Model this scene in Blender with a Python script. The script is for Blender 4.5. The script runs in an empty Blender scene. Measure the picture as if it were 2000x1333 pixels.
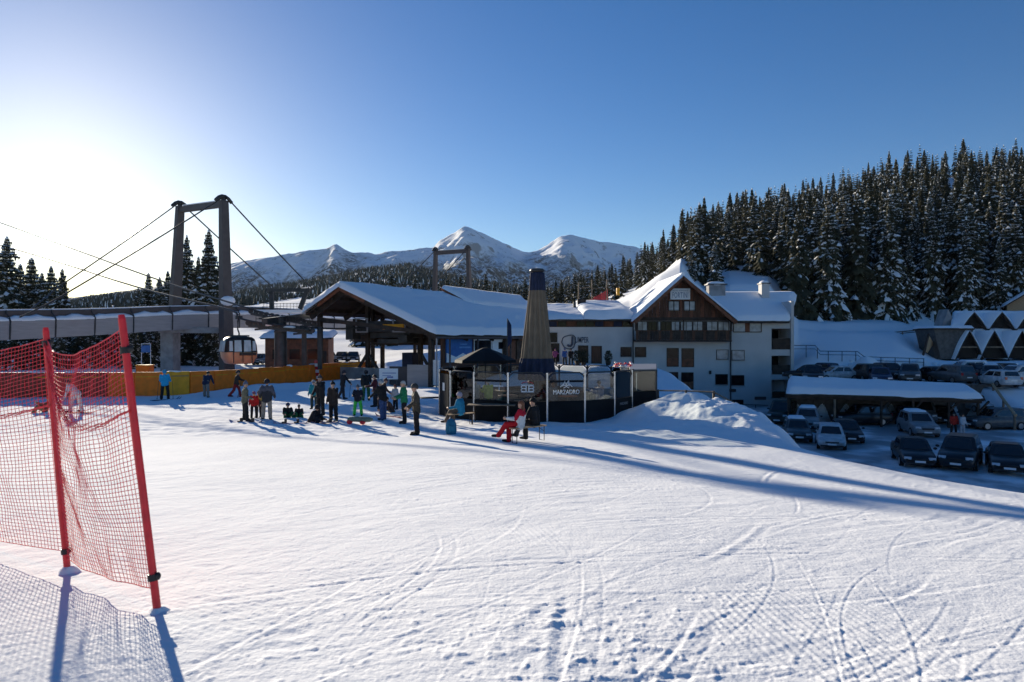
import bpy, bmesh, math, random
import numpy as np
from mathutils import Vector, Matrix
R = math.radians
rng = random.Random(7)
sc = bpy.context.scene
COL = sc.collection
# ------------------------------------------------------------------ camera, sky, sun, exposure
CZ = 3.5          # eye height above the flat snow at the lift
F = 2000 * 24 / 36.0
cam_d = bpy.data.cameras.new('camera'); cam_d.lens = 24; cam_d.sensor_width = 36
cam_d.clip_start = 0.1; cam_d.clip_end = 20000
cam = bpy.data.objects.new('camera', cam_d); COL.objects.link(cam)
cam.location = (0, 0, CZ); cam.rotation_euler = (R(89.9), 0, 0)
cam_d.dof.use_dof = True; cam_d.dof.focus_distance = 26.0; cam_d.dof.aperture_fstop = 2.8
sc.camera = cam
SUN_AZ, SUN_EL = -33.3, 13.0
sd = Vector((math.sin(R(SUN_AZ)) * math.cos(R(SUN_EL)), math.cos(R(SUN_AZ)) * math.cos(R(SUN_EL)), math.sin(R(SUN_EL))))
world = bpy.data.worlds.new('World'); sc.world = world; world.use_nodes = True
nt = world.node_tree
for n in list(nt.nodes): nt.nodes.remove(n)
sky_n = nt.nodes.new('ShaderNodeTexSky'); sky_n.sky_type = 'NISHITA'; sky_n.sun_disc = False
sky_n.sun_elevation = R(SUN_EL); sky_n.sun_rotation = R(SUN_AZ)
sky_n.altitude = 1400; sky_n.air_density = 1.0; sky_n.dust_density = 0.62; sky_n.ozone_density = 2.0
bg = nt.nodes.new('ShaderNodeBackground'); bg.inputs['Strength'].default_value = 0.065
wo = nt.nodes.new('ShaderNodeOutputWorld')
hs = nt.nodes.new('ShaderNodeHueSaturation'); hs.inputs['Saturation'].default_value = 1.35; hs.inputs['Hue'].default_value = 0.511; nt.links.new(sky_n.outputs[0], hs.inputs['Color']); nt.links.new(hs.outputs[0], bg.inputs[0]); nt.links.new(bg.outputs[0], wo.inputs[0])
sun_d = bpy.data.lights.new('sun', 'SUN'); sun_d.energy = 5.0; sun_d.angle = R(0.5); sun_d.color = (1.0, 0.89, 0.71)
sun = bpy.data.objects.new('sun', sun_d); COL.objects.link(sun)
sun.rotation_euler = (-sd).to_track_quat('-Z', 'Y').to_euler(); sun.location = (-40, 60, 40)
sc.view_settings.view_transform = 'Standard'; sc.view_settings.look = 'None'
sc.view_settings.gamma = 1.0; sc.view_settings.use_curve_mapping = False
sc.view_settings.exposure = 0.95
sc.render.engine = 'CYCLES'
sc.cycles.use_denoising = True
sc.cycles.max_bounces = 6; sc.cycles.diffuse_bounces = 3; sc.cycles.glossy_bounces = 2
sc.cycles.transparent_max_bounces = 12; sc.cycles.transmission_bounces = 3; sc.cycles.volume_bounces = 0

# ------------------------------------------------------------------ helpers
def W(px, py, Y):            # photograph pixel + distance -> point in the place
    return Vector(((px - 1000) / F * Y, Y, CZ + (664 - py) / F * Y))

def _n(nt, t, **kw):
    n = nt.nodes.new(t)
    for k, v in kw.items(): setattr(n, k, v)
    return n
def mat(name, rgb, rough=0.6, metal=0.0, var=0.12, scale=3.0, bump=0.0, bscale=30.0, spec=0.4, rgb2=None, stretch=None, detail=4):
    m = bpy.data.materials.new(name); m.use_nodes = True
    t = m.node_tree; b = t.nodes['Principled BSDF']
    b.inputs['Roughness'].default_value = rough; b.inputs['Metallic'].default_value = metal
    b.inputs['Specular IOR Level'].default_value = spec
    tc = _n(t, 'ShaderNodeTexCoord')
    src = tc.outputs['Object']
    if stretch:
        mp = _n(t, 'ShaderNodeMapping'); mp.inputs['Scale'].default_value = stretch
        t.links.new(src, mp.inputs[0]); src = mp.outputs[0]
    if var > 0 or rgb2:
        nz = _n(t, 'ShaderNodeTexNoise'); nz.inputs['Scale'].default_value = scale; nz.inputs['Detail'].default_value = detail
        t.links.new(src, nz.inputs['Vector'])
        rp = _n(t, 'ShaderNodeValToRGB')
        a = rgb2 if rgb2 else tuple(c * (1 - var) for c in rgb)
        c2 = rgb if rgb2 else tuple(min(1, c * (1 + var)) for c in rgb)
        rp.color_ramp.elements[0].position = 0.32; rp.color_ramp.elements[1].position = 0.68
        rp.color_ramp.elements[0].color = (*a, 1); rp.color_ramp.elements[1].color = (*c2, 1)
        t.links.new(nz.outputs['Fac'], rp.inputs[0]); t.links.new(rp.outputs[0], b.inputs['Base Color'])
    else:
        b.inputs['Base Color'].default_value = (*rgb, 1)
    if bump > 0:
        nb = _n(t, 'ShaderNodeTexNoise'); nb.inputs['Scale'].default_value = bscale; nb.inputs['Detail'].default_value = 5
        t.links.new(src, nb.inputs['Vector'])
        bp = _n(t, 'ShaderNodeBump'); bp.inputs['Strength'].default_value = bump; bp.inputs['Distance'].default_value = 0.05
        t.links.new(nb.outputs['Fac'], bp.inputs['Height']); t.links.new(bp.outputs[0], b.inputs['Normal'])
    return m
def glass_mat(name, tint=(0.86, 0.88, 0.86), refl=0.06, clear=0.97, rough=0.02):
    m = bpy.data.materials.new(name); m.use_nodes = True; t = m.node_tree
    for n in list(t.nodes): t.nodes.remove(n)
    o = _n(t, 'ShaderNodeOutputMaterial'); tr = _n(t, 'ShaderNodeBsdfTransparent'); gl = _n(t, 'ShaderNodeBsdfGlossy')
    tr.inputs[0].default_value = (tint[0] * clear, tint[1] * clear, tint[2] * clear, 1); gl.inputs['Roughness'].default_value = rough
    fr = _n(t, 'ShaderNodeFresnel'); fr.inputs[0].default_value = 1.5
    ad = _n(t, 'ShaderNodeMath', operation='ADD'); ad.inputs[1].default_value = refl
    mx = _n(t, 'ShaderNodeMixShader')
    t.links.new(fr.outputs[0], ad.inputs[0]); t.links.new(ad.outputs[0], mx.inputs[0]); t.links.new(tr.outputs[0], mx.inputs[1]); t.links.new(gl.outputs[0], mx.inputs[2]); t.links.new(mx.outputs[0], o.inputs[0])
    return m

class MB:
    """collects shapes for ONE mesh"""
    def __init__(s): s.v = []; s.f = []; s.m = []; s.sm = []
    def add(s, vs, fs, mi=0, smooth=False):
        o = len(s.v); s.v += [tuple(v) for v in vs]
        for f in fs: s.f.append(tuple(i + o for i in f)); s.m.append(mi); s.sm.append(smooth)
        return s
    def box(s, c, d, rz=0, mi=0, M=None):
        x, y, z = d[0] / 2, d[1] / 2, d[2] / 2
        vs = [Vector((sx * x, sy * y, sz * z)) for sz in (-1, 1) for sy in (-1, 1) for sx in (-1, 1)]
        Rm = Matrix.Rotation(rz, 3, 'Z') if M is None else M
        vs = [Rm @ v + Vector(c) for v in vs]
        return s.add(vs, [(0, 2, 3, 1), (4, 5, 7, 6), (0, 1, 5, 4), (1, 3, 7, 5), (3, 2, 6, 7), (2, 0, 4, 6)], mi)
    def bb(s, x0, x1, y0, y1, z0, z1, mi=0):
        return s.box(((x0 + x1) / 2, (y0 + y1) / 2, (z0 + z1) / 2), (abs(x1 - x0), abs(y1 - y0), abs(z1 - z0)), 0, mi)
    def beam(s, a, b, w, h, mi=0):
        a = Vector(a); b = Vector(b); d = b - a; L = d.length
        q = d.to_track_quat('X', 'Z').to_matrix()
        return s.box((a + b) / 2, (L, w, h), 0, mi, q)
    def cyl(s, a, b, r0, r1=None, n=8, mi=0, caps=True, smooth=True):
        a = Vector(a); b = Vector(b); r1 = r0 if r1 is None else r1
        q = (b - a).to_track_quat('Z', 'Y').to_matrix()
        vs = []
        for p, r in ((a, r0), (b, r1)):
            for k in range(n):
                t = 2 * math.pi * k / n; vs.append(p + q @ Vector((math.cos(t) * r, math.sin(t) * r, 0)))
        s.add(vs, [(k, (k + 1) % n, n + (k + 1) % n, n + k) for k in range(n)], mi, smooth)
        if caps: s.add(vs[:n], [tuple(reversed(range(n)))], mi); s.add(vs[n:], [tuple(range(n))], mi)
        return s
    def tube(s, pts, r, n=6, mi=0, caps=True, smooth=True):
        pts = [Vector(p) for p in pts]; vs = []; N = len(pts)
        rs = r if isinstance(r, (list, tuple)) else [r] * N
        for i, p in enumerate(pts):
            d = (pts[min(i + 1, N - 1)] - pts[max(i - 1, 0)]).normalized()
            q = d.to_track_quat('Z', 'Y').to_matrix()
            for k in range(n):
                t = 2 * math.pi * k / n; vs.append(p + q @ Vector((math.cos(t) * rs[i], math.sin(t) * rs[i], 0)))
        fs = [(i * n + k, i * n + (k + 1) % n, (i + 1) * n + (k + 1) % n, (i + 1) * n + k) for i in range(N - 1) for k in range(n)]
        s.add(vs, fs, mi, smooth)
        if caps: s.add(vs[:n], [tuple(reversed(range(n)))], mi); s.add(vs[-n:], [tuple(range(n))], mi)
        return s
    def lathe(s, prof, c=(0, 0, 0), n=16, mi=0, rf=None, smooth=True):
        vs = []
        for r, z in prof:
            for k in range(n):
                t = 2 * math.pi * k / n; rr = r * (rf(t, z) if rf else 1)
                vs.append((c[0] + rr * math.cos(t), c[1] + rr * math.sin(t), c[2] + z))
        N = len(prof)
        return s.add(vs, [(i * n + k, i * n + (k + 1) % n, (i + 1) * n + (k + 1) % n, (i + 1) * n + k) for i in range(N - 1) for k in range(n)], mi, smooth)
    def prism(s, poly, axis, a0, a1, mi=0):
        """poly of 2-D points extruded along an axis ('X','Y','Z')"""
        def P(p, a):
            return {'X': (a, p[0], p[1]), 'Y': (p[0], a, p[1]), 'Z': (p[0], p[1], a)}[axis]
        n = len(poly); vs = [P(p, a0) for p in poly] + [P(p, a1) for p in poly]
        return s.add(vs, [tuple(range(n)), tuple(range(2 * n - 1, n - 1, -1))] + [(k, n + k, n + (k + 1) % n, (k + 1) % n) for k in range(n)], mi)
    def ell(s, c, r, n=10, m=6, mi=0, M=None):
        vs = []; 
        for i in range(m + 1):
            ph = -math.pi / 2 + math.pi * i / m
            for k in range(n):
                t = 2 * math.pi * k / n
                v = Vector((r[0] * math.cos(ph) * math.cos(t), r[1] * math.cos(ph) * math.sin(t), r[2] * math.sin(ph)))
                if M is not None: v = M @ v
                vs.append(v + Vector(c))
        return s.add(vs, [(i * n + k, i * n + (k + 1) % n, (i + 1) * n + (k + 1) % n, (i + 1) * n + k) for i in range(m) for k in range(n)], mi, True)
    def mesh(s, name):
        me = bpy.data.meshes.new(name); me.from_pydata(s.v, [], s.f); 
        if any(s.sm): me.polygons.foreach_set('use_smooth', s.sm)
        if any(s.m): me.polygons.foreach_set('material_index', s.m)
        bm = bmesh.new(); bm.from_mesh(me); bmesh.ops.recalc_face_normals(bm, faces=bm.faces); bm.to_mesh(me); bm.free()
        me.update(); return me
    def build(s, name, mats, parent=None, bevel=0.0):
        me = s.mesh(name)
        for m in (mats if isinstance(mats, (list, tuple)) else [mats]): me.materials.append(m)
        o = bpy.data.objects.new(name, me); COL.objects.link(o)
        if parent is not None:
            o.parent = parent
        if bevel:
            b = o.modifiers.new('bevel', 'BEVEL'); b.width = bevel; b.segments = 2; b.limit_method = 'ANGLE'
        return o
def tag(o, label=None, cat=None, group=None, kind=None):
    if label: o['label'] = label
    if cat: o['category'] = cat
    if group: o['group'] = group
    if kind: o['kind'] = kind
    return o
def empty(name, loc=(0, 0, 0), rz=0, label=None, cat=None, group=None):
    o = bpy.data.objects.new(name, None); COL.objects.link(o); o.location = loc; o.rotation_euler = (0, 0, rz)
    o.empty_display_size = 0.2
    return tag(o, label, cat, group)
def copy_tree(o, parent=None):
    c = o.copy(); COL.objects.link(c); c.parent = parent
    for ch in o.children: copy_tree(ch, c)
    return c
def text_mesh(txt, size=1.0, ext=0.004, shear=0, align='CENTER', spacing=1.0, bold=0.0):
    cu = bpy.data.curves.new('lettering', 'FONT'); cu.body = txt; cu.size = size; cu.extrude = ext; cu.align_x = align; cu.shear = shear; cu.space_character = spacing
    cu.resolution_u = 3; cu.offset = bold
    o = bpy.data.objects.new('lettering', cu); COL.objects.link(o)
    dg = bpy.context.evaluated_depsgraph_get(); me = bpy.data.meshes.new_from_object(o.evaluated_get(dg))
    bpy.data.objects.remove(o); bpy.data.curves.remove(cu); return me
def text(txt, loc, size, m, parent, name='lettering', rz=0, ext=0.004, sx=1.0, spacing=1.0, bold=0.0):
    me = text_mesh(txt, size, ext, spacing=spacing, bold=bold); me.materials.clear(); me.materials.append(m)
    o = bpy.data.objects.new(name, me); COL.objects.link(o); o.parent = parent; o.location = loc; o.rotation_euler = (R(90), 0, rz); o.scale = (sx, 1, 1)
    return o

# ---- noise
def _hash(ix, iy, seed):
    h = (ix.astype(np.int64) * 374761393 + iy.astype(np.int64) * 668265263 + seed * 1442695041) & 0xFFFFFFFF
    h = ((h ^ (h >> 13)) * 1274126177) & 0xFFFFFFFF
    h = h ^ (h >> 16)
    return (h & 0xFFFFFF) / float(0xFFFFFF)
def vnoise(x, y, seed=0):
    ix = np.floor(x); iy = np.floor(y); fx = x - ix; fy = y - iy
    fx = fx * fx * (3 - 2 * fx); fy = fy * fy * (3 - 2 * fy)
    ix = ix.astype(np.int64); iy = iy.astype(np.int64)
    a = _hash(ix, iy, seed); b = _hash(ix + 1, iy, seed); c = _hash(ix, iy + 1, seed); d = _hash(ix + 1, iy + 1, seed)
    return (a + (b - a) * fx) * (1 - fy) + (c + (d - c) * fx) * fy - 0.5
def fbm(x, y, seed=0, oct=4, gain=0.5):
    s = 0; a = 1.0
    for o in range(oct):
        s = s + a * vnoise(x, y, seed + o * 17); x = x * 2.03 + 5.1; y = y * 2.03 - 3.7; a *= gain
    return s
def sst(a, b, x):
    t = np.clip((x - a) / (b - a), 0, 1); return t * t * (3 - 2 * t)

# ------------------------------------------------------------------ materials
SN = {}
def snow_mat(name, rgb=(0.89, 0.9, 0.92), bump=0.35, b1=6.0, b2=45.0, dist=0.03, rough=0.95):
    m = bpy.data.materials.new(name); m.use_nodes = True; t = m.node_tree; b = t.nodes['Principled BSDF']
    b.inputs['Roughness'].default_value = rough; b.inputs['Specular IOR Level'].default_value = 0.02
    tc = _n(t, 'ShaderNodeTexCoord')
    nz = _n(t, 'ShaderNodeTexNoise'); nz.inputs['Scale'].default_value = 0.9; nz.inputs['Detail'].default_value = 6
    rp = _n(t, 'ShaderNodeValToRGB'); rp.color_ramp.elements[0].color = (*[c * 0.95 for c in rgb], 1); rp.color_ramp.elements[1].color = (*rgb, 1)
    t.links.new(tc.outputs['Object'], nz.inputs['Vector']); t.links.new(nz.outputs['Fac'], rp.inputs[0]); t.links.new(rp.outputs[0], b.inputs['Base Color'])
    n1 = _n(t, 'ShaderNodeTexNoise'); n1.inputs['Scale'].default_value = b1; n1.inputs['Detail'].default_value = 6; n1.inputs['Roughness'].default_value = 0.6
    n2 = _n(t, 'ShaderNodeTexNoise'); n2.inputs['Scale'].default_value = b2; n2.inputs['Detail'].default_value = 4
    ad = _n(t, 'ShaderNodeMath', operation='MULTIPLY_ADD'); ad.inputs[1].default_value = 0.35
    t.links.new(tc.outputs['Object'], n1.inputs['Vector']); t.links.new(tc.outputs['Object'], n2.inputs['Vector'])
    t.links.new(n2.outputs['Fac'], ad.inputs[0]); t.links.new(n1.outputs['Fac'], ad.inputs[2])
    bp = _n(t, 'ShaderNodeBump'); bp.inputs['Strength'].default_value = bump; bp.inputs['Distance'].default_value = dist
    t.links.new(ad.outputs[0], bp.inputs['Height']); t.links.new(bp.outputs[0], b.inputs['Normal'])
    return m
M = {}
def ordinal(n):
    a = ['zeroth', 'first', 'second', 'third', 'fourth', 'fifth', 'sixth', 'seventh', 'eighth', 'ninth', 'tenth', 'eleventh', 'twelfth', 'thirteenth', 'fourteenth', 'fifteenth', 'sixteenth', 'seventeenth', 'eighteenth', 'nineteenth']
    if n < 20: return a[n]
    t = ['twent', 'thirt', 'fort', 'fift', 'sixt', 'sevent'][n // 10 - 2]
    return t + 'ieth' if n % 10 == 0 else t + 'y-' + a[n % 10]
M['snow'] = snow_mat('packed_snow', bump=0.5, b1=5.0, b2=38.0, dist=0.03)
M['snow_roof'] = snow_mat('roof_snow', bump=0.4, b1=1.2, b2=6.0, dist=0.12)
M['snow_tree'] = mat('branch_snow', (0.78, 0.79, 0.8), 0.9, var=0.15, scale=0.8)
M['needles'] = mat('spruce_needles', (0.072, 0.07, 0.04), 0.85, var=0.5, scale=0.6, rgb2=(0.028, 0.03, 0.02), spec=0.15)
M['bark'] = mat('bark', (0.09, 0.065, 0.05), 0.9, var=0.4, scale=8)
M['red'] = mat('red_plastic', (0.62, 0.02, 0.03), 0.4, var=0.15, scale=12, bump=0.1, bscale=60)
M['net'] = mat('red_net', (0.68, 0.04, 0.06), 0.6, var=0.25, scale=20)
M['black'] = mat('black_plastic', (0.015, 0.015, 0.017), 0.5, var=0.3)
M['steel'] = mat('grey_steel', (0.085, 0.072, 0.072), 0.55, 0.2, var=0.12, scale=1.5, bump=0.05)
M['dark_steel'] = mat('dark_steel', (0.05, 0.05, 0.052), 0.5, 0.4, var=0.3, scale=2)
M['chrome'] = mat('brushed_steel', (0.55, 0.56, 0.58), 0.25, 0.9, var=0.1)
M['clad'] = mat('grey_metal_cladding', (0.3, 0.29, 0.3), 0.5, 0.15, var=0.08, scale=0.8, stretch=(1, 1, 8))
M['conc'] = mat('concrete', (0.3, 0.29, 0.285), 0.9, var=0.25, scale=1.2, bump=0.2, bscale=12)
M['render'] = mat('white_render', (0.52, 0.505, 0.49), 0.9, var=0.07, scale=0.6, bump=0.08, bscale=25)
M['wood'] = mat('dark_timber', (0.10, 0.042, 0.022), 0.75, var=0.4, scale=2.0, stretch=(6, 6, 0.5), bump=0.15, bscale=8)
M['wood_red'] = mat('red_brown_timber', (0.17, 0.06, 0.028), 0.7, var=0.35, scale=2.0, stretch=(1, 1, 1), bump=0.1)
M['wood_dark'] = mat('old_dark_timber', (0.045, 0.03, 0.022), 0.8, var=0.4, scale=2.0, bump=0.15)
M['wood_light'] = mat('pale_timber', (0.42, 0.27, 0.15), 0.7, var=0.25, scale=4, stretch=(1, 6, 6))
M['rail_wood'] = mat('weathered_timber', (0.2, 0.145, 0.1), 0.8, var=0.3, scale=3)
M['orange'] = mat('orange_mat', (0.85, 0.19, 0.006), 0.6, var=0.14, scale=2.5, bump=0.15, bscale=4)
M['yellow'] = mat('yellow_mat', (0.75, 0.33, 0.012), 0.6, var=0.14, scale=2.5, bump=0.15, bscale=4)
M['navy'] = mat('navy_canvas', (0.016, 0.024, 0.058), 0.8, var=0.25, scale=3)
M['tan'] = mat('tan_canvas', (0.19, 0.145, 0.10), 0.85, var=0.15, scale=2)
M['panel_black'] = mat('black_panel', (0.008, 0.009, 0.011), 0.7, var=0.3, scale=1.5, spec=0.15)
M['glass'] = glass_mat('bar_glass', refl=-0.01)
M['window'] = mat('window_glass', (0.008, 0.009, 0.012), 0.1, 0, var=0.3, spec=0.14)
M['window_pale'] = mat('curtained_window', (0.30, 0.32, 0.34), 0.2, var=0.4, scale=1.5, spec=0.4)
M['white'] = mat('white_paint', (0.78, 0.78, 0.77), 0.5, var=0.05)
M['skin'] = mat('skin', (0.5, 0.29, 0.2), 0.55, var=0.08)
M['hair_dark'] = mat('dark_hair', (0.03, 0.018, 0.012), 0.6, var=0.3)
M['hair_brown'] = mat('brown_hair', (0.16, 0.06, 0.025), 0.55, var=0.3)
M['hair_grey'] = mat('grey_hair', (0.45, 0.43, 0.4), 0.6, var=0.2)
M['rubber'] = mat('tyre_rubber', (0.015, 0.015, 0.015), 0.8, var=0.2)
M['rim'] = mat('alloy_rim', (0.4, 0.41, 0.42), 0.3, 0.8, var=0.1)
M['lamp'] = mat('headlight_lens', (0.6, 0.62, 0.65), 0.1, var=0.1, spec=0.9)
M['tail'] = mat('taillight_lens', (0.4, 0.01, 0.01), 0.15, var=0.1, spec=0.8)
M['car_glass'] = mat('car_glass', (0.012, 0.014, 0.017), 0.04, var=0.1, spec=0.9)
M['blue_sign'] = mat('blue_sign', (0.03, 0.13, 0.36), 0.4, var=0.15)
_cl = {}
def cloth(rgb):
    k = tuple(round(c, 3) for c in rgb)
    if k not in _cl: _cl[k] = mat('cloth_%d' % len(_cl), k, 0.8, var=0.18, scale=9, bump=0.3, bscale=18, spec=0.2)
    return _cl[k]
# ------------------------------------------------------------------ terrain
XE_Y = [0, 8, 12, 14.8, 17, 19.9, 22, 27, 33, 45, 60, 75, 80]
XE_X = [23, 18.5, 14.2, 12.1, 10.6, 9.2, 8.8, 9.6, 10.2, 12.2, 13.5, 13.5, 13.5]
CREST_PX = [-4000, 900, 1040, 1100, 1180, 1240, 1300, 1345, 1440, 1640, 1770, 1890, 2000, 2200, 6000]
CREST_A = [0.075, 0.075, 0.078, 0.095, 0.115, 0.133, 0.160, 0.198, 0.217, 0.25, 0.28, 0.29, 0.302, 0.315, 0.32]
MND_PX = [-4000, 700, 1000, 1050, 1075, 1150, 1230, 1290, 1330, 1372, 1425, 1500, 1560, 1700, 1800, 2000, 6000]
MND_Z = [-0.3, 0.3, 3.0, 4.6, 5.4, 7.0, 9.4, 13.0, 14.8, 10.0, 11.6, 11.6, 6.6, 6.6, 6.2, 5.5, 5.5]

def G(x, y):
    x = np.asarray(x, float); y = np.asarray(y, float)
    a = 1.75 - 0.0854 * (y - 3.5)
    k = 0.25
    z = np.where(a > 3, a, k * np.log1p(np.exp(np.clip(a / k, -40, 40))))
    z = np.minimum(z, 2.4 + 0.02 * np.clip(-y, 0, 100))
    z = z - 0.068 * np.log1p(np.exp(np.clip(x * 1.5, -30, 30))) / 1.5 * sst(27, 13, y) * sst(-6, 2, y)
    # snow heap beside the glass bar
    lump = 1 + 0.35 * fbm(x * 0.8, y * 0.8, 5, 4, 0.5)
    for cx, cy, rx, ry, h in ((8.3, 29.0, 1.5, 2.4, 0.62), (6.9, 29.6, 1.7, 1.8, 0.36), (8.9, 26.0, 1.6, 2.6, 0.5), (7.2, 26.2, 2.2, 2.2, 0.2)):
        z = z + h * np.exp(-(((x - cx) / rx) ** 2 + ((y - cy) / ry) ** 2)) * lump
    z = z + 0.12 * np.exp(-(((x - 8) / 2.4) ** 2 + ((y - 28) / 3.4) ** 2)) * fbm(x * 2.6, y * 2.6, 6, 3)
    # drift against the bar's right hand side and against the orange mats
    z = z + 0.45 * np.exp(-(((x - 6.3) / 1.6) ** 2 + ((y - 30.0) / 1.4) ** 2))
    fy = 42.5 + np.clip((x + 20.0) * 1.38, 0, 24)
    dr = sst(-21.5, -17, x) * sst(-8, -11, x)
    z = z + 0.45 * dr * np.exp(-((y - fy + 0.6) / 1.6) ** 2)
    # terrace in front of the hotel
    z = z + 0.9 * sst(48, 66, y) * sst(-6, 0, x)
    # edge down to the car park
    xe = np.interp(y, XE_Y, XE_X) + 0.35 * fbm(y * 0.5, y * 0.11, 9, 3)
    low = -3.7 + 0 * x
    ramp = sst(40.5, 42, x) * np.clip((y - 51) / 10, 0, 1) * 3.2
    up = sst(0.408, 0.414, x / np.maximum(y, 1)) * 3.2 * sst(60.6, 61.0, y)
    low = low + np.maximum(ramp, up)
    z = z + (low - z) * sst(0.0, 4.0, x - xe) * sst(-30, -5, y)
    # ground behind: banks and hillside
    ratio = 1000 + F * x / np.maximum(y, 1.0)
    mz = np.interp(ratio, MND_PX, MND_Z)
    right = sst(1520, 1600, ratio)
    t_h = np.clip((y - 84) / 14, 0, 1)
    bank_hotel = 0 + mz * (0.45 * sst(0, 0.25, t_h) + 0.55 * t_h)
    b0 = np.interp(y, [77, 80.5, 91, 92.2, 95.5, 97, 104], [0, 2.1, 5.0, 5.15, 5.3, 6.3, 7.2]) - 0.5
    hb = sst(1740, 1850, ratio)
    b0 = b0 * (1 - hb) + hb * (np.interp(y, [77, 80, 96, 104], [0, 1.35, 1.6, 6.2]) - 0.5)
    zb = bank_hotel * (1 - right) + b0 * right
    z = np.where(y > 77, np.maximum(z * (1 - sst(77, 84, y)) + 0 * z, 0) * (1 - right) + zb, z)
    crest = np.interp(ratio, CREST_PX, CREST_A) * 260 + CZ - 15
    crest = crest + 5 * fbm(x * 0.02, y * 0.02, 3, 3)
    th = np.clip((y - 104) / 156, 0, 1.15)
    hill = (crest - zb) * (th ** 0.92)
    z = np.where(y > 104, zb + np.where(hill > 0, hill, 0), z)
    z = z + np.where(y > 34, 0.25 * fbm(x * 0.15, y * 0.15, 21, 3) * sst(34, 50, y) * np.where((x > 12) & (y < 80), 0.1, 1), 0)
    return z
def g1(x, y): return float(G(np.array([x]), np.array([y]))[0])
def gp(px, py):
    """where the sight line through a photograph pixel meets the snow"""
    ys = np.linspace(2.5, 110, 4000); xs = (px - 1000) / F * ys; zs = CZ + (664 - py) / F * ys
    below = np.nonzero(zs <= G(xs, ys))[0]
    i = below[0] if len(below) else -1
    return Vector((xs[i], ys[i], float(G(xs[i:i + 1] if i >= 0 else xs[-1:], ys[i:i + 1] if i >= 0 else ys[-1:])[0])))
def on(x, y): return Vector((x, y, g1(x, y)))

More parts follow.
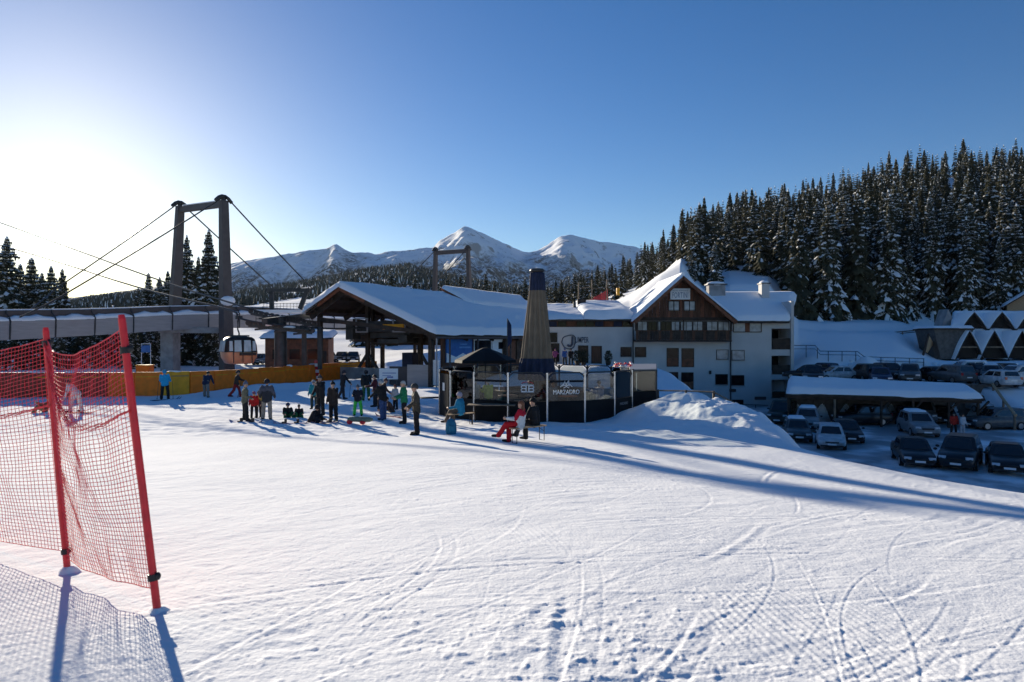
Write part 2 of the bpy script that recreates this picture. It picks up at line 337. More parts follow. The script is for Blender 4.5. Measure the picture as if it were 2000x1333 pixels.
def micro(x, y):
    """ski tracks, groomer ribs, lumps and scuffs"""
    d = np.hypot(x, y); near = sst(40, 14, d)
    z = 0.05 * fbm(x * 0.28, y * 0.22, 31, 3)
    z = z + 0.009 * fbm(x * 1.5, y * 1.5, 41, 5, 0.5) * near
    # lines swept by skis: noise stretched along the sweep direction
    ca, sa = math.cos(R(42)), math.sin(R(42))
    u = x * ca + y * sa; v = -x * sa + y * ca
    w = v + 0.9 * fbm(x * 0.22, y * 0.22, 57, 2)
    z = z + 0.0042 * fbm(u * 0.4, w * 6.5, 61, 5, 0.6) * near * (0.3 + 1.2 * np.clip(0.5 + 1.6 * fbm(x * 0.3, y * 0.3, 63, 2), 0, 1))
    rr = np.random.RandomState(12)
    for i in range(330):
        # arcs left by skis and boards: a few carved ones, most of them faint and long
        bold = i < 34
        ang = rr.uniform(0.2, 1.45); L = rr.uniform(4, 26) * rr.choice([1, 1, -1])
        py = 3.2 + 18 * rr.rand() ** 1.4; px = rr.uniform(-0.8, 0.8) * py + rr.uniform(-1, 1)
        half = rr.uniform(1.0, 3.2) if bold else rr.uniform(1.2, 4.5)
        wd = rr.choice([0.014, 0.02, 0.03, 0.045]) if bold else rr.choice([0.010, 0.014, 0.018, 0.03])
        dp = rr.uniform(0.003, 0.0065) if bold else rr.uniform(0.0008, 0.0026)
        side = rr.choice([1, -1]); pair = rr.rand() < 0.45
        cx = px - L * math.sin(ang); cy = py + L * math.cos(ang)
        ii = np.nonzero((np.abs(x - px) < half) & (np.abs(y - py) < half))[0]
        if not len(ii): continue
        xx = x[ii]; yy = y[ii]
        dd = np.hypot(xx - cx, yy - cy) - abs(L); kk = np.abs(dd) < 0.4
        ii = ii[kk]; xx = xx[kk]; yy = yy[kk]; dd = dd[kk]
        al = np.arctan2(yy - cy, xx - cx) - math.atan2(py - cy, px - cx)
        al = (al + math.pi) % (2 * math.pi) - math.pi
        s = np.abs(al) * abs(L)
        mk = sst(half, half * 0.45, s)
        rag = 0.3 + 1.6 * np.clip(vnoise(xx * 14, yy * 14, i) + 0.3, 0, 1)
        prof = -dp * np.exp(-(dd / wd) ** 2) + dp * np.exp(-((dd - side * wd * 1.8) / (wd * 0.75)) ** 2) * rag
        if pair: prof = prof - dp * np.exp(-((dd - 0.17) / wd) ** 2)
        z[ii] += prof * mk
    # groomer ribs surviving in patches
    for (cx, cy, rx, ry, ang, amp) in ((2.3, 4.9, 1.3, 1.5, 4, 0.0024), (-2.2, 7.0, 2.0, 1.8, 58, 0.0015), (1.5, 7.6, 1.6, 1.0, 8, 0.002), (4.6, 9.5, 1.8, 1.4, 16, 0.002), (-1.8, 4.6, 1.4, 1.3, 60, 0.0015), (3.6, 12.5, 2, 1.0, 22, 0.003)):
        m = np.exp(-(((x - cx) / rx) ** 2 + ((y - cy) / ry) ** 2) ** 2)
        m = m * sst(-0.2, 0.1, fbm(x * 0.9, y * 0.9, int(cx * 10) + 77, 3))
        q = x * math.cos(R(ang)) + y * math.sin(R(ang)) + 0.06 * fbm(x * 0.6, y * 0.6, 91, 2)
        z = z + amp * m * np.sin(q * 2 * math.pi / 0.07)
    # crumbs and clods, thickest in loose bands
    band = sst(-0.12, 0.25, fbm(x * 0.35 + 4, y * 0.5, 101, 3))
    c = vnoise(x * 16, y * 16, 111) + 0.5 * vnoise(x * 37, y * 37, 112)
    z = z + 0.021 * np.clip(c - 0.24, 0, 1) * band * near
    bx = np.exp(-(((x - 0.5) / 0.75) ** 2 + ((y - 4.2) / 0.9) ** 2))
    z = z + 0.022 * bx * np.clip(fbm(x * 9, y * 9, 131, 5, 0.6) , -0.1, 1)
    # boot prints beside the net
    for i in range(12):
        px, py = rr.uniform(-4.2, -1.0), rr.uniform(3.3, 6.0)
        q = ((x - px) / 0.13) ** 2 + ((y - py) / 0.06) ** 2
        z = z - 0.006 * np.exp(-q) + 0.0025 * np.exp(-((q - 2.2) / 1.0) ** 2)
    # scuffed snow where people stand
    st = sst(22, 25, y) * sst(48, 38, y)
    z = z + 0.06 * fbm(x * 1.8, y * 1.8, 141, 3) * st
    return z * sst(75, 45, d)

def grid_mesh(name, X, Y, Z, m, smooth=True):
    nr, nc = X.shape
    co = np.stack([X, Y, Z], -1).reshape(-1, 3).astype(np.float32)
    i = np.arange(nr - 1)[:, None] * nc + np.arange(nc - 1)[None, :]
    q = np.stack([i, i + 1, i + nc + 1, i + nc], -1).reshape(-1)
    me = bpy.data.meshes.new(name)
    me.vertices.add(nr * nc); me.vertices.foreach_set('co', co.reshape(-1))
    nf = (nr - 1) * (nc - 1)
    me.loops.add(nf * 4); me.loops.foreach_set('vertex_index', q.astype(np.int32))
    me.polygons.add(nf); me.polygons.foreach_set('loop_start', np.arange(nf, dtype=np.int32) * 4)
    me.polygons.foreach_set('use_smooth', np.ones(nf, dtype=bool) if smooth else np.zeros(nf, dtype=bool))
    me.update(calc_edges=True); me.materials.append(m)
    o = bpy.data.objects.new(name, me); COL.objects.link(o); return o

rad = np.concatenate([np.geomspace(0.7, 2.4, 30, endpoint=False), np.geomspace(2.4, 34, 520, endpoint=False), np.geomspace(34, 440, 190)])
ang = np.concatenate([np.linspace(-180, -46, 50, endpoint=False), np.linspace(-46, 46, 880, endpoint=False), np.linspace(46, 180, 50)])
RR, AA = np.meshgrid(rad, np.radians(ang), indexing='ij')
GX = RR * np.sin(AA); GY = RR * np.cos(AA)
GZ = G(GX, GY)
_near = np.nonzero((RR < 75) & (np.abs(AA) < R(52)))
GZ[_near] += micro(GX[_near], GY[_near])
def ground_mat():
    # packed snow; lower car park's driven-over snow greyed further to stand in for shade; bare tarmac patches on the upper one
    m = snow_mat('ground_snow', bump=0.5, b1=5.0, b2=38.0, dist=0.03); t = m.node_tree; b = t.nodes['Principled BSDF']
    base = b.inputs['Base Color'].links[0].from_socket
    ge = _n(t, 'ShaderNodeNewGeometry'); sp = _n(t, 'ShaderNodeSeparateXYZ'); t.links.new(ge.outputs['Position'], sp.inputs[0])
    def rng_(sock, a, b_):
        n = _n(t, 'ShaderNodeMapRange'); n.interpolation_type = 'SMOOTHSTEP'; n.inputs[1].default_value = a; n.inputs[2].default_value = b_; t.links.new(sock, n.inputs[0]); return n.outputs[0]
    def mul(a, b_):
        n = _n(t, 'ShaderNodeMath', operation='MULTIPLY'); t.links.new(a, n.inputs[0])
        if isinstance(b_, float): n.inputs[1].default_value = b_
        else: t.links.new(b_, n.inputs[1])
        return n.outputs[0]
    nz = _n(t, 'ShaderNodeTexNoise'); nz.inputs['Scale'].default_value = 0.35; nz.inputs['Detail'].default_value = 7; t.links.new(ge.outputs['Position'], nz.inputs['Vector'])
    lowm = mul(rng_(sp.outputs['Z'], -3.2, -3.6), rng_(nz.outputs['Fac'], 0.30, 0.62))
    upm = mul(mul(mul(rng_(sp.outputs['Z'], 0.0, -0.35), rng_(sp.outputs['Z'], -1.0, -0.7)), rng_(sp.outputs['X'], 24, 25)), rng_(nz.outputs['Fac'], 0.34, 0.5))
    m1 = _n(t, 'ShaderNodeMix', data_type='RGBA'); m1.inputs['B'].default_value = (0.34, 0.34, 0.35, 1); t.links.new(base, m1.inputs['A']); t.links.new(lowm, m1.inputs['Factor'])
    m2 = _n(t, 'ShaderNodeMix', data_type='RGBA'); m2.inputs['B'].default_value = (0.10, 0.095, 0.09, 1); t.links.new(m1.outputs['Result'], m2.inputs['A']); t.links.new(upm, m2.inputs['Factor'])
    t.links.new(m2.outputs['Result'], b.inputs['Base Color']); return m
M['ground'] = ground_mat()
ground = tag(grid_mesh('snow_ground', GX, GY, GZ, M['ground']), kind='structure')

# ------------------------------------------------------------------ far mountains
def mountain_mat():
    m = bpy.data.materials.new('mountain'); m.use_nodes = True; t = m.node_tree; b = t.nodes['Principled BSDF']
    b.inputs['Roughness'].default_value = 0.9; b.inputs['Specular IOR Level'].default_value = 0.1
    ge = _n(t, 'ShaderNodeNewGeometry'); sp = _n(t, 'ShaderNodeSeparateXYZ'); sn = _n(t, 'ShaderNodeSeparateXYZ')
    t.links.new(ge.outputs['Position'], sp.inputs[0]); t.links.new(ge.outputs['Normal'], sn.inputs[0])
    def noise(s, det=6, rough=0.6):
        n = _n(t, 'ShaderNodeTexNoise'); n.inputs['Scale'].default_value = s; n.inputs['Detail'].default_value = det; n.inputs['Roughness'].default_value = rough
        t.links.new(ge.outputs['Position'], n.inputs['Vector']); return n.outputs['Fac']
    def mth(op, a, b_, c=None):
        n = _n(t, 'ShaderNodeMath', operation=op)
        for i, v in enumerate((a, b_) + ((c,) if c is not None else ())):
            if isinstance(v, (int, float)): n.inputs[i].default_value = v
            else: t.links.new(v, n.inputs[i])
        return n.outputs[0]
    def ramp(v, a, b_):
        n = _n(t, 'ShaderNodeMapRange'); n.interpolation_type = 'SMOOTHSTEP'; n.inputs[1].default_value = a; n.inputs[2].default_value = b_
        t.links.new(v, n.inputs[0]); return n.outputs[0]
    # rock shows on steep ground and in ragged patches
    steep = ramp(mth('ADD', sn.outputs['Z'], mth('MULTIPLY', noise(0.012, 8, 0.7), 0.55)), 0.98, 0.86)
    patch = ramp(noise(0.02, 8, 0.75), 0.545, 0.64)
    rock = mth('MAXIMUM', mth('MULTIPLY', steep, 0.75), mth('MULTIPLY', patch, 0.7))
    mx = _n(t, 'ShaderNodeMix', data_type='RGBA'); mx.inputs['A'].default_value = (0.92, 0.93, 0.95, 1); mx.inputs['B'].default_value = (0.14, 0.135, 0.13, 1)
    t.links.new(rock, mx.inputs['Factor'])
    # forest line
    fl = mth('ADD', sp.outputs['Z'], mth('MULTIPLY', noise(0.0028, 7, 0.62), 520))
    fst = ramp(fl, 690, 560)
    spk = ramp(noise(0.045, 6, 0.7), 0.42, 0.54)
    fst = mth('MULTIPLY', fst, mth('ADD', 0.15, mth('MULTIPLY', spk, 0.85)))
    m2 = _n(t, 'ShaderNodeMix', data_type='RGBA'); m2.inputs['B'].default_value = (0.035, 0.045, 0.042, 1)
    t.links.new(mx.outputs['Result'], m2.inputs['A']); t.links.new(fst, m2.inputs['Factor']); t.links.new(m2.outputs['Result'], b.inputs['Base Color'])
    return m
M['mountain'] = mountain_mat()
SKY_PX = [-900, -300, 0, 150, 300, 400, 450, 520, 570, 600, 640, 655, 672, 690, 720, 735, 760, 790, 830, 845, 860, 885, 897, 910, 925, 960, 1000, 1030, 1050, 1075, 1095, 1115, 1130, 1160, 1200, 1240, 1300, 1400, 1600, 2600]
SKY_PY = [560, 560, 585, 580, 560, 535, 512, 502, 492, 488, 482, 475, 487, 494, 491, 497, 489, 488, 481, 484, 468, 455, 446, 440, 445, 462, 480, 491, 489, 474, 462, 456, 460, 466, 472, 482, 500, 520, 560, 590]
def mountains():
    npx, nt_ = 520, 240
    px = np.linspace(-900, 2600, npx); tt = np.linspace(0, 1.25, nt_)
    T, PX = np.meshgrid(tt, px, indexing='ij')
    D = 1500 + 2300 * T + 250 * np.sin(PX * 0.006)
    X = (PX - 1000) / F * D; Yy = D
    cz = (664 - np.interp(px, SKY_PX, SKY_PY)) / F * (1500 + 2300 + 250 * np.sin(px * 0.006))
    CZm = np.broadcast_to(cz[None, :], T.shape)
    prof = np.where(T <= 1, 0.05 + 0.95 * (0.35 * T + 0.65 * T ** 1.9), 1 - 1.1 * (T - 1))
    rid = 1 - 2 * np.abs(fbm(X * 0.0024, D * 0.0013, 201, 5, 0.52))
    gul = np.abs(fbm(X * 0.006 + 0.3 * fbm(X * .002, D * .002, 5, 2), D * 0.0018, 215, 4, 0.55))
    env = np.clip(T * 1.4, 0, 1) * np.clip((1.0 - T) * 5, 0.0, 1) + 0.1 * (T > 0.9)
    Z = CZ + CZm * prof + env * (70 * (rid - 0.75) - 95 * gul + 20 * fbm(X * 0.02, D * 0.02, 222, 3)) * np.clip(CZm / 450, 0.25, 1.3)
    Z = Z + 5 * fbm(X * 0.05, D * 0.05, 231, 3)
    # never rise above the crest's own sight line
    lim = CZ + (CZm / (1500 + 2300 + 250 * np.sin(PX * 0.006))) * D * (0.985 - 0.10 * (1 - np.clip(T, 0, 1)))
    Z = np.where(T < 0.97, np.minimum(Z, lim), Z)
    return tag(grid_mesh('mountain_range', X, Yy, Z, M['mountain']), kind='structure')
mountains()
# nearer wooded ridge with pistes
RG_PX = [-1200, -200, 0, 130, 180, 280, 400, 450, 480, 520, 560, 600, 640, 700, 760, 800, 840, 900, 960, 1020, 1100, 1300, 1800, 2600]
RG_PY = [585, 588, 590, 583, 572, 562, 566, 566, 560, 552, 548, 540, 533, 520, 512, 508, 520, 533, 545, 552, 560, 575, 600, 620]
M['ridge'] = snow_mat('ridge_snow', bump=0.3, b1=0.05, b2=0.3, dist=1.0)
def ridge_z(px, D, T):
    cz = (664 - np.interp(px, RG_PX, RG_PY)) / F * 1840 - 14
    X = (px - 1000) / F * D
    return CZ + cz * np.where(T <= 1, 0.12 + 0.88 * T ** 1.15, 1 - 0.7 * (T - 1)) + 12 * fbm(X * 0.008, D * 0.008, 301, 4) * np.clip(1.1 - T, 0.1, 1)
pxs = np.linspace(-1200, 2600, 300); ts = np.concatenate([[-0.03], np.linspace(0, 1.3, 90)])
TT, PP = np.meshgrid(ts, pxs, indexing='ij'); DD = 440 + 1400 * TT
tag(grid_mesh('wooded_ridge', (PP - 1000) / F * DD, DD, np.where(TT < 0, -40, ridge_z(PP, DD, np.maximum(TT, 0))), M['ridge']), kind='structure')
M['far_needles'] = mat('far_spruce', (0.036, 0.045, 0.038), 0.9, var=0.4, scale=0.02, spec=0.1)
def far_wood():
    rs = np.random.RandomState(3); vs = []; fs = []; mi = []; n = 0; cnt = 0
    pistes = [(585, 0.55, 0.10, 30), (700, 0.62, 0.06, 50), (730, 0.35, 0.10, 25), (600, 0.80, 0.05, 45), (560, 0.25, 0.12, 40), (690, 0.82, 0.035, 60)]
    N = 17000
    pxa = rs.uniform(-150, 1350, N); Ta = rs.uniform(0.12, 1.02, N) ** 0.8; keep = np.ones(N, bool)
    for (a, b, c, w) in pistes: keep &= ((pxa - a - (Ta - b) * 120) / w) ** 2 + ((Ta - b) / c) ** 2 >= 1
    pxa = pxa[keep]; Ta = Ta[keep]; Da = 440 + 1400 * Ta; za = ridge_z(pxa, Da, Ta); xa = (pxa - 1000) / F * Da
    for x, D, z in zip(xa, Da, za):
        h = rs.uniform(7, 13); r = h * 0.2
        a0 = rs.uniform(0, 6.28)
        for (zb, zt, rr) in ((0.05, 0.65, 1.0), (0.4, 1.0, 0.7)):
            base = n
            for k in range(5):
                a = a0 + k * 1.2566; q = rs.uniform(0.75, 1.2)
                vs.append((x + rr * r * q * math.cos(a), D + rr * r * q * math.sin(a), z + h * zb))
            vs.append((x, D, z + h * zt)); n += 6
            for k in range(5):
                fs.append((base + k, base + (k + 1) % 5, base + 5)); mi.append(1 if rs.rand() < 0.07 else 0)
    me = bpy.data.meshes.new('far_forest'); me.from_pydata(vs, [], fs); me.materials.append(M['far_needles']); me.materials.append(M['snow_tree'])
    me.polygons.foreach_set('material_index', mi)
    o = bpy.data.objects.new('far_forest', me); COL.objects.link(o)
    tag(o, 'dark conifer forest covering the ridge below the snowy mountains', 'forest', kind='stuff')
far_wood()
# ------------------------------------------------------------------ covered footbridge, pylons, cables
def crv(ctrl, n):
    """Catmull-Rom through control points"""
    P = [Vector(c) for c in ctrl]; P = [2 * P[0] - P[1]] + P + [2 * P[-1] - P[-2]]; out = []
    for i in range(1, len(P) - 2):
        for k in range(n):
            t = k / n; a, b, c, d = P[i - 1:i + 3]
            out.append(0.5 * ((2 * b) + (c - a) * t + (2 * a - 5 * b + 4 * c - d) * t * t + (3 * b - a - 3 * c + d) * t ** 3))
    out.append(P[-2]); return out
def resample(pts, step):
    out = [pts[0]]; acc = 0
    for a, b in zip(pts, pts[1:]):
        L = (b - a).length; t = step - acc
        while t <= L: out.append(a + (b - a) * (t / L)); t += step
        acc = (acc + L) % step
    return out
br_ctrl = [(-51, 44, 5.2), (-45.6, 60, 6.07), (-42.3, 70, 6.65), (-36.0, 80.3, 7.45), (-28.5, 96, 7.6), (-12.0, 124, 7.0), (1, 146, 6.4)]
br_line = resample(crv(br_ctrl, 24), 4.3)
bridge = empty('covered_footbridge', (-42.3, 70, 0), 0, 'long curved covered footbridge with grey metal cladding hung from steel pylons', 'bridge')
HB, HW = 2.6, 1.6       # tube height, half width of the lower box
def off(p, d, lat, up): return p + Vector((d.y, -d.x, 0)) * lat + Vector((0, 0, up))
O_br = Vector((-42.3, 70, 0))
rs_b = random.Random(4)
for i in range(len(br_line) - 1):
    a, b = br_line[i] - O_br, br_line[i + 1] - O_br
    da = (br_line[i + 1] - br_line[max(i - 1, 0)]); db = (br_line[min(i + 2, len(br_line) - 1)] - br_line[i])
    da.z = db.z = 0; da.normalize(); db.normalize()
    def sec(p, d, prof): return [off(p, d, l, u) for l, u in prof]
    low = [(HW, -HB), (HW + 0.05, -0.95), (HW - 0.1, -0.85), (-HW + 0.1, -0.85), (-HW - 0.05, -0.95), (-HW, -HB)]
    upp = [(HW - 0.5, -0.85), (HW - 0.5, 0), (-HW + 0.5, 0), (-HW + 0.5, -0.85)]
    for nm, prof, mt, gap in (('cladding_panel', low, 'clad', 0.03), ('roof_panel', upp, 'steel', 0.0)):
        A = sec(a + (b - a) * gap * 0.5, da, prof); B = sec(b - (b - a) * gap * 0.5, db, prof); n = len(prof)
        MB().add(A + B, [(k, (k + 1) % n, n + (k + 1) % n, n + k) for k in range(n)] + [tuple(range(n)), tuple(range(2 * n - 1, n - 1, -1))]).build(nm, M[mt], bridge)
    # snow lying on the ledge and on the roof, uneven
    K = 7; vs = []; fs = []
    for k in range(K):
        t = 0.02 + 0.96 * k / (K - 1); p = a + (b - a) * t; d = da + (db - da) * t
        h = rs_b.uniform(0.22, 0.42) * (0.5 if k in (0, K - 1) else 1); e = rs_b.uniform(-0.02, 0.06)
        vs += sec(p, d, [(HW + 0.03 + e, -0.97), (HW + 0.05 + e, -0.9 + h * 0.4), (HW - 0.25, -0.85 + h), (HW - 0.51, -0.85 + h * 1.2), (HW - 0.51, -0.97)])
    for k in range(K - 1):
        for q in range(4): fs.append((k * 5 + q, k * 5 + q + 1, k * 5 + q + 6, k * 5 + q + 5))
    MB().add(vs, fs, 0, True).build('ledge_snow', M['snow_roof'], bridge)
    A = sec(a, da, [(HW - 0.52, 0.0), (HW - 0.6, 0.1), (-HW + 0.6, 0.12), (-HW + 0.52, 0.0)]); B = sec(b, db, [(HW - 0.52, 0.0), (HW - 0.6, 0.08), (-HW + 0.6, 0.11), (-HW + 0.52, 0.0)])
    MB().add(A + B, [(k, k + 1, 4 + k + 1, 4 + k) for k in range(3)]).build('roof_snow', M['snow_roof'], bridge)
    rib = MB()
    rib.tube(sec(a, da, [(HW + 0.04, -HB + 0.02), (HW + 0.12, -1.5), (HW + 0.12, -0.95), (HW - 0.1, -0.55), (HW - 0.42, -0.3), (HW - 0.44, 0.03)]), 0.05, 5)
    rib.build('rib', M['dark_steel'], bridge)
# near right-hand side of each pylon leg etc.
def pylon(tops, bases, name, label, w=0.86):
    o = empty(name, (sum(b[0] for b in bases) / 2, sum(b[1] for b in bases) / 2, 0), 0, label, 'pylon', 'bridge pylons')
    O = Vector(o.location)
    for t, b in zip(tops, bases):
        t = Vector(t) - O; b = Vector(b) - O
        d = Vector(bases[1]) - Vector(bases[0]); d.z = 0; d.normalize(); e = Vector((-d.y, d.x, 0))
        mb = MB(); vs = []
        for p, ww in ((b, w * 1.25), (t, w * 0.78)):
            for sx, sy in ((-1, -1), (1, -1), (1, 1), (-1, 1)): vs.append(p + d * sx * ww * 0.5 + e * sy * ww * 0.62)
        mb.add(vs, [(0, 1, 5, 4), (1, 2, 6, 5), (2, 3, 7, 6), (3, 0, 4, 7), (0, 3, 2, 1), (4, 5, 6, 7)])
        mb.build('leg', M['steel'], o, 0.04)
        # curved cable saddle on the leg head
        s = MB(); pts = [t + e * q * 1.0 + Vector((0, 0, 0.5 - 0.62 * q * q)) for q in (-1, -0.6, -0.2, 0.2, 0.6, 1)]
        s.tube(pts, 0.2, 8); s.box(t + Vector((0, 0, 0.2)), (0.4, 0.4, 0.6)); s.build('saddle', M['dark_steel'], o)
    a = Vector(tops[0]) - O; b = Vector(tops[1]) - O
    MB().beam(a - Vector((0, 0, 0.45)), b - Vector((0, 0, 0.4)), 0.6, 0.65).build('crossbeam', M['steel'], o, 0.03)
    MB().beam(a.lerp(b, 0.1) + Vector((0, 0, 0.0)), a.lerp(b, 0.9) + Vector((0, 0, 0.0)), 0.5, 0.1).build('beam_snow', M['snow_roof'], o)
    return o
pR, pL = W(437, 392, 76), W(352, 403, 82)
p1 = pylon([pL, pR], [(pL.x - 1.0, 82, 0), (pR.x + 0.35, 76, -0.2)], 'bridge_pylon', 'tall grey steel portal pylon left of the lift station, nearer of the two')
# snow cap on a ledge of the near leg
MB().ell(W(445, 588, 75.4) - Vector(p1.location), (0.85, 0.7, 0.55)).build('leg_snow', M['snow_roof'], p1)
qL, qR = W(851, 490, 123), W(914, 486, 120)
p2 = pylon([qL, qR], [(qL.x - 0.3, 123, 3), (qR.x + 0.5, 120, 3)], 'bridge_pylon', 'smaller grey portal pylon behind the snowy lift station roof', 0.7)
def cable(pts, r, name, label, sag=0.0, group=None, m='dark_steel'):
    P = []
    for a, b in zip(pts, pts[1:]):
        a = Vector(a); b = Vector(b)
        for k in range(12): t = k / 12; P.append(a.lerp(b, t) - Vector((0, 0, sag * 4 * t * (1 - t))))
    P.append(Vector(pts[-1])); o = MB().tube(P, r, 6).build(name, M[m])
    tag(o, label, 'cable', group); return o
cable([pL + Vector((0, 0, 0.5)), W(108, 565, 72), W(35, 622, 63)], 0.075, 'stay_cable', 'stay cable from the left pylon leg head down to the footbridge roof', 0.1, 'stay cables')
cable([pR + Vector((0, 0, 0.4)), W(140, 567, 62), W(38, 620, 58.5)], 0.075, 'stay_cable', 'stay cable from the right pylon leg head down to the footbridge ledge', 0.1, 'stay cables')
cable([pR + Vector((0.3, 0, 0.4)), W(612, 566, 88)], 0.08, 'stay_cable', 'stay cable from the right pylon leg head to the steel gantry by the station', 0.1, 'stay cables')
cable([pL + Vector((0.3, 0, 0.2)), W(560, 585, 96)], 0.08, 'stay_cable', 'stay cable crossing behind the right pylon leg towards the gantry', 0.1, 'stay cables')
cable([W(851, 488, 122.5), W(780, 560, 108)], 0.07, 'stay_cable', 'stay cable running down left from the farther pylon', 0.1, 'stay cables')
cable([W(914, 484, 119.5), W(855, 548, 112)], 0.07, 'stay_cable', 'stay cable running down left between the legs of the farther pylon', 0.1, 'stay cables')
# gantry on the bridge beside the station
ga = empty('steel_gantry', W(565, 640, 86), 0, 'small dark steel gantry on the bridge left of the station gable', 'gantry'); Og = Vector(ga.location)
MB().beam(W(522, 567, 88) - Og, W(606, 567, 84) - Og, 0.35, 0.45).build('top_beam', M['dark_steel'], ga)
MB().beam(W(530, 570, 87.5) - Og, W(531, 606, 87.5) - Og, 0.45, 0.5).build('leg', M['dark_steel'], ga)
MB().beam(W(599, 570, 84.5) - Og, W(586, 604, 84.5) - Og, 0.45, 0.5).build('leg', M['dark_steel'], ga)
rl = MB()
for k in range(14): a = W(515 + 6.5 * k, 606, 86); rl.cyl(a - Og, a + Vector((0, 0, 0.9)) - Og, 0.025, n=4)
rl.beam(W(512, 593, 86) - Og, W(602, 593, 86) - Og, 0.05, 0.05); rl.beam(W(512, 599, 86) - Og, W(602, 599, 86) - Og, 0.04, 0.04)
rl.build('railing', M['dark_steel'], ga)
MB().bb(*sorted((W(505, 0, 87).x - Og.x, W(610, 0, 87).x - Og.x)), -1.2, 1.2, W(0, 612, 86).z - Og.z, W(0, 606, 86).z - Og.z).build('walkway', M['snow_roof'], ga)
# concrete pier and slab under the bridge
pier = empty('bridge_pier', (W(333, 0, 78).x, 78, 0), 0, 'square concrete pier standing under the footbridge near the blue sign', 'pier')
MB().bb(-0.72, 0.72, -0.9, 0.9, -0.5, W(0, 645, 78).z).build('shaft', M['conc'], pier, 0.05)
MB().bb(-0.9, 6.2, -1.0, 1.0, W(0, 651, 78).z, W(0, 640, 78).z).build('bearing_slab', M['conc'], pier, 0.04)

# ------------------------------------------------------------------ lift station
ST = Vector((-5.48, 50, 0)); U = Vector((-0.875, 0.485, 0)); V = Vector((0.485, 0.875, 0))
def S(a, b, z): return U * a + V * b + Vector((0, 0, z))
stn = empty('lift_station', ST, 0, 'open timber lift station under a broad snow covered gable roof', 'building')
ZR, ZE, ZL = 7.75, 3.95, 5.75
AR, AL = 9.4, 13.2
def slab(mb, pts, th, mi=0):
    """roof slab: quad of top corners, thickness downwards"""
    lo = [Vector(p) - Vector((0, 0, th)) for p in pts]; n = len(pts)
    mb.add(list(pts) + lo, [tuple(range(n)), tuple(range(2 * n - 1, n - 1, -1))] + [(k, (k + 1) % n, n + (k + 1) % n, n + k) for k in range(n)], mi)
    return mb
slab(MB(), [S(0, 0, ZE), S(AR, 0, ZR), S(AR, 32, ZR), S(0, 18, ZE)], 0.22).build('roof_plane', M['wood_dark'], stn)
slab(MB(), [S(AR, 0, ZR), S(AL, 0, ZL), S(AL, 32, ZL), S(AR, 32, ZR)], 0.22).build('roof_plane', M['wood_dark'], stn)
def snow_blanket(q, th, nu, nv, name, parent, seed, edge=0.35, lump=0.05, m='snow_roof', over=0.15):
    """a thick rounded snow layer on the quad q (c00, c10, c11, c01)"""
    c = [Vector(p) for p in q]; us = np.linspace(0, 1, nu); vs_ = np.linspace(0, 1, nv)
    Lu = (c[1] - c[0]).length; Lv = (c[3] - c[0]).length
    top = []; rsn = random.Random(seed)
    def P(u, v): return (c[0].lerp(c[1], u)).lerp(c[3].lerp(c[2], u), v)
    noise = fbm(np.array([[u * Lu * 0.5 for v in vs_] for u in us]) + seed, np.array([[v * Lv * 0.5 for v in vs_] for u in us]), seed, 3)
    pts = []
    for i, u in enumerate(us):
        for j, v in enumerate(vs_):
            e = min(u * Lu, (1 - u) * Lu, v * Lv, (1 - v) * Lv)
            k = math.sqrt(max(0.0, 1 - (1 - min(e / edge, 1)) ** 2))
            nz_ = noise[i, j]; bulge = 0.16 * max(0.0, 1 - e / (edge * 0.6)); ctr = (c[0] + c[1] + c[2] + c[3]) / 4; out = P(u, v) - ctr; out.z = 0
            pts.append(P(u, v) + out.normalized() * bulge * (0.5 + 1.6 * nz_) * (1 if e > 0 else 0.4) + Vector((0, 0, 0.02 + (th + 1.6 * lump * nz_) * k - (0.05 + 0.14 * max(0, nz_) if e < 1e-6 else 0))))
    fs = [(i * nv + j, (i + 1) * nv + j, (i + 1) * nv + j + 1, i * nv + j + 1) for i in range(nu - 1) for j in range(nv - 1)]
    return MB().add(pts, fs, 0, True).build(name, M[m], parent)
def eu(n, L, edge):      # parameters dense at the edges
    return n
def snow_slab(q, th, name, parent, seed, nu=26, nv=40, edge=0.35, lump=0.06):
    return snow_blanket(q, th, nu, nv, name, parent, seed, edge, lump)
snow_slab([S(-0.15, -0.35, ZE - 0.02), S(AR + 0.02, -0.35, ZR + 0.02), S(AR + 0.02, 32, ZR + 0.02), S(-0.15, 18, ZE - 0.02)], 0.5, 'roof_snow', stn, 3, 70, 150, 0.26, 0.08)
snow_slab([S(AR - 0.25, -0.35, ZR + 0.06), S(AL + 0.15, -0.35, ZL - 0.04), S(AL + 0.15, 32, ZL - 0.04), S(AR - 0.25, 32, ZR + 0.06)], 0.5, 'roof_snow', stn, 4, 36, 150, 0.26, 0.08)
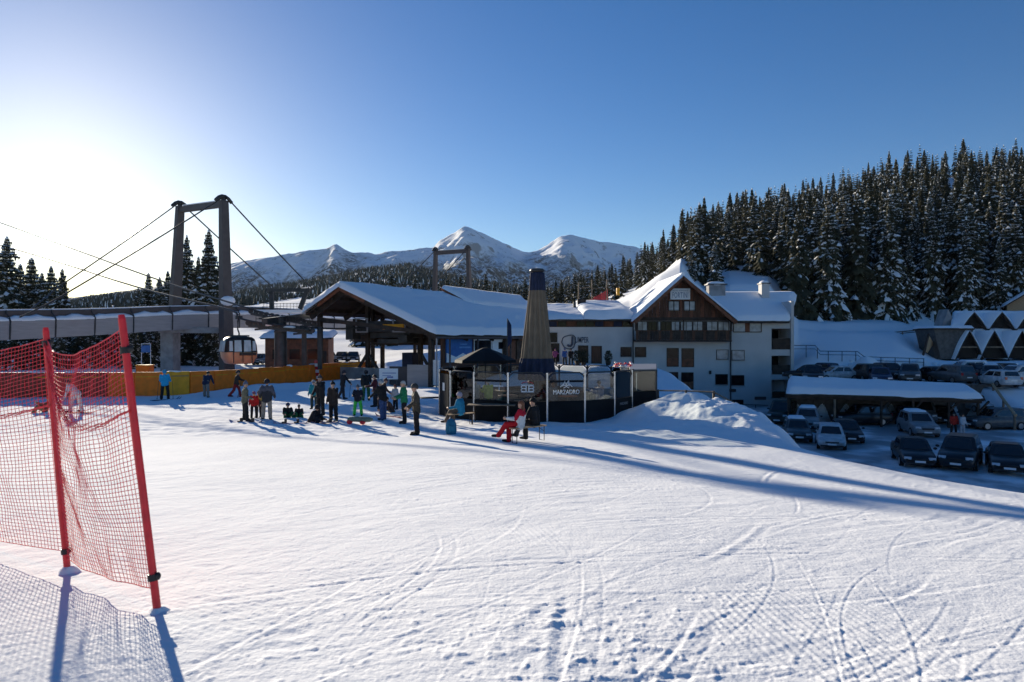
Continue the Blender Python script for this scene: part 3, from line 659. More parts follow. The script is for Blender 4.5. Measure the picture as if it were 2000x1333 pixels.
# red brown verge boards at the peak and rafters under the roof
MB().beam(S(AR, -0.12, ZR - 0.18), S(AR - 2.6, -0.12, ZR - 0.18 - 2.6 * (ZR - ZE) / AR), 0.08, 0.28).build('verge_board', M['wood_red'], stn)
MB().beam(S(AR, -0.12, ZR - 0.18), S(AR + 2.4, -0.12, ZR - 0.18 - 2.4 * (ZR - ZL) / (AL - AR)), 0.08, 0.28).build('verge_board', M['wood_red'], stn)
MB().beam(S(AR - 2.6, -0.1, ZR - 0.2 - 2.6 * (ZR - ZE) / AR), S(0, -0.1, ZE - 0.2), 0.08, 0.22).build('verge_board', M['wood_dark'], stn)
for b in (0.5, 4.5, 8.5, 13):
    MB().beam(S(AR, b, ZR - 0.42), S(0.2, b, ZE - 0.4), 0.22, 0.36).build('rafter', M['wood_dark'], stn)
    MB().beam(S(AR, b, ZR - 0.42), S(AL - 0.1, b, ZL - 0.4), 0.22, 0.36).build('rafter', M['wood_dark'], stn)
    MB().beam(S(1.0, b + 0.12, ZE + 0.05), S(AL - 1, b + 0.12, ZL - 0.55), 0.2, 0.3).build('tie_beam', M['wood_dark'], stn)
for a in (2.5, 5, 7.2, 10.5, 12.3):
    z = (ZE + (ZR - ZE) * a / AR if a < AR else ZR + (ZL - ZR) * (a - AR) / (AL - AR)) - 0.34
    MB().beam(S(a, 0.1, z), S(a, 18, z), 0.16, 0.2).build('purlin', M['wood_dark'], stn)
for (a, b, w) in ((1.0, 0.6, 0.3), (5.2, 5.0, 0.3), (9.6, 3.5, 0.32), (12.6, 1.0, 0.34), (12.6, 9, 0.3), (9.0, 12, 0.3), (5.0, 13, 0.3), (1.0, 9, 0.28)):
    z = (ZE + (ZR - ZE) * a / AR if a < AR else ZR + (ZL - ZR) * (a - AR) / (AL - AR)) - 0.4
    MB().box(S(a, b, z / 2 - 0.1), (w, w, z + 0.2), math.atan2(U.y, U.x)).build('post', M['wood_dark'], stn)
for (a, b, a2) in ((9.6, 3.5, 11.4), (9.6, 3.5, 7.8), (5.2, 5.0, 3.6)):
    MB().beam(S(a, b, 2.4), S(a2, b, 0.1), 0.16, 0.22).build('brace', M['dark_steel'], stn)
# machinery hung under the roof
mc = MB(); mc.box(S(7.2, 4.0, 4.6), (5.6, 2.6, 0.9), math.atan2(U.y, U.x)); mc.box(S(7.2, 5.0, 3.9), (4.2, 3.2, 0.5), math.atan2(U.y, U.x))
mc.cyl(S(7.4, 5, 3.2), S(7.4, 5, 3.55), 1.9, n=24); mc.box(S(5.4, 3.2, 3.6), (0.9, 0.8, 0.6), math.atan2(U.y, U.x)); mc.box(S(10.6, 2.8, 4.2), (0.8, 1.0, 1.4), math.atan2(U.y, U.x))
mc.build('lift_machinery', M['dark_steel'], stn, 0.04)
fr = MB()
for a in (9.3, 5.4):
    for da, dz, w, h in ((0, 0.55, 1.3, 0.1), (0, -0.55, 1.3, 0.1), (-0.6, 0, 0.1, 1.1), (0.6, 0, 0.1, 1.1)):
        fr.box(S(a + da, 2.4, 4.7 + dz), (w, 0.1, h), math.atan2(U.y, U.x))
fr.build('service_frame', M['clad'], stn)
MB().box(S(5.9, 2.3, 4.55), (2.1, 0.12, 0.42), math.atan2(U.y, U.x)).build('yellow_band', M['yellow'], stn)
# low wall, back walls with windows, side hall
MB().box(S(10.6, 3.4, 0.5), (5.5, 0.3, 1.3), math.atan2(U.y, U.x)).build('low_wall', M['conc'], stn, 0.03)
MB().box(S(3.2, 11.0, 2.0), (5.6, 0.2, 4.2), math.atan2(U.y, U.x)).build('back_wall', M['wood_dark'], stn)
for a in (4.9, 4.2, 2.2):
    w = MB().box(S(a, 10.86, 1.95), (0.62, 0.06, 1.2), math.atan2(U.y, U.x)).build('window', M['window_pale'], stn)
    MB().box(S(a, 10.81, 1.95), (0.62, 0.04, 0.06), math.atan2(U.y, U.x)).box(S(a, 10.81, 1.95), (0.06, 0.04, 1.2), math.atan2(U.y, U.x)).build('sash', M['dark_steel'], w)
MB().box(S(2.3, 0.9, 0.75), (2.2, 0.12, 1.7), math.atan2(U.y, U.x)).build('grey_screen', M['clad'], stn)
MB().box(S(4.6, 1.6, 0.65), (2.2, 0.12, 1.5), math.atan2(U.y, U.x)).build('grey_screen', M['steel'], stn)
MB().box(S(0.75, 0.7, 1.05), (0.9, 0.1, 1.9), math.atan2(U.y, U.x)).build('white_board', M['white'], stn)
MB().box(S(7.0, 6.2, 1.1), (1.1, 1.4, 2.6), math.atan2(U.y, U.x)).build('control_cabin', M['navy'], stn)
# side hall facing the bar: timber base, posters and windows under the eave
rzV = math.atan2(V.y, V.x)
MB().box(S(0.95, 9.6, 1.9), (15.4, 0.2, 4.2), rzV).build('side_wall', M['wood'], stn)
for (b0, b1, z0, z1, mt, nm) in ((2.3, 6.0, 1.75, 3.55, 'blue_sign', 'blue_poster'), (6.25, 9.0, 1.75, 3.5, 'window', 'window'), (9.2, 11.4, 1.85, 3.5, 'white', 'notice_panel'), (11.8, 13.2, 1.2, 3.4, 'wood_red', 'door'), (13.6, 16.9, 1.75, 3.4, 'wood_dark', 'shutter')):
    o = MB().box(S(0.8, (b0 + b1) / 2, (z0 + z1) / 2), (b1 - b0, 0.08, z1 - z0), rzV).build(nm, M[mt], stn)
    if nm in ('window', 'notice_panel'):
        MB().box(S(0.74, (b0 + b1) / 2, z1), (b1 - b0 + 0.1, 0.06, 0.08), rzV).box(S(0.74, (b0 + b1) / 2, z0), (b1 - b0 + 0.1, 0.06, 0.08), rzV).box(S(0.74, b0, (z0 + z1) / 2), (0.08, 0.06, z1 - z0), rzV).box(S(0.74, b1, (z0 + z1) / 2), (0.08, 0.06, z1 - z0), rzV).build('frame', M['white'], o)
    if nm == 'notice_panel':
        MB().box(S(0.74, 10.6, 3.0), (0.7, 0.05, 0.6), rzV).build('small_pane', M['window'], o)
    if nm == 'blue_poster':
        MB().add([S(0.75, 2.3, 1.75), S(0.75, 6.0, 1.75), S(0.75, 6.0, 2.0), S(0.75, 4.6, 2.45), S(0.75, 3.6, 2.15), S(0.75, 2.3, 2.5)], [(0, 1, 2, 3, 4, 5)]).build('poster_snow', M['white'], o)
        MB().box(S(0.745, 4.9, 2.9), (1.6, 0.03, 0.12), rzV).box(S(0.745, 4.7, 3.15), (1.0, 0.03, 0.08), rzV).build('poster_streak', mat('poster_light_blue', (0.12, 0.3, 0.55), 0.5), o)
MB().beam(S(0.05, -0.1, ZE - 0.28), S(0.05, 18, ZE - 0.28), 0.12, 0.14).build('gutter', M['steel'], stn)
MB().cyl(S(0.12, 0.1, ZE - 0.35), S(0.12, 0.1, 0), 0.06).build('downpipe', M['clad'], stn)
for b in (2.1, 6.1, 11.6): MB().box(S(0.3, b, (ZE - 0.3) / 2), (0.1, 0.1, ZE - 0.3), rzV).build('post', M['steel'], stn)
# raised roof piece behind the ridge with its red brown cheek
slab(MB(), [S(6.2, 15, 6.85), S(9.6, 14.2, 8.7), S(9.6, 31, 8.6), S(6.0, 27, 6.85)], 0.3).build('dormer_roof', M['wood_red'], stn)
snow_slab([S(6.1, 14.9, 6.87), S(9.7, 14.1, 8.72), S(9.7, 31, 8.62), S(5.9, 27, 6.87)], 0.3, 'dormer_snow', stn, 9, 18, 40, 0.4, 0.05)
MB().add([S(6.2, 15.15, 6.3), S(9.4, 14.4, 7.6), S(9.5, 14.4, 8.45), S(6.25, 15.15, 6.6)], [(0, 1, 2, 3)]).build('dormer_cheek', M['wood_red'], stn)

# ------------------------------------------------------------------ ropeway: tower, ropes, cabin
tw = empty('lift_tower', (W(548, 0, 53.5).x, 53.5, 0), 0, 'dark steel lift tower with sheave trains in front of the station', 'lift tower'); Ot = Vector(tw.location)
MB().cyl((0, 0, -0.2), (0, 0, 5.2), 0.52, 0.45, 14).build('mast', M['dark_steel'], tw)
ropeB = [W(-340, 390, 118), W(30, 487, 100), W(265, 560, 66), W(440, 603, 54), W(467, 621, 52.5), W(520, 632, 52), W(640, 642, 55.5), W(720, 640, 57)]
ropeA = [W(-400, 300, 140), W(0, 435, 118), W(290, 540, 76), W(452, 592, 60), W(500, 607, 58.5), W(560, 622, 58), W(640, 630, 58.5), W(740, 632, 60)]
def rope(pts, label):
    o = MB().tube(crv(pts, 6), 0.08, 6).build('haul_rope', M['dark_steel']); tag(o, label, 'cable', 'haul ropes'); return o
rope(ropeB, 'haul rope carrying the gondola cabin into the lift station, lower of two')
rope(ropeA, 'haul rope sloping down from the upper left to the lift tower, higher of two')
MB().beam((-0.6, -1.8, 4.9), (0.9, 5.0, 5.6), 0.5, 0.45).build('crossarm', M['dark_steel'], tw)
for (pa, pb, n) in ((W(485, 627, 52.3), W(610, 642, 53.5), 14), (W(490, 605, 58.7), W(625, 630, 58.3), 14)):
    tr = MB(); a = pa - Ot; b = pb - Ot
    tr.beam(a - Vector((0, 0, 0.35)), b - Vector((0, 0, 0.35)), 0.18, 0.22)
    for k in range(n):
        p = a.lerp(b, k / (n - 1)) - Vector((0, 0, 0.16)); tr.cyl(p - Vector((0, 0.09, 0)), p + Vector((0, 0.09, 0)), 0.2, n=10)
    for k in (0.2, 0.5, 0.8):
        p = a.lerp(b, k); tr.beam(p - Vector((0.5, 0, 0.55)), p - Vector((-0.5, 0, 0.45)), 0.12, 0.14)
    tr.build('sheave_train', M['dark_steel'], tw)
    MB().ell(a.lerp(b, 0.62) + Vector((0, 0, -0.12)), (0.6, 0.25, 0.12)).ell(a.lerp(b, 0.3) + Vector((0, 0, -0.15)), (0.35, 0.2, 0.09)).build('snow_patch', M['snow_roof'], tw)
rl = MB()
for k in range(9): p = W(500 + 13 * k, 634 + k * 1.2, 53.0) - Ot; rl.cyl(p, p + Vector((0, 0, 0.95)), 0.025, n=4)
rl.beam(W(500, 611, 53) - Ot, W(604, 621, 53) - Ot, 0.04, 0.04); rl.beam(W(500, 623, 53) - Ot, W(604, 633, 53) - Ot, 0.04, 0.04); rl.beam(W(500, 636, 53) - Ot, W(604, 645, 53) - Ot, 0.6, 0.06)
rl.build('service_walkway', M['dark_steel'], tw)
for px in (594, 625): MB().box(W(px, 680, 54.5) - Ot, (0.3, 0.3, 3.4)).build('support_post', M['dark_steel'], tw)
# gondola cabin
gc = empty('gondola_cabin', W(467, 712, 52.5), R(38), 'gondola cabin with tan lower shell and bright windows hanging beside the lift tower', 'gondola')
M['cab'] = mat('cabin_tan', (0.40, 0.24, 0.14), 0.45, var=0.12, scale=2)
M['cab_w'] = mat('cabin_window', (0.35, 0.48, 0.5), 0.06, var=0.25, scale=1.6, spec=0.9)
def cabsec(z, hx, hy, n=20, p=4):
    r = []
    for k in range(n):
        t = 2 * math.pi * k / n; c, s_ = math.cos(t), math.sin(t)
        r.append((hx * math.copysign(abs(c) ** (2 / p), c), hy * math.copysign(abs(s_) ** (2 / p), s_), z))
    return r
def loft(mb, secs, mi=0, caps=True, smooth=True):
    n = len(secs[0]); vs = [v for s_ in secs for v in s_]
    fs = [(i * n + k, i * n + (k + 1) % n, (i + 1) * n + (k + 1) % n, (i + 1) * n + k) for i in range(len(secs) - 1) for k in range(n)]
    mb.add(vs, fs, mi, smooth)
    if caps: mb.add(secs[0], [tuple(reversed(range(n)))], mi); mb.add(secs[-1], [tuple(range(n))], mi)
    return mb
loft(MB(), [cabsec(0.05, 0.75, 0.6), cabsec(0.12, 1.0, 0.82), cabsec(0.55, 1.22, 0.93), cabsec(0.95, 1.27, 0.95)]).build('lower_shell', M['cab'], gc)
loft(MB(), [cabsec(0.95, 1.26, 0.94), cabsec(1.5, 1.2, 0.91), cabsec(1.95, 1.05, 0.84), cabsec(2.1, 0.85, 0.7), cabsec(2.15, 0.5, 0.4)]).build('upper_shell', M['black'], gc)
def wpan(x0, x1, y, z0, z1, tilt, name='window', m='cab_w'):
    mb = MB().add([(x0, y, z0), (x1, y, z0), (x1 - tilt, y + 0.08, z1), (x0 + tilt, y + 0.08, z1)], [(0, 1, 2, 3)])
    mb.add([(x0, y - 0.015, z0), (x1, y - 0.015, z0), (x1 - tilt, y + 0.065, z1), (x0 + tilt, y + 0.065, z1)], [(0, 1, 2, 3)])
    return mb.build(name, M[m], gc)
wpan(-0.62, -0.08, -0.97, 1.0, 1.86, 0.03); wpan(0.08, 0.62, -0.97, 1.0, 1.86, 0.03)
wpan(0.72, 0.98, -0.955, 1.05, 1.8, 0.02); wpan(-0.98, -0.72, -0.955, 1.05, 1.8, 0.02)
MB().add([(-1.29, -0.72, 1.0), (-1.29, 0.72, 1.0), (-1.17, 0.62, 1.85), (-1.17, -0.62, 1.85), (-1.305, -0.72, 1.0), (-1.305, 0.72, 1.0), (-1.185, 0.62, 1.85), (-1.185, -0.62, 1.85)], [(0, 1, 2, 3), (4, 5, 6, 7), (0, 1, 5, 4), (1, 2, 6, 5), (2, 3, 7, 6), (3, 0, 4, 7)]).build('end_window', M['cab_w'], gc)
for x in (-0.68, 0.0, 0.68): MB().beam((x, -0.99, 0.15), (x, -0.93, 1.9), 0.05, 0.05).build('door_edge', M['black'], gc)
MB().box((0.35, -1.03, 0.8), (1.2, 0.16, 0.2)).build('ski_rack', M['black'], gc)
MB().tube([(0, 0, 2.1), (0, 0, 2.4), (0.0, 0.35, 2.7), (0, 0.35, 3.35), (0, 0.05, 3.6)], 0.06, 8).box((0, 0, 2.2), (1.4, 0.5, 0.1)).box((0, 0.05, 3.6), (0.5, 0.2, 0.25)).build('hanger', M['dark_steel'], gc)

# timber hall and dark sheds behind the station
hl = empty('timber_hall', (W(600, 0, 78).x, 78, g1(W(600, 0, 78).x, 78)), R(8), 'low brown timber hall seen between the posts behind the lift station', 'building')
MB().bb(-4.2, 2.6, -2, 3, 0, 3.6).build('wall', M['wood_red'], hl); slab(MB(), [Vector((-4.6, -2.6, 3.6)), Vector((3.0, -2.6, 3.6)), Vector((3.0, 3.6, 4.3)), Vector((-4.6, 3.6, 4.3))], 0.2).build('roof', M['wood_dark'], hl)
snow_slab([Vector((-4.7, -2.7, 3.62)), Vector((3.1, -2.7, 3.62)), Vector((3.1, 3.7, 4.32)), Vector((-4.7, 3.7, 4.32))], 0.35, 'roof_snow', hl, 71, 20, 14, 0.4)
for x in (-3.4, -1.6, 0.4): MB().bb(x, x + 1.1, -2.05, -1.98, 1.2, 2.3).build('window', M['window'], hl)
MB().bb(1.6, 2.4, -2.06, -1.98, 0, 2.1).build('door', M['wood_dark'], hl)
MB().box(S(6.4, 14.5, 1.6), (3.6, 0.2, 3.4), math.atan2(U.y, U.x)).build('back_wall', M['wood_dark'], stn)
for (a, b) in ((11.2, 6.0), (7.6, 8.0), (3.4, 4.0), (12.6, 14.0)):
    z = (ZE + (ZR - ZE) * a / AR if a < AR else ZR + (ZL - ZR) * (a - AR) / (AL - AR)) - 0.4
    MB().box(S(a, b, z / 2 - 0.1), (0.26, 0.26, z + 0.2), math.atan2(U.y, U.x)).build('post', M['wood_dark'], stn)
MB().box(S(11.3, 5.4, 4.3), (3.4, 1.6, 0.7), math.atan2(U.y, U.x)).box(S(8.6, 8.0, 4.0), (7.5, 1.2, 0.6), math.atan2(U.y, U.x)).build('drive_housing', M['dark_steel'], stn, 0.04)

hs_ = MB(); rzU = math.atan2(U.y, U.x)
hs_.box(S(6.6, 9.5, 4.0), (8.6, 8.0, 1.9), rzU); hs_.box(S(11.4, 8.0, 4.1), (2.4, 6.0, 1.6), rzU)
hs_.build('dark_infill', M['wood_dark'], stn, 0.05)  # big dark box added under the roof to darken the station interior
for z in (3.3, 3.75, 4.2, 4.65): MB().box(S(6.6, 5.42, z), (8.4, 0.06, 0.1), rzU).build('slat', M['dark_steel'], stn)
# ------------------------------------------------------------------ hotel
YH = 75.0
def HX(px): return (px - 1000) / F * YH
def HZ(py): return CZ + (664 - py) / F * YH
hot = empty('alpine_hotel', (HX(1328), YH, -3.7), 0, 'white rendered alpine hotel with dark timber gable and snow covered roofs', 'hotel')
OH = Vector(hot.location)
def hb(px0, px1, py0, py1, y0, y1, name, m, parent=None, bevel=0):
    """box on the facade: pixel rectangle, y0..y1 = depth relative to the facade (negative = towards the viewer)"""
    mb = MB().bb(HX(px0) - OH.x, HX(px1) - OH.x, y0, y1, HZ(py1) - OH.z, HZ(py0) - OH.z)
    return mb.build(name, M[m] if isinstance(m, str) else m, parent or hot, bevel)
# walls, with the loggia recesses left open
hb(1238, 1426, 626, 806, 0, 10, 'wall', 'render')
hb(1426.2, 1507, 626, 806, 0.02, 10, 'wall', 'render')
hb(1070, 1237.8, 639, 740, 0.03, 9, 'wall', 'render')
hb(1070, 1237.8, 622, 639, 0.25, 9, 'upper_wall', 'wood')
# loggia tower at the right end: floors, back wall, pillar
hb(1507.2, 1544, 626, 806, 3.0, 10, 'loggia_back_wall', 'conc')
for (a, b) in ((626, 642), (683, 695), (732, 742), (778, 806)):
    hb(1507.2, 1544, a, b, 0.04, 3.0, 'loggia_slab', 'render')
hb(1544.2, 1550, 588, 806, -0.1, 5, 'end_pillar', 'render')
for (a, b) in ((668, 683), (720, 732), (772, 778)):
    p_ = empty('loggia_parapet'); p_.parent = hot
    bpy.data.objects.remove(p_)
    hb(1509, 1543.5, a - 7, b - 0.3, 0.06, 0.16, 'loggia_parapet', 'wood_dark')
for (a, b) in ((644, 668), (697, 720), (744, 772)):
    hb(1512, 1520, a, b + 8, 2.6, 2.95, 'loggia_door', 'wood_dark'); hb(1524, 1540, a, b + 8, 2.9, 2.98, 'loggia_window', 'window')
# timber gable above the window band
zE, zRg = HZ(627), HZ(541)
gx0, gx1, gxm = HX(1238) - OH.x, HX(1426) - OH.x, 0.0
N_B = 26
for k in range(N_B):       # vertical cladding boards, each its own piece
    xa = gx0 + (gx1 - gx0) * k / N_B; xb = gx0 + (gx1 - gx0) * (k + 1) / N_B - 0.03
    def ztop(x): return zE - OH.z + (zRg - zE) * (1 - abs(x / (gx1 if x > 0 else gx0))) - 0.15
    za, zb = ztop(xa), ztop(xb); zl = HZ(622) - OH.z
    if max(za, zb) < zl + 0.1: continue
    za = max(za, zl + 0.02); zb = max(zb, zl + 0.02)
    pts = [(xa, zl), (xb, zl), (xb, zb)] + ([(gxm, zRg - OH.z - 0.15)] if xa < gxm < xb else []) + [(xa, za)]
    MB().prism(pts, 'Y', -0.06 - 0.02 * (k % 2), 0.05).build('cladding_board', M['wood'] if k % 3 else M['wood_red'], hot)
hb(1238, 1426, 620, 627, -0.09, 0.1, 'gable_sill_beam', 'wood_dark')
# window band behind the balcony
hb(1240, 1424, 627.5, 646.5, -0.03, 0.02, 'band_wall', 'wood_dark')
for (a, b, mt) in ((1245, 1263, 'window_pale'), (1265, 1281, 'window'), (1284, 1289, 'window_pale'), (1290, 1310, 'window'), (1311, 1326, 'window_pale'), (1329, 1351, 'window_pale'), (1353, 1371, 'window_pale'), (1380, 1400, 'window_pale'), (1402, 1422, 'window_pale')):
    w = hb(a, b, 629, 646.3, -0.07, -0.03, 'window', mt)
    hb(a, a + 0.9, 629, 646.3, -0.1, -0.07, 'frame', 'wood_dark', w); hb((a + b) / 2 - 0.5, (a + b) / 2 + 0.5, 629, 646.3, -0.1, -0.07, 'mullion', 'wood_dark', w)
# balcony with boarded parapet
bal = empty('balcony', (0, 0, 0)); bal.parent = hot
hb(1237.5, 1422, 664.5, 667.8, -1.35, -0.02, 'floor_slab', 'wood_dark', bal)
for k in range(34):
    x0 = 1237.6 + (1421.8 - 1237.6) * k / 34
    hb(x0, x0 + 5.1, 647, 664.3, -1.34 + 0.012 * (k % 2), -1.27, 'board', 'wood_dark' if k % 4 else 'wood', bal)
hb(1237, 1422.5, 645.6, 647, -1.4, -1.2, 'handrail', 'wood', bal)
for px in (1238, 1329, 1421): hb(px - 1, px + 1, 627, 646, -1.36, -1.2, 'post', 'wood_dark', bal)
# gable windows and the name board
for (a, b) in ((1305, 1326), (1335, 1357)):
    w = hb(a, b, 589, 607, -0.14, -0.05, 'window', 'window_pale')
    for x in (a - 0.6, (a + b) / 2 - 0.8, b - 0.9): hb(x, x + 1.6, 588, 608, -0.18, -0.14, 'frame', 'wood_dark', w)
    hb(a, b, 588, 589.4, -0.18, -0.14, 'frame', 'wood_dark', w); hb(a, b, 605.5, 606.5, -0.18, -0.14, 'frame', 'wood_dark', w)
sign = hb(1308, 1346.5, 564, 585.5, -0.32, -0.12, 'name_board', 'white')
M['sign_txt'] = mat('grey_blue_lettering', (0.22, 0.27, 0.36), 0.5)
text('FORTINI', (HX(1327.2) - OH.x, -0.33, HZ(582.2) - OH.z), 0.86, M['sign_txt'], sign, sx=0.5, spacing=1.12, bold=0.012)
text('HOTEL RESIDENCE', (HX(1327.2) - OH.x, -0.33, HZ(569.4) - OH.z), 0.2, M['sign_txt'], sign)
# windows in the white walls
def win(a, b, c, d, orange=False, m='window', nm='window'):
    w = hb(a, b, c, d, -0.03, 0.06, nm, m)
    for (x0, x1, y0, y1) in ((a - 1, a, c - 1, d + 1), (b, b + 1, c - 1, d + 1), (a, b, c - 1, c), (a, b, d, d + 1)):
        hb(x0, x1, y0, y1, -0.06, 0.04, 'frame', 'wood_dark', w)
    if orange: hb(a + 0.3, b - 0.3, c + (d - c) * 0.56, d - 0.2, -0.05, -0.03, 'lower_panel', 'wood_red', w)
    else: hb(a - 1.4, b + 1.4, d + 1, d + 1.8, -0.14, 0.0, 'sill', 'conc', w)
    return w
for r in ((1303, 1324.5, 681, 715.5), (1332, 1354.5, 681.5, 716.5), (1302, 1323.5, 728, 758.5), (1331.5, 1353.5, 728.5, 759.5)): win(*r, orange=True)
for r in ((1241, 1261, 679, 696.5), (1398, 1420.5, 732, 750.5), (1429.5, 1452.5, 734, 752), (1428, 1451, 782, 796)): win(*r)
for r in ((1400, 1421.5, 684, 701.5), (1430, 1453, 685, 703)): win(*r, m='window_pale')
win(1213, 1232.5, 679, 696)
w = hb(1433, 1486, 631, 648, -0.03, 0.06, 'window', 'window_pale'); hb(1455, 1464, 631, 648, -0.08, -0.03, 'centre_post', 'wood_red', w)
for (x0, x1, y0, y1) in ((1432, 1433.2, 630, 649), (1486, 1487.2, 630, 649), (1433, 1486, 629.6, 631), (1433, 1486, 648, 649.4)): hb(x0, x1, y0, y1, -0.09, 0.03, 'frame', 'wood_dark', w)
# left wing: ribbon windows, doors, wall emblem
cols = ('navy', 'window', 'wood', 'window', 'window', 'navy', 'wood_red', 'navy', 'window')
for k, c in enumerate(cols): hb(1072 + k * 18.2, 1072 + k * 18.2 + 15.5, 626, 638, 0.16, 0.25, 'ribbon_window', c)
win(1073, 1087.5, 651, 668); win(1074, 1091.5, 672, 706, nm='door'); win(1130, 1148, 676, 708, nm='door'); win(1156, 1174.5, 677, 709, nm='door', m='wood')
emb = empty('wall_emblem', (HX(1122) - OH.x, 0, HZ(667) - OH.z)); emb.parent = hot
M['emblem'] = mat('dark_grey_lettering', (0.07, 0.08, 0.11), 0.6)
k_ = YH / F
ring = [(-25, -2), (-22, 7), (-13, 11), (-2, 11.5), (2, 3), (0, -8), (-5, -14), (-13, -14.5), (-20, -11)]
rp_ = crv([(x * k_, -0.03, z * k_) for x, z in ring + [ring[0]]], 5)
MB().tube(rp_, 0.055, 5).build('ring', M['emblem'], emb)
jj = crv([(-4 * k_, -0.03, 10 * k_), (-4.2 * k_, -0.03, 2 * k_), (-4.8 * k_, -0.03, -6 * k_), (-9 * k_, -0.03, -9.5 * k_), (-14 * k_, -0.03, -7 * k_)], 5)
MB().tube(jj, 0.12, 5).build('letter_j', M['emblem'], emb)
text('JUMPER', (13.5 * k_, -0.01, -2.6 * k_), 0.92, M['emblem'], emb, sx=0.52, bold=0.006)
# small wall fittings, downpipes
hb(1385, 1388.5, 724, 731, -0.2, 0.0, 'wall_lamp', 'black'); hb(1424.6, 1437, 760, 765.5, -0.1, 0.02, 'vent_box', 'wood_dark'); hb(1474, 1496, 775, 781, -0.05, 0.02, 'plaque', 'steel')
for px, t_ in ((1236.3, 626), (1426.5, 626)): MB().cyl((HX(px) - OH.x, -0.12, HZ(t_) - OH.z), (HX(px) - OH.x, -0.12, 0), 0.075).build('downpipe', M['dark_steel'], hot)
# roofs: gable block
ov = 1.5
def H(x, y, z): return Vector((x, y, z - OH.z))
gl, gr = HX(1232) - OH.x, HX(1431) - OH.x
for s_, ex in ((-1, gl), (1, gr)):
    zl = HZ(628)
    q = [H(ex, -ov, zl), H(0, -ov, HZ(541)), H(0, 11, HZ(541)), H(ex, 11, zl)]
    slab(MB(), q, 0.25).build('roof_plane', M['wood_red'], hot)
    q = [p + Vector((0, 0, 0.02)) for p in q]
    q[0].x += s_ * 0.1; q[3].x += s_ * 0.1; q[0].y -= 0.1; q[1].y -= 0.1
    snow_slab(q, 0.34, 'roof_snow', hot, 11 + s_, 34, 40, 0.35, 0.06)
    MB().beam(H(ex * 0.97, -ov - 0.03, zl - 0.22), H(0, -ov - 0.03, HZ(541) - 0.2), 0.07, 0.3).build('verge_board', M['wood_red'], hot)
MB().cyl(H(0, -ov + 0.1, HZ(541) + 0.14), H(0, 11, HZ(541) + 0.14), 0.24, n=10).build('ridge_snow', M['snow_roof'], hot)
# right wing roof with its flared end
e0, e1, r1 = HX(1427) - OH.x, HX(1537) - OH.x, (1556 - 1000) / F * 81 - OH.x
zr = CZ + (664 - 575) / F * 81
q = [H(e0, -0.7, HZ(627)), H(e1, -0.7, HZ(627)), H(r1, 6, zr), H(e0 - 3.0, 6, zr)]
slab(MB(), q, 0.28).build('roof_plane', M['wood_dark'], hot)
snow_slab([p + Vector((0, 0, 0.02)) for p in q], 0.42, 'roof_snow', hot, 21, 40, 30, 0.45, 0.06)
slab(MB(), [H(e0 - 3, 6.02, zr), H(r1, 6.02, zr), H(e1 + 1, 11, HZ(600)), H(e0, 11, HZ(600))], 0.28).build('roof_plane', M['wood_dark'], hot)
MB().add([H(HX(1545) - OH.x, 0.2, HZ(627) - 0.3), H(HX(1545) - OH.x + 2.2, 5.9, zr - 0.35), H(HX(1545) - OH.x + 2.2, 5.9, HZ(640)), H(HX(1545) - OH.x, 0.2, HZ(640))], [(0, 1, 2, 3)]).build('end_wall', M['render'], hot)
# left wing roof
q = [H(HX(1068) - OH.x, -0.7, HZ(624)), H(HX(1240) - OH.x, -0.7, HZ(624)), H(HX(1243) - OH.x, 11, HZ(589)), H(HX(1066) - OH.x, 11, HZ(589))]
slab(MB(), q, 0.25).build('roof_plane', M['wood_dark'], hot)
ql = [q[0].lerp(q[1], 0.0), q[0].lerp(q[1], 0.43), q[3].lerp(q[2], 0.43), q[3].lerp(q[2], 0.0)]
qr = [q[0].lerp(q[1], 0.40), q[1], q[2], q[3].lerp(q[2], 0.40)]
snow_slab([p + Vector((0, 0, 0.02)) for p in ql], 0.35, 'roof_snow', hot, 31, 30, 24, 0.4, 0.1)
snow_slab([p + Vector((0, 0, 0.03)) for p in qr], 0.85, 'roof_snow', hot, 32, 34, 24, 0.8, 0.1)
# chimneys
for (px, py, Y_, w, h, sw) in ((1398, 578, 80, 1.9, 1.3, 2.3), (1492, 578, 79.5, 0.9, 1.5, 1.1)):
    c = W(px, py, Y_) - OH
    ch = MB().box(c + Vector((0, 0, 0.1)), (w, 1.1, h + 1)).build('chimney', M['conc'] if w > 1 else M['render'], hot)
    MB().box(c + Vector((0, 0, h / 2 + 0.66)), (sw, 1.4, 0.12)).build('chimney_cap', M['dark_steel'], ch); MB().ell(c + Vector((0, 0, h / 2 + 0.72)), (sw * 0.5, 0.7, 0.32)).build('chimney_snow', M['snow_roof'], ch)
# little stack, wall of firewood and poles on the left wing roof terrace
for (px, py, Y_, w, d_, h, nm, mt) in ((1122, 597, 82, 0.32, 0.32, 0.9, 'vent_stack', 'dark_steel'), (1136, 592, 82.5, 1.0, 0.4, 1.0, 'timber_store', 'wood_dark'), (1207, 570, 84, 0.35, 0.5, 0.9, 'roof_hatch', 'yellow')):
    c = W(px, py, Y_) - OH; MB().box(c, (w, d_, h)).build(nm, M[mt], hot)
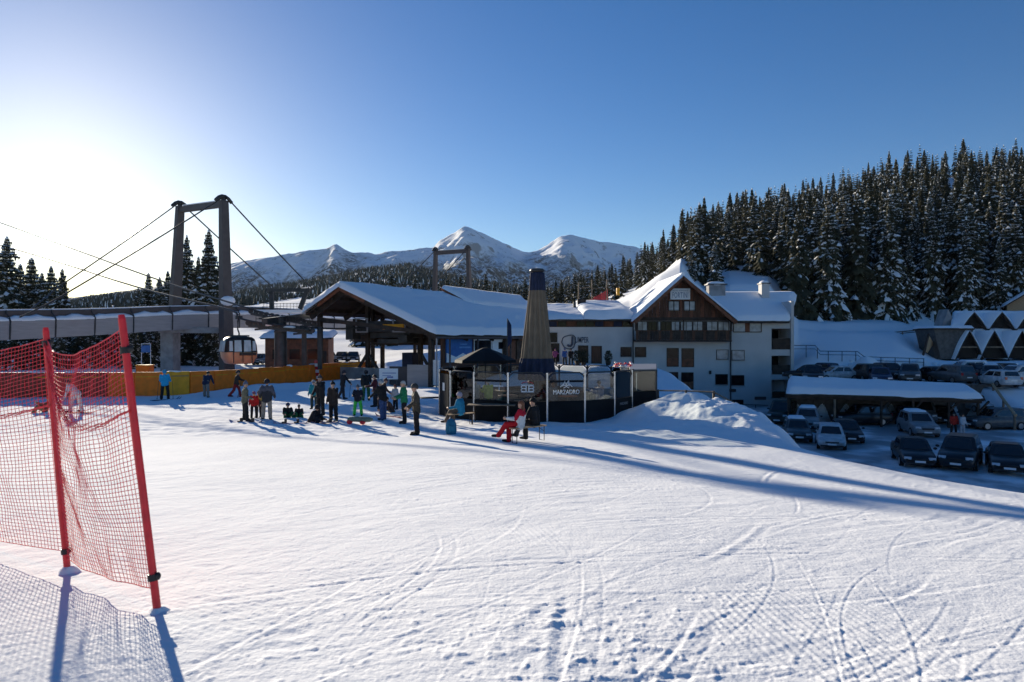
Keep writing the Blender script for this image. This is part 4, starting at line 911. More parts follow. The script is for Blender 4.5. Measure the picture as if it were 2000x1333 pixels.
# ------------------------------------------------------------------ snow fence and poles on the slope behind the hotel
rf = empty('slope_net', (0, 0, 0), 0, 'long red safety net curving along the snow slope above the hotel', 'safety net')
npts = [(1070, 597, 84), (1090, 582, 88), (1110, 569, 91), (1130, 561, 94), (1150, 556, 96), (1170, 553, 97), (1186, 551, 98)]
NP = crv([W(*p) for p in npts], 4); vs = []; fs = []
for p in NP: z0 = g1(p.x, p.y); vs += [(p.x, p.y, min(p.z, z0 + 1.9) - 0.9), (p.x, p.y, min(p.z, z0 + 1.9) + 0.7)]
MB().add(vs, [(2 * i, 2 * i + 2, 2 * i + 3, 2 * i + 1) for i in range(len(NP) - 1)]).build('net', None or mat('red_net_cloth', (0.32, 0.03, 0.035), 0.8, var=0.3, scale=3), rf)
for p in NP[::3]: MB().cyl((p.x, p.y - 0.05, min(p.z, g1(p.x, p.y) + 1.9) - 2.0), (p.x, p.y - 0.05, min(p.z, g1(p.x, p.y) + 1.9) + 0.8), 0.05, n=6).build('pole', M['red'], rf)
for i, (px, py0, py1) in enumerate(((1130, 590, 552), (1156, 576, 547), (1185, 577, 546))):
    a = W(px, py0, 86); o = MB().cyl(a - Vector((0, 0, 0.6)), W(px, py1, 86), 0.07, n=6).build('marker_pole', M['rail_wood'])
    tag(o, ('left', 'middle', 'right')[i] + 'most of three timber poles on the snow above the hotel wing' if i != 1 else 'middle one of three timber poles on the snow above the hotel wing', 'pole', 'poles above the hotel wing')
    if i: MB().beam(W(px, py0 - 15, 86) , W(px - 27, py0 - 13, 86), 0.05, 0.08).build('cross_rail', M['rail_wood'], o)

# ------------------------------------------------------------------ glass bar with its closed giant umbrella
BC = Vector((1.22, 33.2, 0)); RB = 4.75; OFF = 3.0
bar = empty('glass_bar', BC, 0, 'round outdoor bar walled with glass panels above black panels', 'bar pavilion')
ZK, ZT = 0.93, 2.12
def bp(i, r=RB): t = R(OFF + 20 * i); return Vector((r * math.sin(t), -r * math.cos(t), 0))
for i in range(18):
    a, b = bp(i), bp(i + 1); d = (b - a).normalized(); n = Vector((d.y, -d.x, 0)); mid = (a + b) / 2
    if i == 3: pass
    M3 = Matrix((d, -n, Vector((0, 0, 1)))).transposed()
    L = (b - a).length
    MB().box(mid + Vector((0, 0, ZK / 2 - 0.1)), (L - 0.07, 0.06, ZK + 0.2), 0, 0, M3).build('kick_panel', M['panel_black'], bar)
    g = MB(); zt = ZT - 0.06
    # glass with clipped upper corners
    hl = L / 2 - 0.06; pr = [(-hl, ZK + 0.02), (hl, ZK + 0.02), (hl, zt - 0.22), (hl - 0.2, zt), (-hl + 0.2, zt), (-hl, zt - 0.22)]
    A = [mid + d * x + n * 0.012 + Vector((0, 0, z)) for x, z in pr]; B = [mid + d * x - n * 0.012 + Vector((0, 0, z)) for x, z in pr]
    g.add(A + B, [tuple(range(6)), tuple(range(11, 5, -1))] + [(k, 6 + k, 6 + (k + 1) % 6, (k + 1) % 6) for k in range(6)])
    g.build('glass_pane', M['glass'], bar)
    MB().cyl(a + Vector((0, 0, -0.1)), a + Vector((0, 0, ZT)), 0.05, n=8).build('post', M['chrome'] if i % 9 < 5 or i > 13 else M['dark_steel'], bar)
    tr = MB().tube([a + Vector((0, 0, ZT - 0.25)), a + d * 0.06 + Vector((0, 0, ZT - 0.12)), a + d * 0.22 + Vector((0, 0, ZT)), b - d * 0.22 + Vector((0, 0, ZT)), b - d * 0.06 + Vector((0, 0, ZT - 0.12)), b + Vector((0, 0, ZT - 0.25))], 0.035, 6)
    tr.build('top_rail', M['dark_steel'], bar)
    if i in (0, 16): MB().box(mid + Vector((0, 0, ZT - 0.36)), (L - 0.16, 0.05, 0.09), 0, 0, M3).build('window_bar', M['panel_black'], bar)
    if i == 14:
        MB().box(mid + n * 0.02 + Vector((0, 0, 1.2)), (L - 0.3, 0.05, 1.5), 0, 0, M3).build('door_leaf', M['panel_black'], bar)
        MB().box(mid + n * 0.06 + Vector((0, 0, 1.35)), (0.28, 0.02, 0.36), 0, 0, M3).build('notice', M['white'], bar)
# printed emblems on the panes
M['white_txt'] = mat('white_lettering', (0.8, 0.8, 0.8), 0.5, var=0.02)
def pane_frame(i, up, lat=0):
    a, b = bp(i), bp(i + 1); d = (b - a).normalized(); n = Vector((d.y, -d.x, 0))
    return (a + b) / 2 + n * 0.03 + d * lat + Vector((0, 0, up)), math.atan2(d.y, d.x), d
p_, rz_, d_ = pane_frame(0, 1.22)
text('MARZADRO', p_, 0.27, M['white_txt'], bar, rz=rz_, sx=0.78)
e = MB()
for pts in ([(-0.16, 1.55), (-0.06, 1.78), (-0.02, 1.58), (0.06, 1.74), (0.1, 1.80), (0.12, 1.55)], [(-0.26, 1.52), (-0.16, 1.62), (0.0, 1.56), (0.15, 1.64), (0.26, 1.52)], [(-0.12, 1.48), (0, 1.54), (0.12, 1.48)]):
    q, r_, d_ = pane_frame(0, 0); e.tube([q + d_ * x + Vector((0, 0, z)) for x, z in pts], 0.016, 4)
e.build('emblem', M['white_txt'], bar)
q, r_, d_ = pane_frame(17, 0); e = MB()
for s_ in (-1, 1):
    for zc in (1.52, 1.40):
        e.tube([q + d_ * (s_ * (0.04 + 0.12 + 0.11 * math.cos(t))) + Vector((0, 0, zc + 0.06 * math.sin(t))) for t in [k * math.pi * 2 / 12 for k in range(13)]], 0.018, 4)
    e.tube([q + d_ * (s_ * 0.05) + Vector((0, 0, 1.33)), q + d_ * (s_ * 0.05) + Vector((0, 0, 1.59))], 0.018, 4)
e.tube([q + d_ * -0.27 + Vector((0, 0, 1.61)), q + d_ * 0.27 + Vector((0, 0, 1.61))], 0.018, 4); e.tube([q + d_ * -0.27 + Vector((0, 0, 1.32)), q + d_ * 0.27 + Vector((0, 0, 1.32))], 0.018, 4)
e.build('emblem', M['white_txt'], bar)
MB().tube([q + d_ * (0.24 * math.cos(t)) + Vector((0, 0, 1.66 + 0.08 * math.sin(t))) for t in [k * math.pi / 8 for k in range(9)]], 0.014, 4).build('emblem_arc', M['red'], bar)
p_, rz_, d_ = pane_frame(2, 0.62, 0.0); text('MARZADRO', p_ + Vector((0, 0, 0)), 0.17, M['clad'], bar, rz=rz_, sx=0.8)
q, r_, d_ = pane_frame(16, 0); MB().beam(q + d_ * 0.15 + Vector((0, 0, 1.55)), q + d_ * 0.6 + Vector((0, 0, 1.55)), 0.01, 0.035).beam(q + d_ * 0.42 + Vector((0, 0, 1.5)), q + d_ * 0.42 + Vector((0, 0, 1.36)), 0.01, 0.03).build('emblem', M['white_txt'], bar)
# vestibule at the right
v0 = Vector((230 / F * 31.5, 31.5, 0)) - BC; v1 = Vector((282 / F * 32.0, 32.0, 0)) - BC; v2 = v1 + Vector((0.5, 2.4, 0)); v3 = v0 + Vector((0.4, 2.4, 0))
for a, b in ((v0, v1), (v1, v2)):
    d = (b - a).normalized(); n = Vector((d.y, -d.x, 0)); M3 = Matrix((d, -n, Vector((0, 0, 1)))).transposed(); L = (b - a).length; mid = (a + b) / 2
    MB().box(mid + Vector((0, 0, 0.5)), (L - 0.04, 0.06, 1.2), 0, 0, M3).build('kick_panel', M['panel_black'], bar)
    MB().box(mid + Vector((0, 0, 1.58)), (L - 0.1, 0.024, 0.9), 0, 0, M3).build('glass_pane', M['glass'], bar)
    MB().beam(a + Vector((0, 0, 2.07)), b + Vector((0, 0, 2.07)), 0.07, 0.06).build('top_rail', M['dark_steel'], bar)
    MB().cyl(b + Vector((0, 0, 0)), b + Vector((0, 0, 2.07)), 0.045, n=8).build('post', M['dark_steel'], bar)
MB().add([v0 + Vector((0, 0, 2.14)), v1 + Vector((0, 0, 2.14)), v2 + Vector((0, 0, 2.3)), v3 + Vector((0, 0, 2.3)), v0 + Vector((0, 0, 2.1)), v1 + Vector((0, 0, 2.1)), v2 + Vector((0, 0, 2.26)), v3 + Vector((0, 0, 2.26))], [(0, 1, 2, 3), (7, 6, 5, 4), (0, 4, 5, 1), (1, 5, 6, 2), (2, 6, 7, 3), (3, 7, 4, 0)]).build('vestibule_roof', M['clad'], bar)
MB().beam(v3 + Vector((0.0, 0, 1.1)), v2 + Vector((0, 0, 1.1)), 0.06, 2.3).build('glass_backing', mat('olive_panel', (0.09, 0.095, 0.08), 0.5, var=0.35, scale=1.5), bar)  # dark backing added to hide the lit snow beyond the vestibule glass
# bar interior: round counter with worktop
MB().lathe([(2.3, 0), (2.3, 1.02)], (0.3, 0.6, 0), 28).build('counter_front', M['wood_dark'], bar); MB().lathe([(1.9, 1.02), (2.45, 1.02), (2.45, 1.08), (1.9, 1.08)], (0.3, 0.6, 0), 28).build('counter_top', M['wood'], bar)
MB().lathe([(0.7, 0.0), (0.75, 1.5), (0.6, 1.55), (0.0, 1.55)], (0.3, 0.6, 0), 20).build('back_bar', M['wood'], bar)
um = empty('giant_umbrella', BC + Vector((0, 0, 0)), 0, 'giant closed umbrella with tan pleats and navy bands rising from the bar', 'umbrella')
def pleat(t, z): return 1 + 0.10 * math.cos(14 * t + 0.4 * math.sin(z * 1.3)) + 0.035 * math.cos(5 * t + z)
zz = lambda py: CZ + (664 - py) / F * 33.2
def rr_(py): return np.interp(py, [530, 568, 640, 700, 722, 760], [0.31, 0.37, 0.56, 0.70, 0.80, 0.86])
def band(p0, p1, n=10, k=1.0): return [(float(rr_(p0 + (p1 - p0) * i / n)) * k, zz(p0 + (p1 - p0) * i / n)) for i in range(n + 1)]
MB().lathe(band(700, 568, 16), (0, 0, 0), 112, 0, pleat).build('tan_canopy', M['tan'], um)
MB().lathe(band(568, 533, 6, 1.02) + [(0.05, zz(532))], (0, 0, 0), 112, 0, pleat).build('navy_top', M['navy'], um)
MB().lathe(band(742, 700, 6, 1.03), (0, 0, 0), 112, 0, pleat).build('navy_skirt', M['navy'], um)
MB().lathe([(0.0, zz(524)), (0.30, zz(525.5)), (0.36, zz(528)), (0.36, zz(531)), (0.1, zz(534))], (0, 0, 0), 20).build('cap', M['dark_steel'], um); MB().ell((0.08, 0, zz(525)), (0.16, 0.16, 0.08)).build('cap_snow', M['snow_roof'], um)
MB().cyl((0, 0, 0), (0, 0, zz(700)), 0.14, n=12).build('mast', M['dark_steel'], um)
# dark parasol inside the bar
ps = empty('parasol', (BC.x - 2.6, BC.y + 2.2, 0), 0, 'open black parasol standing inside the glass bar left of the giant umbrella', 'parasol')
prof = [(1.6, 2.32), (1.58, 2.46), (0.8, 2.82), (0.15, 3.08), (0.0, 3.1)]
MB().lathe(prof, (0, 0, 0), 8, 0, None, False).build('canopy', M['panel_black'], ps); MB().cyl((0, 0, 0), (0, 0, 3.1), 0.035).build('pole', M['dark_steel'], ps)
for k in range(8): t = k * math.pi / 4; MB().cyl((0, 0, 2.6), (1.3 * math.cos(t), 1.3 * math.sin(t), 2.45), 0.015, n=4).build('rib', M['dark_steel'], ps)
# flower box with pink and white flowers on the bar wall, planters on the terrace
fb = empty('flower_pot', BC + bp(3, RB) * 0.99 + Vector((-0.35, -0.1, ZT)), 0, 'pot of pink red and white flowers on top of the bar wall', 'flower pot')
MB().lathe([(0.0, 0), (0.13, 0), (0.17, 0.16), (0.0, 0.16)], (0, 0, 0), 10).build('pot', M['conc'], fb)
fl = MB(); r2 = random.Random(5)
for k in range(26):
    c = Vector((r2.uniform(-0.38, 0.38), r2.uniform(-0.15, 0.15), 0.16 + r2.uniform(0, 0.2))); fl.ell(c, (0.07, 0.07, 0.045), 6, 3, k % 3)
fl.build('flowers', [mat('red_petals', (0.7, 0.06, 0.08), 0.6), mat('pink_petals', (0.75, 0.3, 0.3), 0.6), M['white']], fb)
# ------------------------------------------------------------------ foreground safety fence
fence = empty('safety_fence', (-2.41, 4.64, 1.6), 0, 'red safety net strung between red poles in the left foreground', 'safety fence')
OF = Vector(fence.location)
poles = []
for (bx, by, tx, ty) in ((307, 1196, 237, 615), (131, 1113, 89, 640), (-130, 1040, -150, 655)):
    b = gp(bx, by); Yp = b.y
    t = W(tx, ty, Yp); d = (t - b).normalized(); poles.append((b, t))
    b0 = b - d * 0.15
    P = MB().cyl(b0 - OF, t - d * 0.03 - OF, 0.0265, 0.0245, 14).cyl(t - d * 0.03 - OF, t - OF, 0.0245, 0.019, 14).build('pole', M['red'], fence)
    for f in (0.115, 0.88) if bx > 200 else (0.075, 0.935):
        c = b.lerp(t, f) - OF; MB().cyl(c - d * 0.022, c + d * 0.022, 0.036, n=12).ell(c + Vector((0.035, -0.01, 0.01)), (0.022, 0.02, 0.028)).build('clip', M['black'], P)
    MB().lathe([(0.0, 0.03), (0.035, 0.024), (0.06, 0.0), (0.085, -0.04)], b - OF, 14, 0, lambda t_, z: 1 + 0.3 * math.sin(3 * t_) + 0.15 * math.sin(7 * t_)).build('snow_collar', M['snow'], fence)
def net_panel(A, B, nc, nr, sag_mid, seed, topa=0.955, topb=0.955):
    """A = left pole, B = right pole (base, top)"""
    a0, a1 = A[0].lerp(A[1], 0.05), A[0].lerp(A[1], topa); b0, b1 = B[0].lerp(B[1], 0.075), B[0].lerp(B[1], topb)
    uu = np.linspace(0, 1, nc + 1); vv = np.linspace(0, 1, nr + 1)
    nrm = Vector(((b0 - a0).y, -(b0 - a0).x, 0)).normalized()
    P = np.zeros((nr + 1, nc + 1, 3))
    nz = fbm(np.outer(vv, np.ones(nc + 1)) * 4 + seed, np.outer(np.ones(nr + 1), uu) * 5, seed, 3)
    for j, v in enumerate(vv):
        l = a0.lerp(a1, v); r_ = b0.lerp(b1, v)
        for i, u in enumerate(uu):
            p = l.lerp(r_, u)
            s = 4 * u * (1 - u)
            p = p - Vector((0, 0, s * sag_mid * (0.25 + 0.75 * math.sin(v * math.pi * 0.62) ** 2) * (1 + 0.6 * (0.5 - u)))) + nrm * (0.10 * s * math.sin(v * 2.6) + 0.06 * nz[j, i] * s)
            p = p + Vector((0, 0, 0.012 * nz[j, i]))
            P[j, i] = p - OF
    return P
def tubes(mb, lines, r, n=3):
    for L in lines: mb.tube([Vector(p) for p in L], r, n, 0, False, False)
class FastTubes:
    """many thin three sided threads in one array pass"""
    def __init__(s): s.v = []; s.f = []; s.n = 0
    def add(s, L, r):
        L = np.asarray(L); N = len(L); d = np.gradient(L, axis=0); d /= np.linalg.norm(d, axis=1)[:, None] + 1e-9
        up = np.array([0.31, 0.72, 0.62]); a = np.cross(d, up); a /= np.linalg.norm(a, axis=1)[:, None] + 1e-9; b = np.cross(d, a)
        V = np.stack([L + r * (math.cos(t) * a + math.sin(t) * b) for t in (0, 2.094, 4.189)], 1).reshape(-1, 3)
        i = np.arange(N - 1)[:, None] * 3; k = np.arange(3)[None, :]; k2 = (k + 1) % 3
        s.f.append(np.stack([i + k, i + k2, i + 3 + k2, i + 3 + k], -1).reshape(-1, 4) + s.n); s.v.append(V); s.n += len(V)
    def build(s, name, m, parent):
        me = bpy.data.meshes.new(name); me.from_pydata(np.concatenate(s.v).tolist(), [], np.concatenate(s.f).tolist()); me.materials.append(m)
        o = bpy.data.objects.new(name, me); COL.objects.link(o); o.parent = parent; return o
for (A, B, nc, nr, sg, sd_) in ((poles[1], poles[0], 40, 54, 0.17, 3), (poles[2], poles[1], 48, 54, 0.15, 8)):
    P = net_panel(A, B, nc, nr, sg, sd_)
    ft = FastTubes()
    for j in range(1, nr): ft.add(P[j], 0.0027)
    for i in range(nc + 1): ft.add(P[:, i], 0.0027)
    net = ft.build('net', M['net'], fence)
    e = FastTubes(); e.add(P[0], 0.005); e.build('bottom_cord', M['net'], net); e = FastTubes(); e.add(P[-1], 0.0055); e.build('top_cord', M['net'], net)
    # slack rolled fold that hangs below the upper edge
    f2 = FastTubes(); rj = random.Random(sd_)
    for q in range(7):
        L = []
        for i in range(0, nc + 1):
            u = i / nc; v = 0.985 - 0.30 * math.sin(min(u * 1.25, 1) * math.pi * 0.5) - 0.02 * q / 6 * 4 * u * (1 - u)
            jj_ = v * nr; j0 = int(jj_); w = jj_ - j0
            p = P[j0, i] * (1 - w) + P[min(j0 + 1, nr), i] * w
            L.append(p + np.array([0, -0.012 - 0.006 * q, 0.008 * math.sin(i * 1.7 + q)]) + np.array([rj.uniform(-1, 1), rj.uniform(-1, 1), rj.uniform(-1, 1)]) * 0.004)
        f2.add(L, 0.0026)
    f2.build('slack_fold', M['net'], net)

# ------------------------------------------------------------------ orange and yellow padded mats
M['mat_red'] = mat('red_brown_mat', (0.26, 0.05, 0.02), 0.6, var=0.15, scale=2.5, bump=0.15, bscale=4)
mats = empty('padded_barrier', (W(388, 0, 43.2).x, 43.2, 0), 0, 'long barrier of orange and yellow padded mats in front of the lift', 'barrier'); OM = Vector(mats.location)
mp = [(-330, 38), (-100, 40.5), (120, 41.5), (262, 42), (388, 43.2), (480, 47), (600, 54.5), (737, 65)]
line = resample(crv([Vector(((px - 1000) / F * Y, Y, 0)) for px, Y in mp], 10), 1.55)
rm = random.Random(6)
for i, (a, b) in enumerate(zip(line, line[1:])):
    m_ = (a + b) / 2; px = 1000 + F * m_.x / m_.y; d = (b - a).normalized(); z0 = min(g1(a.x, a.y), g1(b.x, b.y)) - 0.25; zt = max(0.0, g1(m_.x, m_.y) - 0.3) + 1.5 + rm.uniform(-0.03, 0.04)
    yl = (px < 40) or (255 < px < 276) or (300 < px < 386) or (672 < px < 693) or px > 715
    M3 = Matrix((d, Vector((-d.y, d.x, 0)), Vector((0, 0, 1)))).transposed()
    o = MB().box(m_ - OM + Vector((0, 0, (z0 + zt) / 2)), ((b - a).length - 0.03, 0.22, zt - z0), 0, 0, M3 @ Matrix.Rotation(R(rm.uniform(-3, 3)), 3, 'Z')).build('mat', M['mat_red'] if px < 235 else M['yellow'] if yl else M['orange'], mats, 0.05)
    MB().box(m_ - OM - Vector((-d.y, d.x, 0)) * 0.118 + Vector((0, 0, zt - 0.28)), ((b - a).length - 0.1, 0.012, 0.05), 0, 0, M3).build('strap', M['yellow'] if not yl else M['rail_wood'], o)
    if rm.random() < 0.45: MB().ell(m_ - OM + d * rm.uniform(-0.4, 0.4) + Vector((0, 0, zt)), (rm.uniform(0.2, 0.6), 0.12, rm.uniform(0.04, 0.1)), 8, 4).build('snow_cap', M['snow_roof'], o)

# ------------------------------------------------------------------ people
def fk(H, pose):
    g = lambda k, d=0.0: pose.get(k, d)
    seg = []
    lean = R(g('lean')); twist = R(g('side'))
    thl, shl = 0.245 * H, 0.245 * H
    hipw, shw = 0.055 * H, 0.105 * H
    J = {}
    def leg(s, th, kn, sp):
        hip = Vector((s * hipw, 0, 0)); th = R(th); kn = R(kn); sp = R(sp)
        kd = Vector((s * math.sin(sp), math.sin(th) * math.cos(sp), -math.cos(th) * math.cos(sp)))
        knee = hip + kd * thl; a = th - kn
        ank = knee + Vector((s * math.sin(sp) * 0.6, math.sin(a), -math.cos(a))).normalized() * shl
        fa = R(g('foot', 0)); toe = ank + Vector((s * 0.03, math.cos(fa), math.sin(fa) - 0.15)).normalized() * 0.115 * H
        return hip, knee, ank, toe
    Ls = leg(-1, g('thL'), g('knL'), g('spL', g('sp', 4))); Rs = leg(1, g('thR'), g('knR'), g('spR', g('sp', 4)))
    tb = Matrix.Rotation(-lean, 3, 'X') @ Matrix.Rotation(twist, 3, 'Y')
    def T(x, y, z): return tb @ Vector((x * H, y * H, z * H))
    neck = T(0, 0, 0.285); chest = T(0, 0.005, 0.20)
    hd = Matrix.Rotation(-lean * 0.45 + R(g('nod')) * -1, 3, 'X')
    head = neck + hd @ Vector((0, 0.012 * H, 0.085 * H))
    arms = []
    for s, k in ((-1, 'L'), (1, 'R')):
        sh = T(s * 0.108, 0, 0.262); ua = R(g('sh' + k, 6)); ab = R(g('ab' + k, 12)); el = R(g('el' + k, 18))
        d1 = Vector((s * math.sin(ab), math.sin(ua) * math.cos(ab), -math.cos(ua) * math.cos(ab))); d1 = (tb @ d1)
        e = sh + d1 * 0.165 * H
        a2 = ua + el; d2 = Vector((s * math.sin(ab) * 0.4 - s * 0.25 * math.sin(el) * g('in' + k, 0.6), math.sin(a2), -math.cos(a2))).normalized(); d2 = tb @ d2
        w = e + d2 * 0.145 * H; arms.append((sh, e, w, d2, s))
    return Ls, Rs, T, neck, chest, head, arms, tb, hd
def cap(mb, a, b, r0, r1, n=9):
    a = Vector(a); b = Vector(b); ax = b - a
    if ax.length < 1e-5: ax = Vector((0, 0, 0.001))
    q = ax.to_track_quat('Z', 'Y').to_matrix(); L = ax.length; vs = []; rings = 0
    for ph in (-90, -50, -15, 15, 50, 90):
        c, s = math.cos(R(ph)), math.sin(R(ph)); base = a if ph < 0 else b; r = r0 if ph < 0 else r1
        for k in range(n):
            t = 2 * math.pi * k / n; vs.append(base + q @ Vector((r * c * math.cos(t), r * c * math.sin(t), r * s)))
        rings += 1
    mb.add(vs, [(i * n + k, i * n + (k + 1) % n, (i + 1) * n + (k + 1) % n, (i + 1) * n + k) for i in range(rings - 1) for k in range(n)])
npeople = [0]
def person(label, loc, face, H, pose, jacket, pants, head='beanie', hat=(0.03, 0.03, 0.04), shoe=(0.02, 0.02, 0.022), glove=None, jacket2=None, long=0.0, group=None, vox=0.021):
    Ls, Rs, T, neck, chest, hc, arms, tb, hd = fk(H, pose)
    cones = []   # a, b, r0, r1, material
    for s, (hip, knee, ank, toe) in ((-1, Ls), (1, Rs)):
        cones += [(hip + Vector((0, 0, 0.02 * H)), knee, 0.066 * H, 0.053 * H, 1), (knee, ank, 0.053 * H, 0.048 * H, 1), (ank + (knee - ank) * 0.08, ank, 0.042 * H, 0.036 * H, 3), (ank - Vector((0, 0.02 * H, 0.012 * H)), toe, 0.033 * H, 0.026 * H, 3)]
    for s in (-1, 1):
        cones += [(T(s * 0.045, 0, -0.02 - long), T(s * 0.047, 0, 0.06), 0.080 * H, 0.076 * H, 0), (T(s * 0.05, 0, 0.06), T(s * 0.06, 0.0, 0.20), 0.076 * H, 0.076 * H, 0), (T(s * 0.03, 0, 0.22), T(s * 0.10, 0, 0.262), 0.05 * H, 0.040 * H, 5 if jacket2 else 0)]
    cones += [(T(0, 0, 0.0), T(0, 0, 0.24), 0.06 * H, 0.06 * H, 0), (T(0, -0.01, 0.25), neck, 0.04 * H, 0.034 * H, 5 if jacket2 else 0), (neck, hc, 0.030 * H, 0.030 * H, 2)]
    cones += [(hc - hd @ Vector((0, 0, 0.022 * H)), hc + hd @ Vector((0, -0.004 * H, 0.026 * H)), 0.044 * H, 0.052 * H, 2), (hc + hd @ Vector((0, 0.042 * H, -0.002 * H)), hc + hd @ Vector((0, 0.056 * H, -0.012 * H)), 0.008 * H, 0.010 * H, 2), (hc + hd @ Vector((0, 0.03 * H, -0.05 * H)), hc + hd @ Vector((0, 0.034 * H, -0.045 * H)), 0.022 * H, 0.02 * H, 2)]
    gm = 4 if glove else 2
    for sh, e, w, d2, s in arms:
        cones += [(sh, e, 0.046 * H, 0.040 * H, 5 if jacket2 else 0), (e, w, 0.040 * H, 0.032 * H, 0)]
        palm = w + d2 * 0.042 * H; cones.append((w, palm, 0.018 * H, 0.022 * H, gm))
        side = d2.cross(Vector((s, 0, 0.2))).normalized(); lat = Vector((1, 0, 0)) - d2 * d2.x
        lat = lat.normalized() if lat.length > 1e-3 else Vector((0, 1, 0))
        for k in range(4):
            o = side * (k - 1.5) * 0.013 * H; tip = palm + o + d2 * (0.042, 0.052, 0.055, 0.045)[k] * H * 0.9 - lat * s * 0.014 * H
            cones.append((palm + o, tip, 0.0085 * H, 0.007 * H, gm))
        cones.append((w + d2 * 0.018 * H, w + d2 * 0.05 * H + side * 0.034 * H, 0.010 * H, 0.008 * H, gm))
    mb = MB()
    for a, b, r0, r1, m_ in cones: cap(mb, a, b, r0, r1)
    zmin = min(v[2] for v in mb.v)
    if 'seat' in pose: zmin = -pose['seat'] - (-0.062 * H) if False else min(c[0].z - 0.062 * H for c in cones[:1]) - pose['seat']
    sh_ = Vector((0, 0, -zmin))
    me = bpy.data.meshes.new('tmp'); me.from_pydata([tuple(Vector(v) + sh_) for v in mb.v], [], mb.f)
    tmp = bpy.data.objects.new('tmp', me); COL.objects.link(tmp)
    rmd = tmp.modifiers.new('r', 'REMESH'); rmd.mode = 'VOXEL'; rmd.voxel_size = vox * H / 1.75
    smd = tmp.modifiers.new('s', 'SMOOTH'); smd.iterations = 3; smd.factor = 0.5
    dg = bpy.context.evaluated_depsgraph_get(); bm_ = bpy.data.meshes.new_from_object(tmp.evaluated_get(dg)); bpy.data.objects.remove(tmp); bpy.data.meshes.remove(me)
    bm_.name = 'body'
    n = len(bm_.polygons); c = np.empty(n * 3, np.float32); bm_.polygons.foreach_get('center', c); c = c.reshape(-1, 3)
    best = np.full(n, 1e9); mi = np.zeros(n, np.int32)
    for a, b, r0, r1, m_ in cones:
        a = np.array(a + sh_); b = np.array(b + sh_); ab = b - a; t = np.clip(((c - a) @ ab) / (ab @ ab + 1e-9), 0, 1)
        d = np.linalg.norm(c - (a + t[:, None] * ab), axis=1) - (r0 + (r1 - r0) * t)
        u = d < best; best[u] = d[u]; mi[u] = m_
    if jacket2:
        zc = (T(0, 0, 0.165) + sh_).z; up = (mi == 0) & (c[:, 2] > zc + 0.02 * np.sin(c[:, 0] * 20)); mi[up] = 5
    # creases in the clothes
    vv = np.empty(len(bm_.vertices) * 3, np.float32); bm_.vertices.foreach_get('co', vv); vv = vv.reshape(-1, 3); nn = np.empty(len(vv) * 3, np.float32); bm_.vertices.foreach_get('normal', nn)
    sd_ = npeople[0]; npeople[0] += 1
    vv = vv + nn.reshape(-1, 3) * (0.016 * H / 1.75 * fbm(vv[:, 0] * 9 + vv[:, 1] * 6 + sd_, vv[:, 2] * 13, sd_, 3))[:, None]
    bm_.vertices.foreach_set('co', vv.astype(np.float32).reshape(-1))
    bm_.materials.clear()
    for rgb in (jacket, pants, None, shoe, glove or jacket, jacket2 or jacket): bm_.materials.append(M['skin'] if rgb is None else cloth(rgb))
    bm_.polygons.foreach_set('material_index', mi); bm_.polygons.foreach_set('use_smooth', np.ones(n, bool)); bm_.update()
    root = empty('person', loc, R(face), label, 'person', group)
    b = bpy.data.objects.new('body', bm_); COL.objects.link(b); b.parent = root
    hp = hc + sh_
    def shell(r, z0, mt, nm, back=0.0, extra=None):
        mb2 = MB(); vs = []; nn_ = 12; rings = 6
        for i in range(rings + 1):
            ph = z0 + (90 - z0) * i / rings
            for k in range(nn_):
                t = 2 * math.pi * k / nn_; drop = (30 * max(0, -math.sin(t)) if back else 0) * (1 - i / rings)
                p2 = R(ph - drop * back); vs.append(hd @ Vector((r[0] * math.cos(p2) * math.cos(t), r[1] * math.cos(p2) * math.sin(t) - 0.004 * H, r[2] * math.sin(p2) + 0.012 * H)) + hp)
        mb2.add(vs, [(i * nn_ + k, i * nn_ + (k + 1) % nn_, (i + 1) * nn_ + (k + 1) % nn_, (i + 1) * nn_ + k) for i in range(rings) for k in range(nn_)], 0, True)
        if extra: extra(mb2)
        return mb2.build(nm, mt, root)
    if head == 'beanie':
        shell((0.059 * H, 0.064 * H, 0.072 * H), 2, cloth(hat), 'hat', 0.8, lambda m2: m2.ell(hd @ Vector((0, 0, 0.092 * H)) + hp, (0.02 * H, 0.02 * H, 0.018 * H), 8, 5))
    elif head == 'helmet':
        o = shell((0.068 * H, 0.075 * H, 0.078 * H), -8, cloth(hat), 'helmet', 1.0)
        MB().ell(hd @ Vector((0, 0.052 * H, 0.012 * H)) + hp, (0.05 * H, 0.018 * H, 0.022 * H), 10, 6).build('goggles', M['car_glass'], o)
    elif head == 'hood':
        shell((0.066 * H, 0.070 * H, 0.074 * H), -35, cloth(hat), 'hood', 1.2)
    else:
        mt = {'hair': M['hair_brown'], 'dark': M['hair_dark'], 'grey': M['hair_grey']}[head]
        ex = None
        if head == 'hair': ex = lambda m2: m2.ell(hd @ Vector((0, -0.035 * H, -0.05 * H)) + hp, (0.048 * H, 0.032 * H, 0.085 * H), 10, 6)
        shell((0.058 * H, 0.064 * H, 0.066 * H), 4, mt, 'hair', 1.6, ex)
    return root
STAND = dict(thL=2, thR=-3, knL=4, knR=2, sp=5, shL=8, shR=4, elL=22, elR=30, lean=2)
POCK = dict(STAND, shL=-12, shR=-10, elL=62, elR=60, abL=20, abR=20)
def st(**k): d = dict(STAND); d.update(k); return d
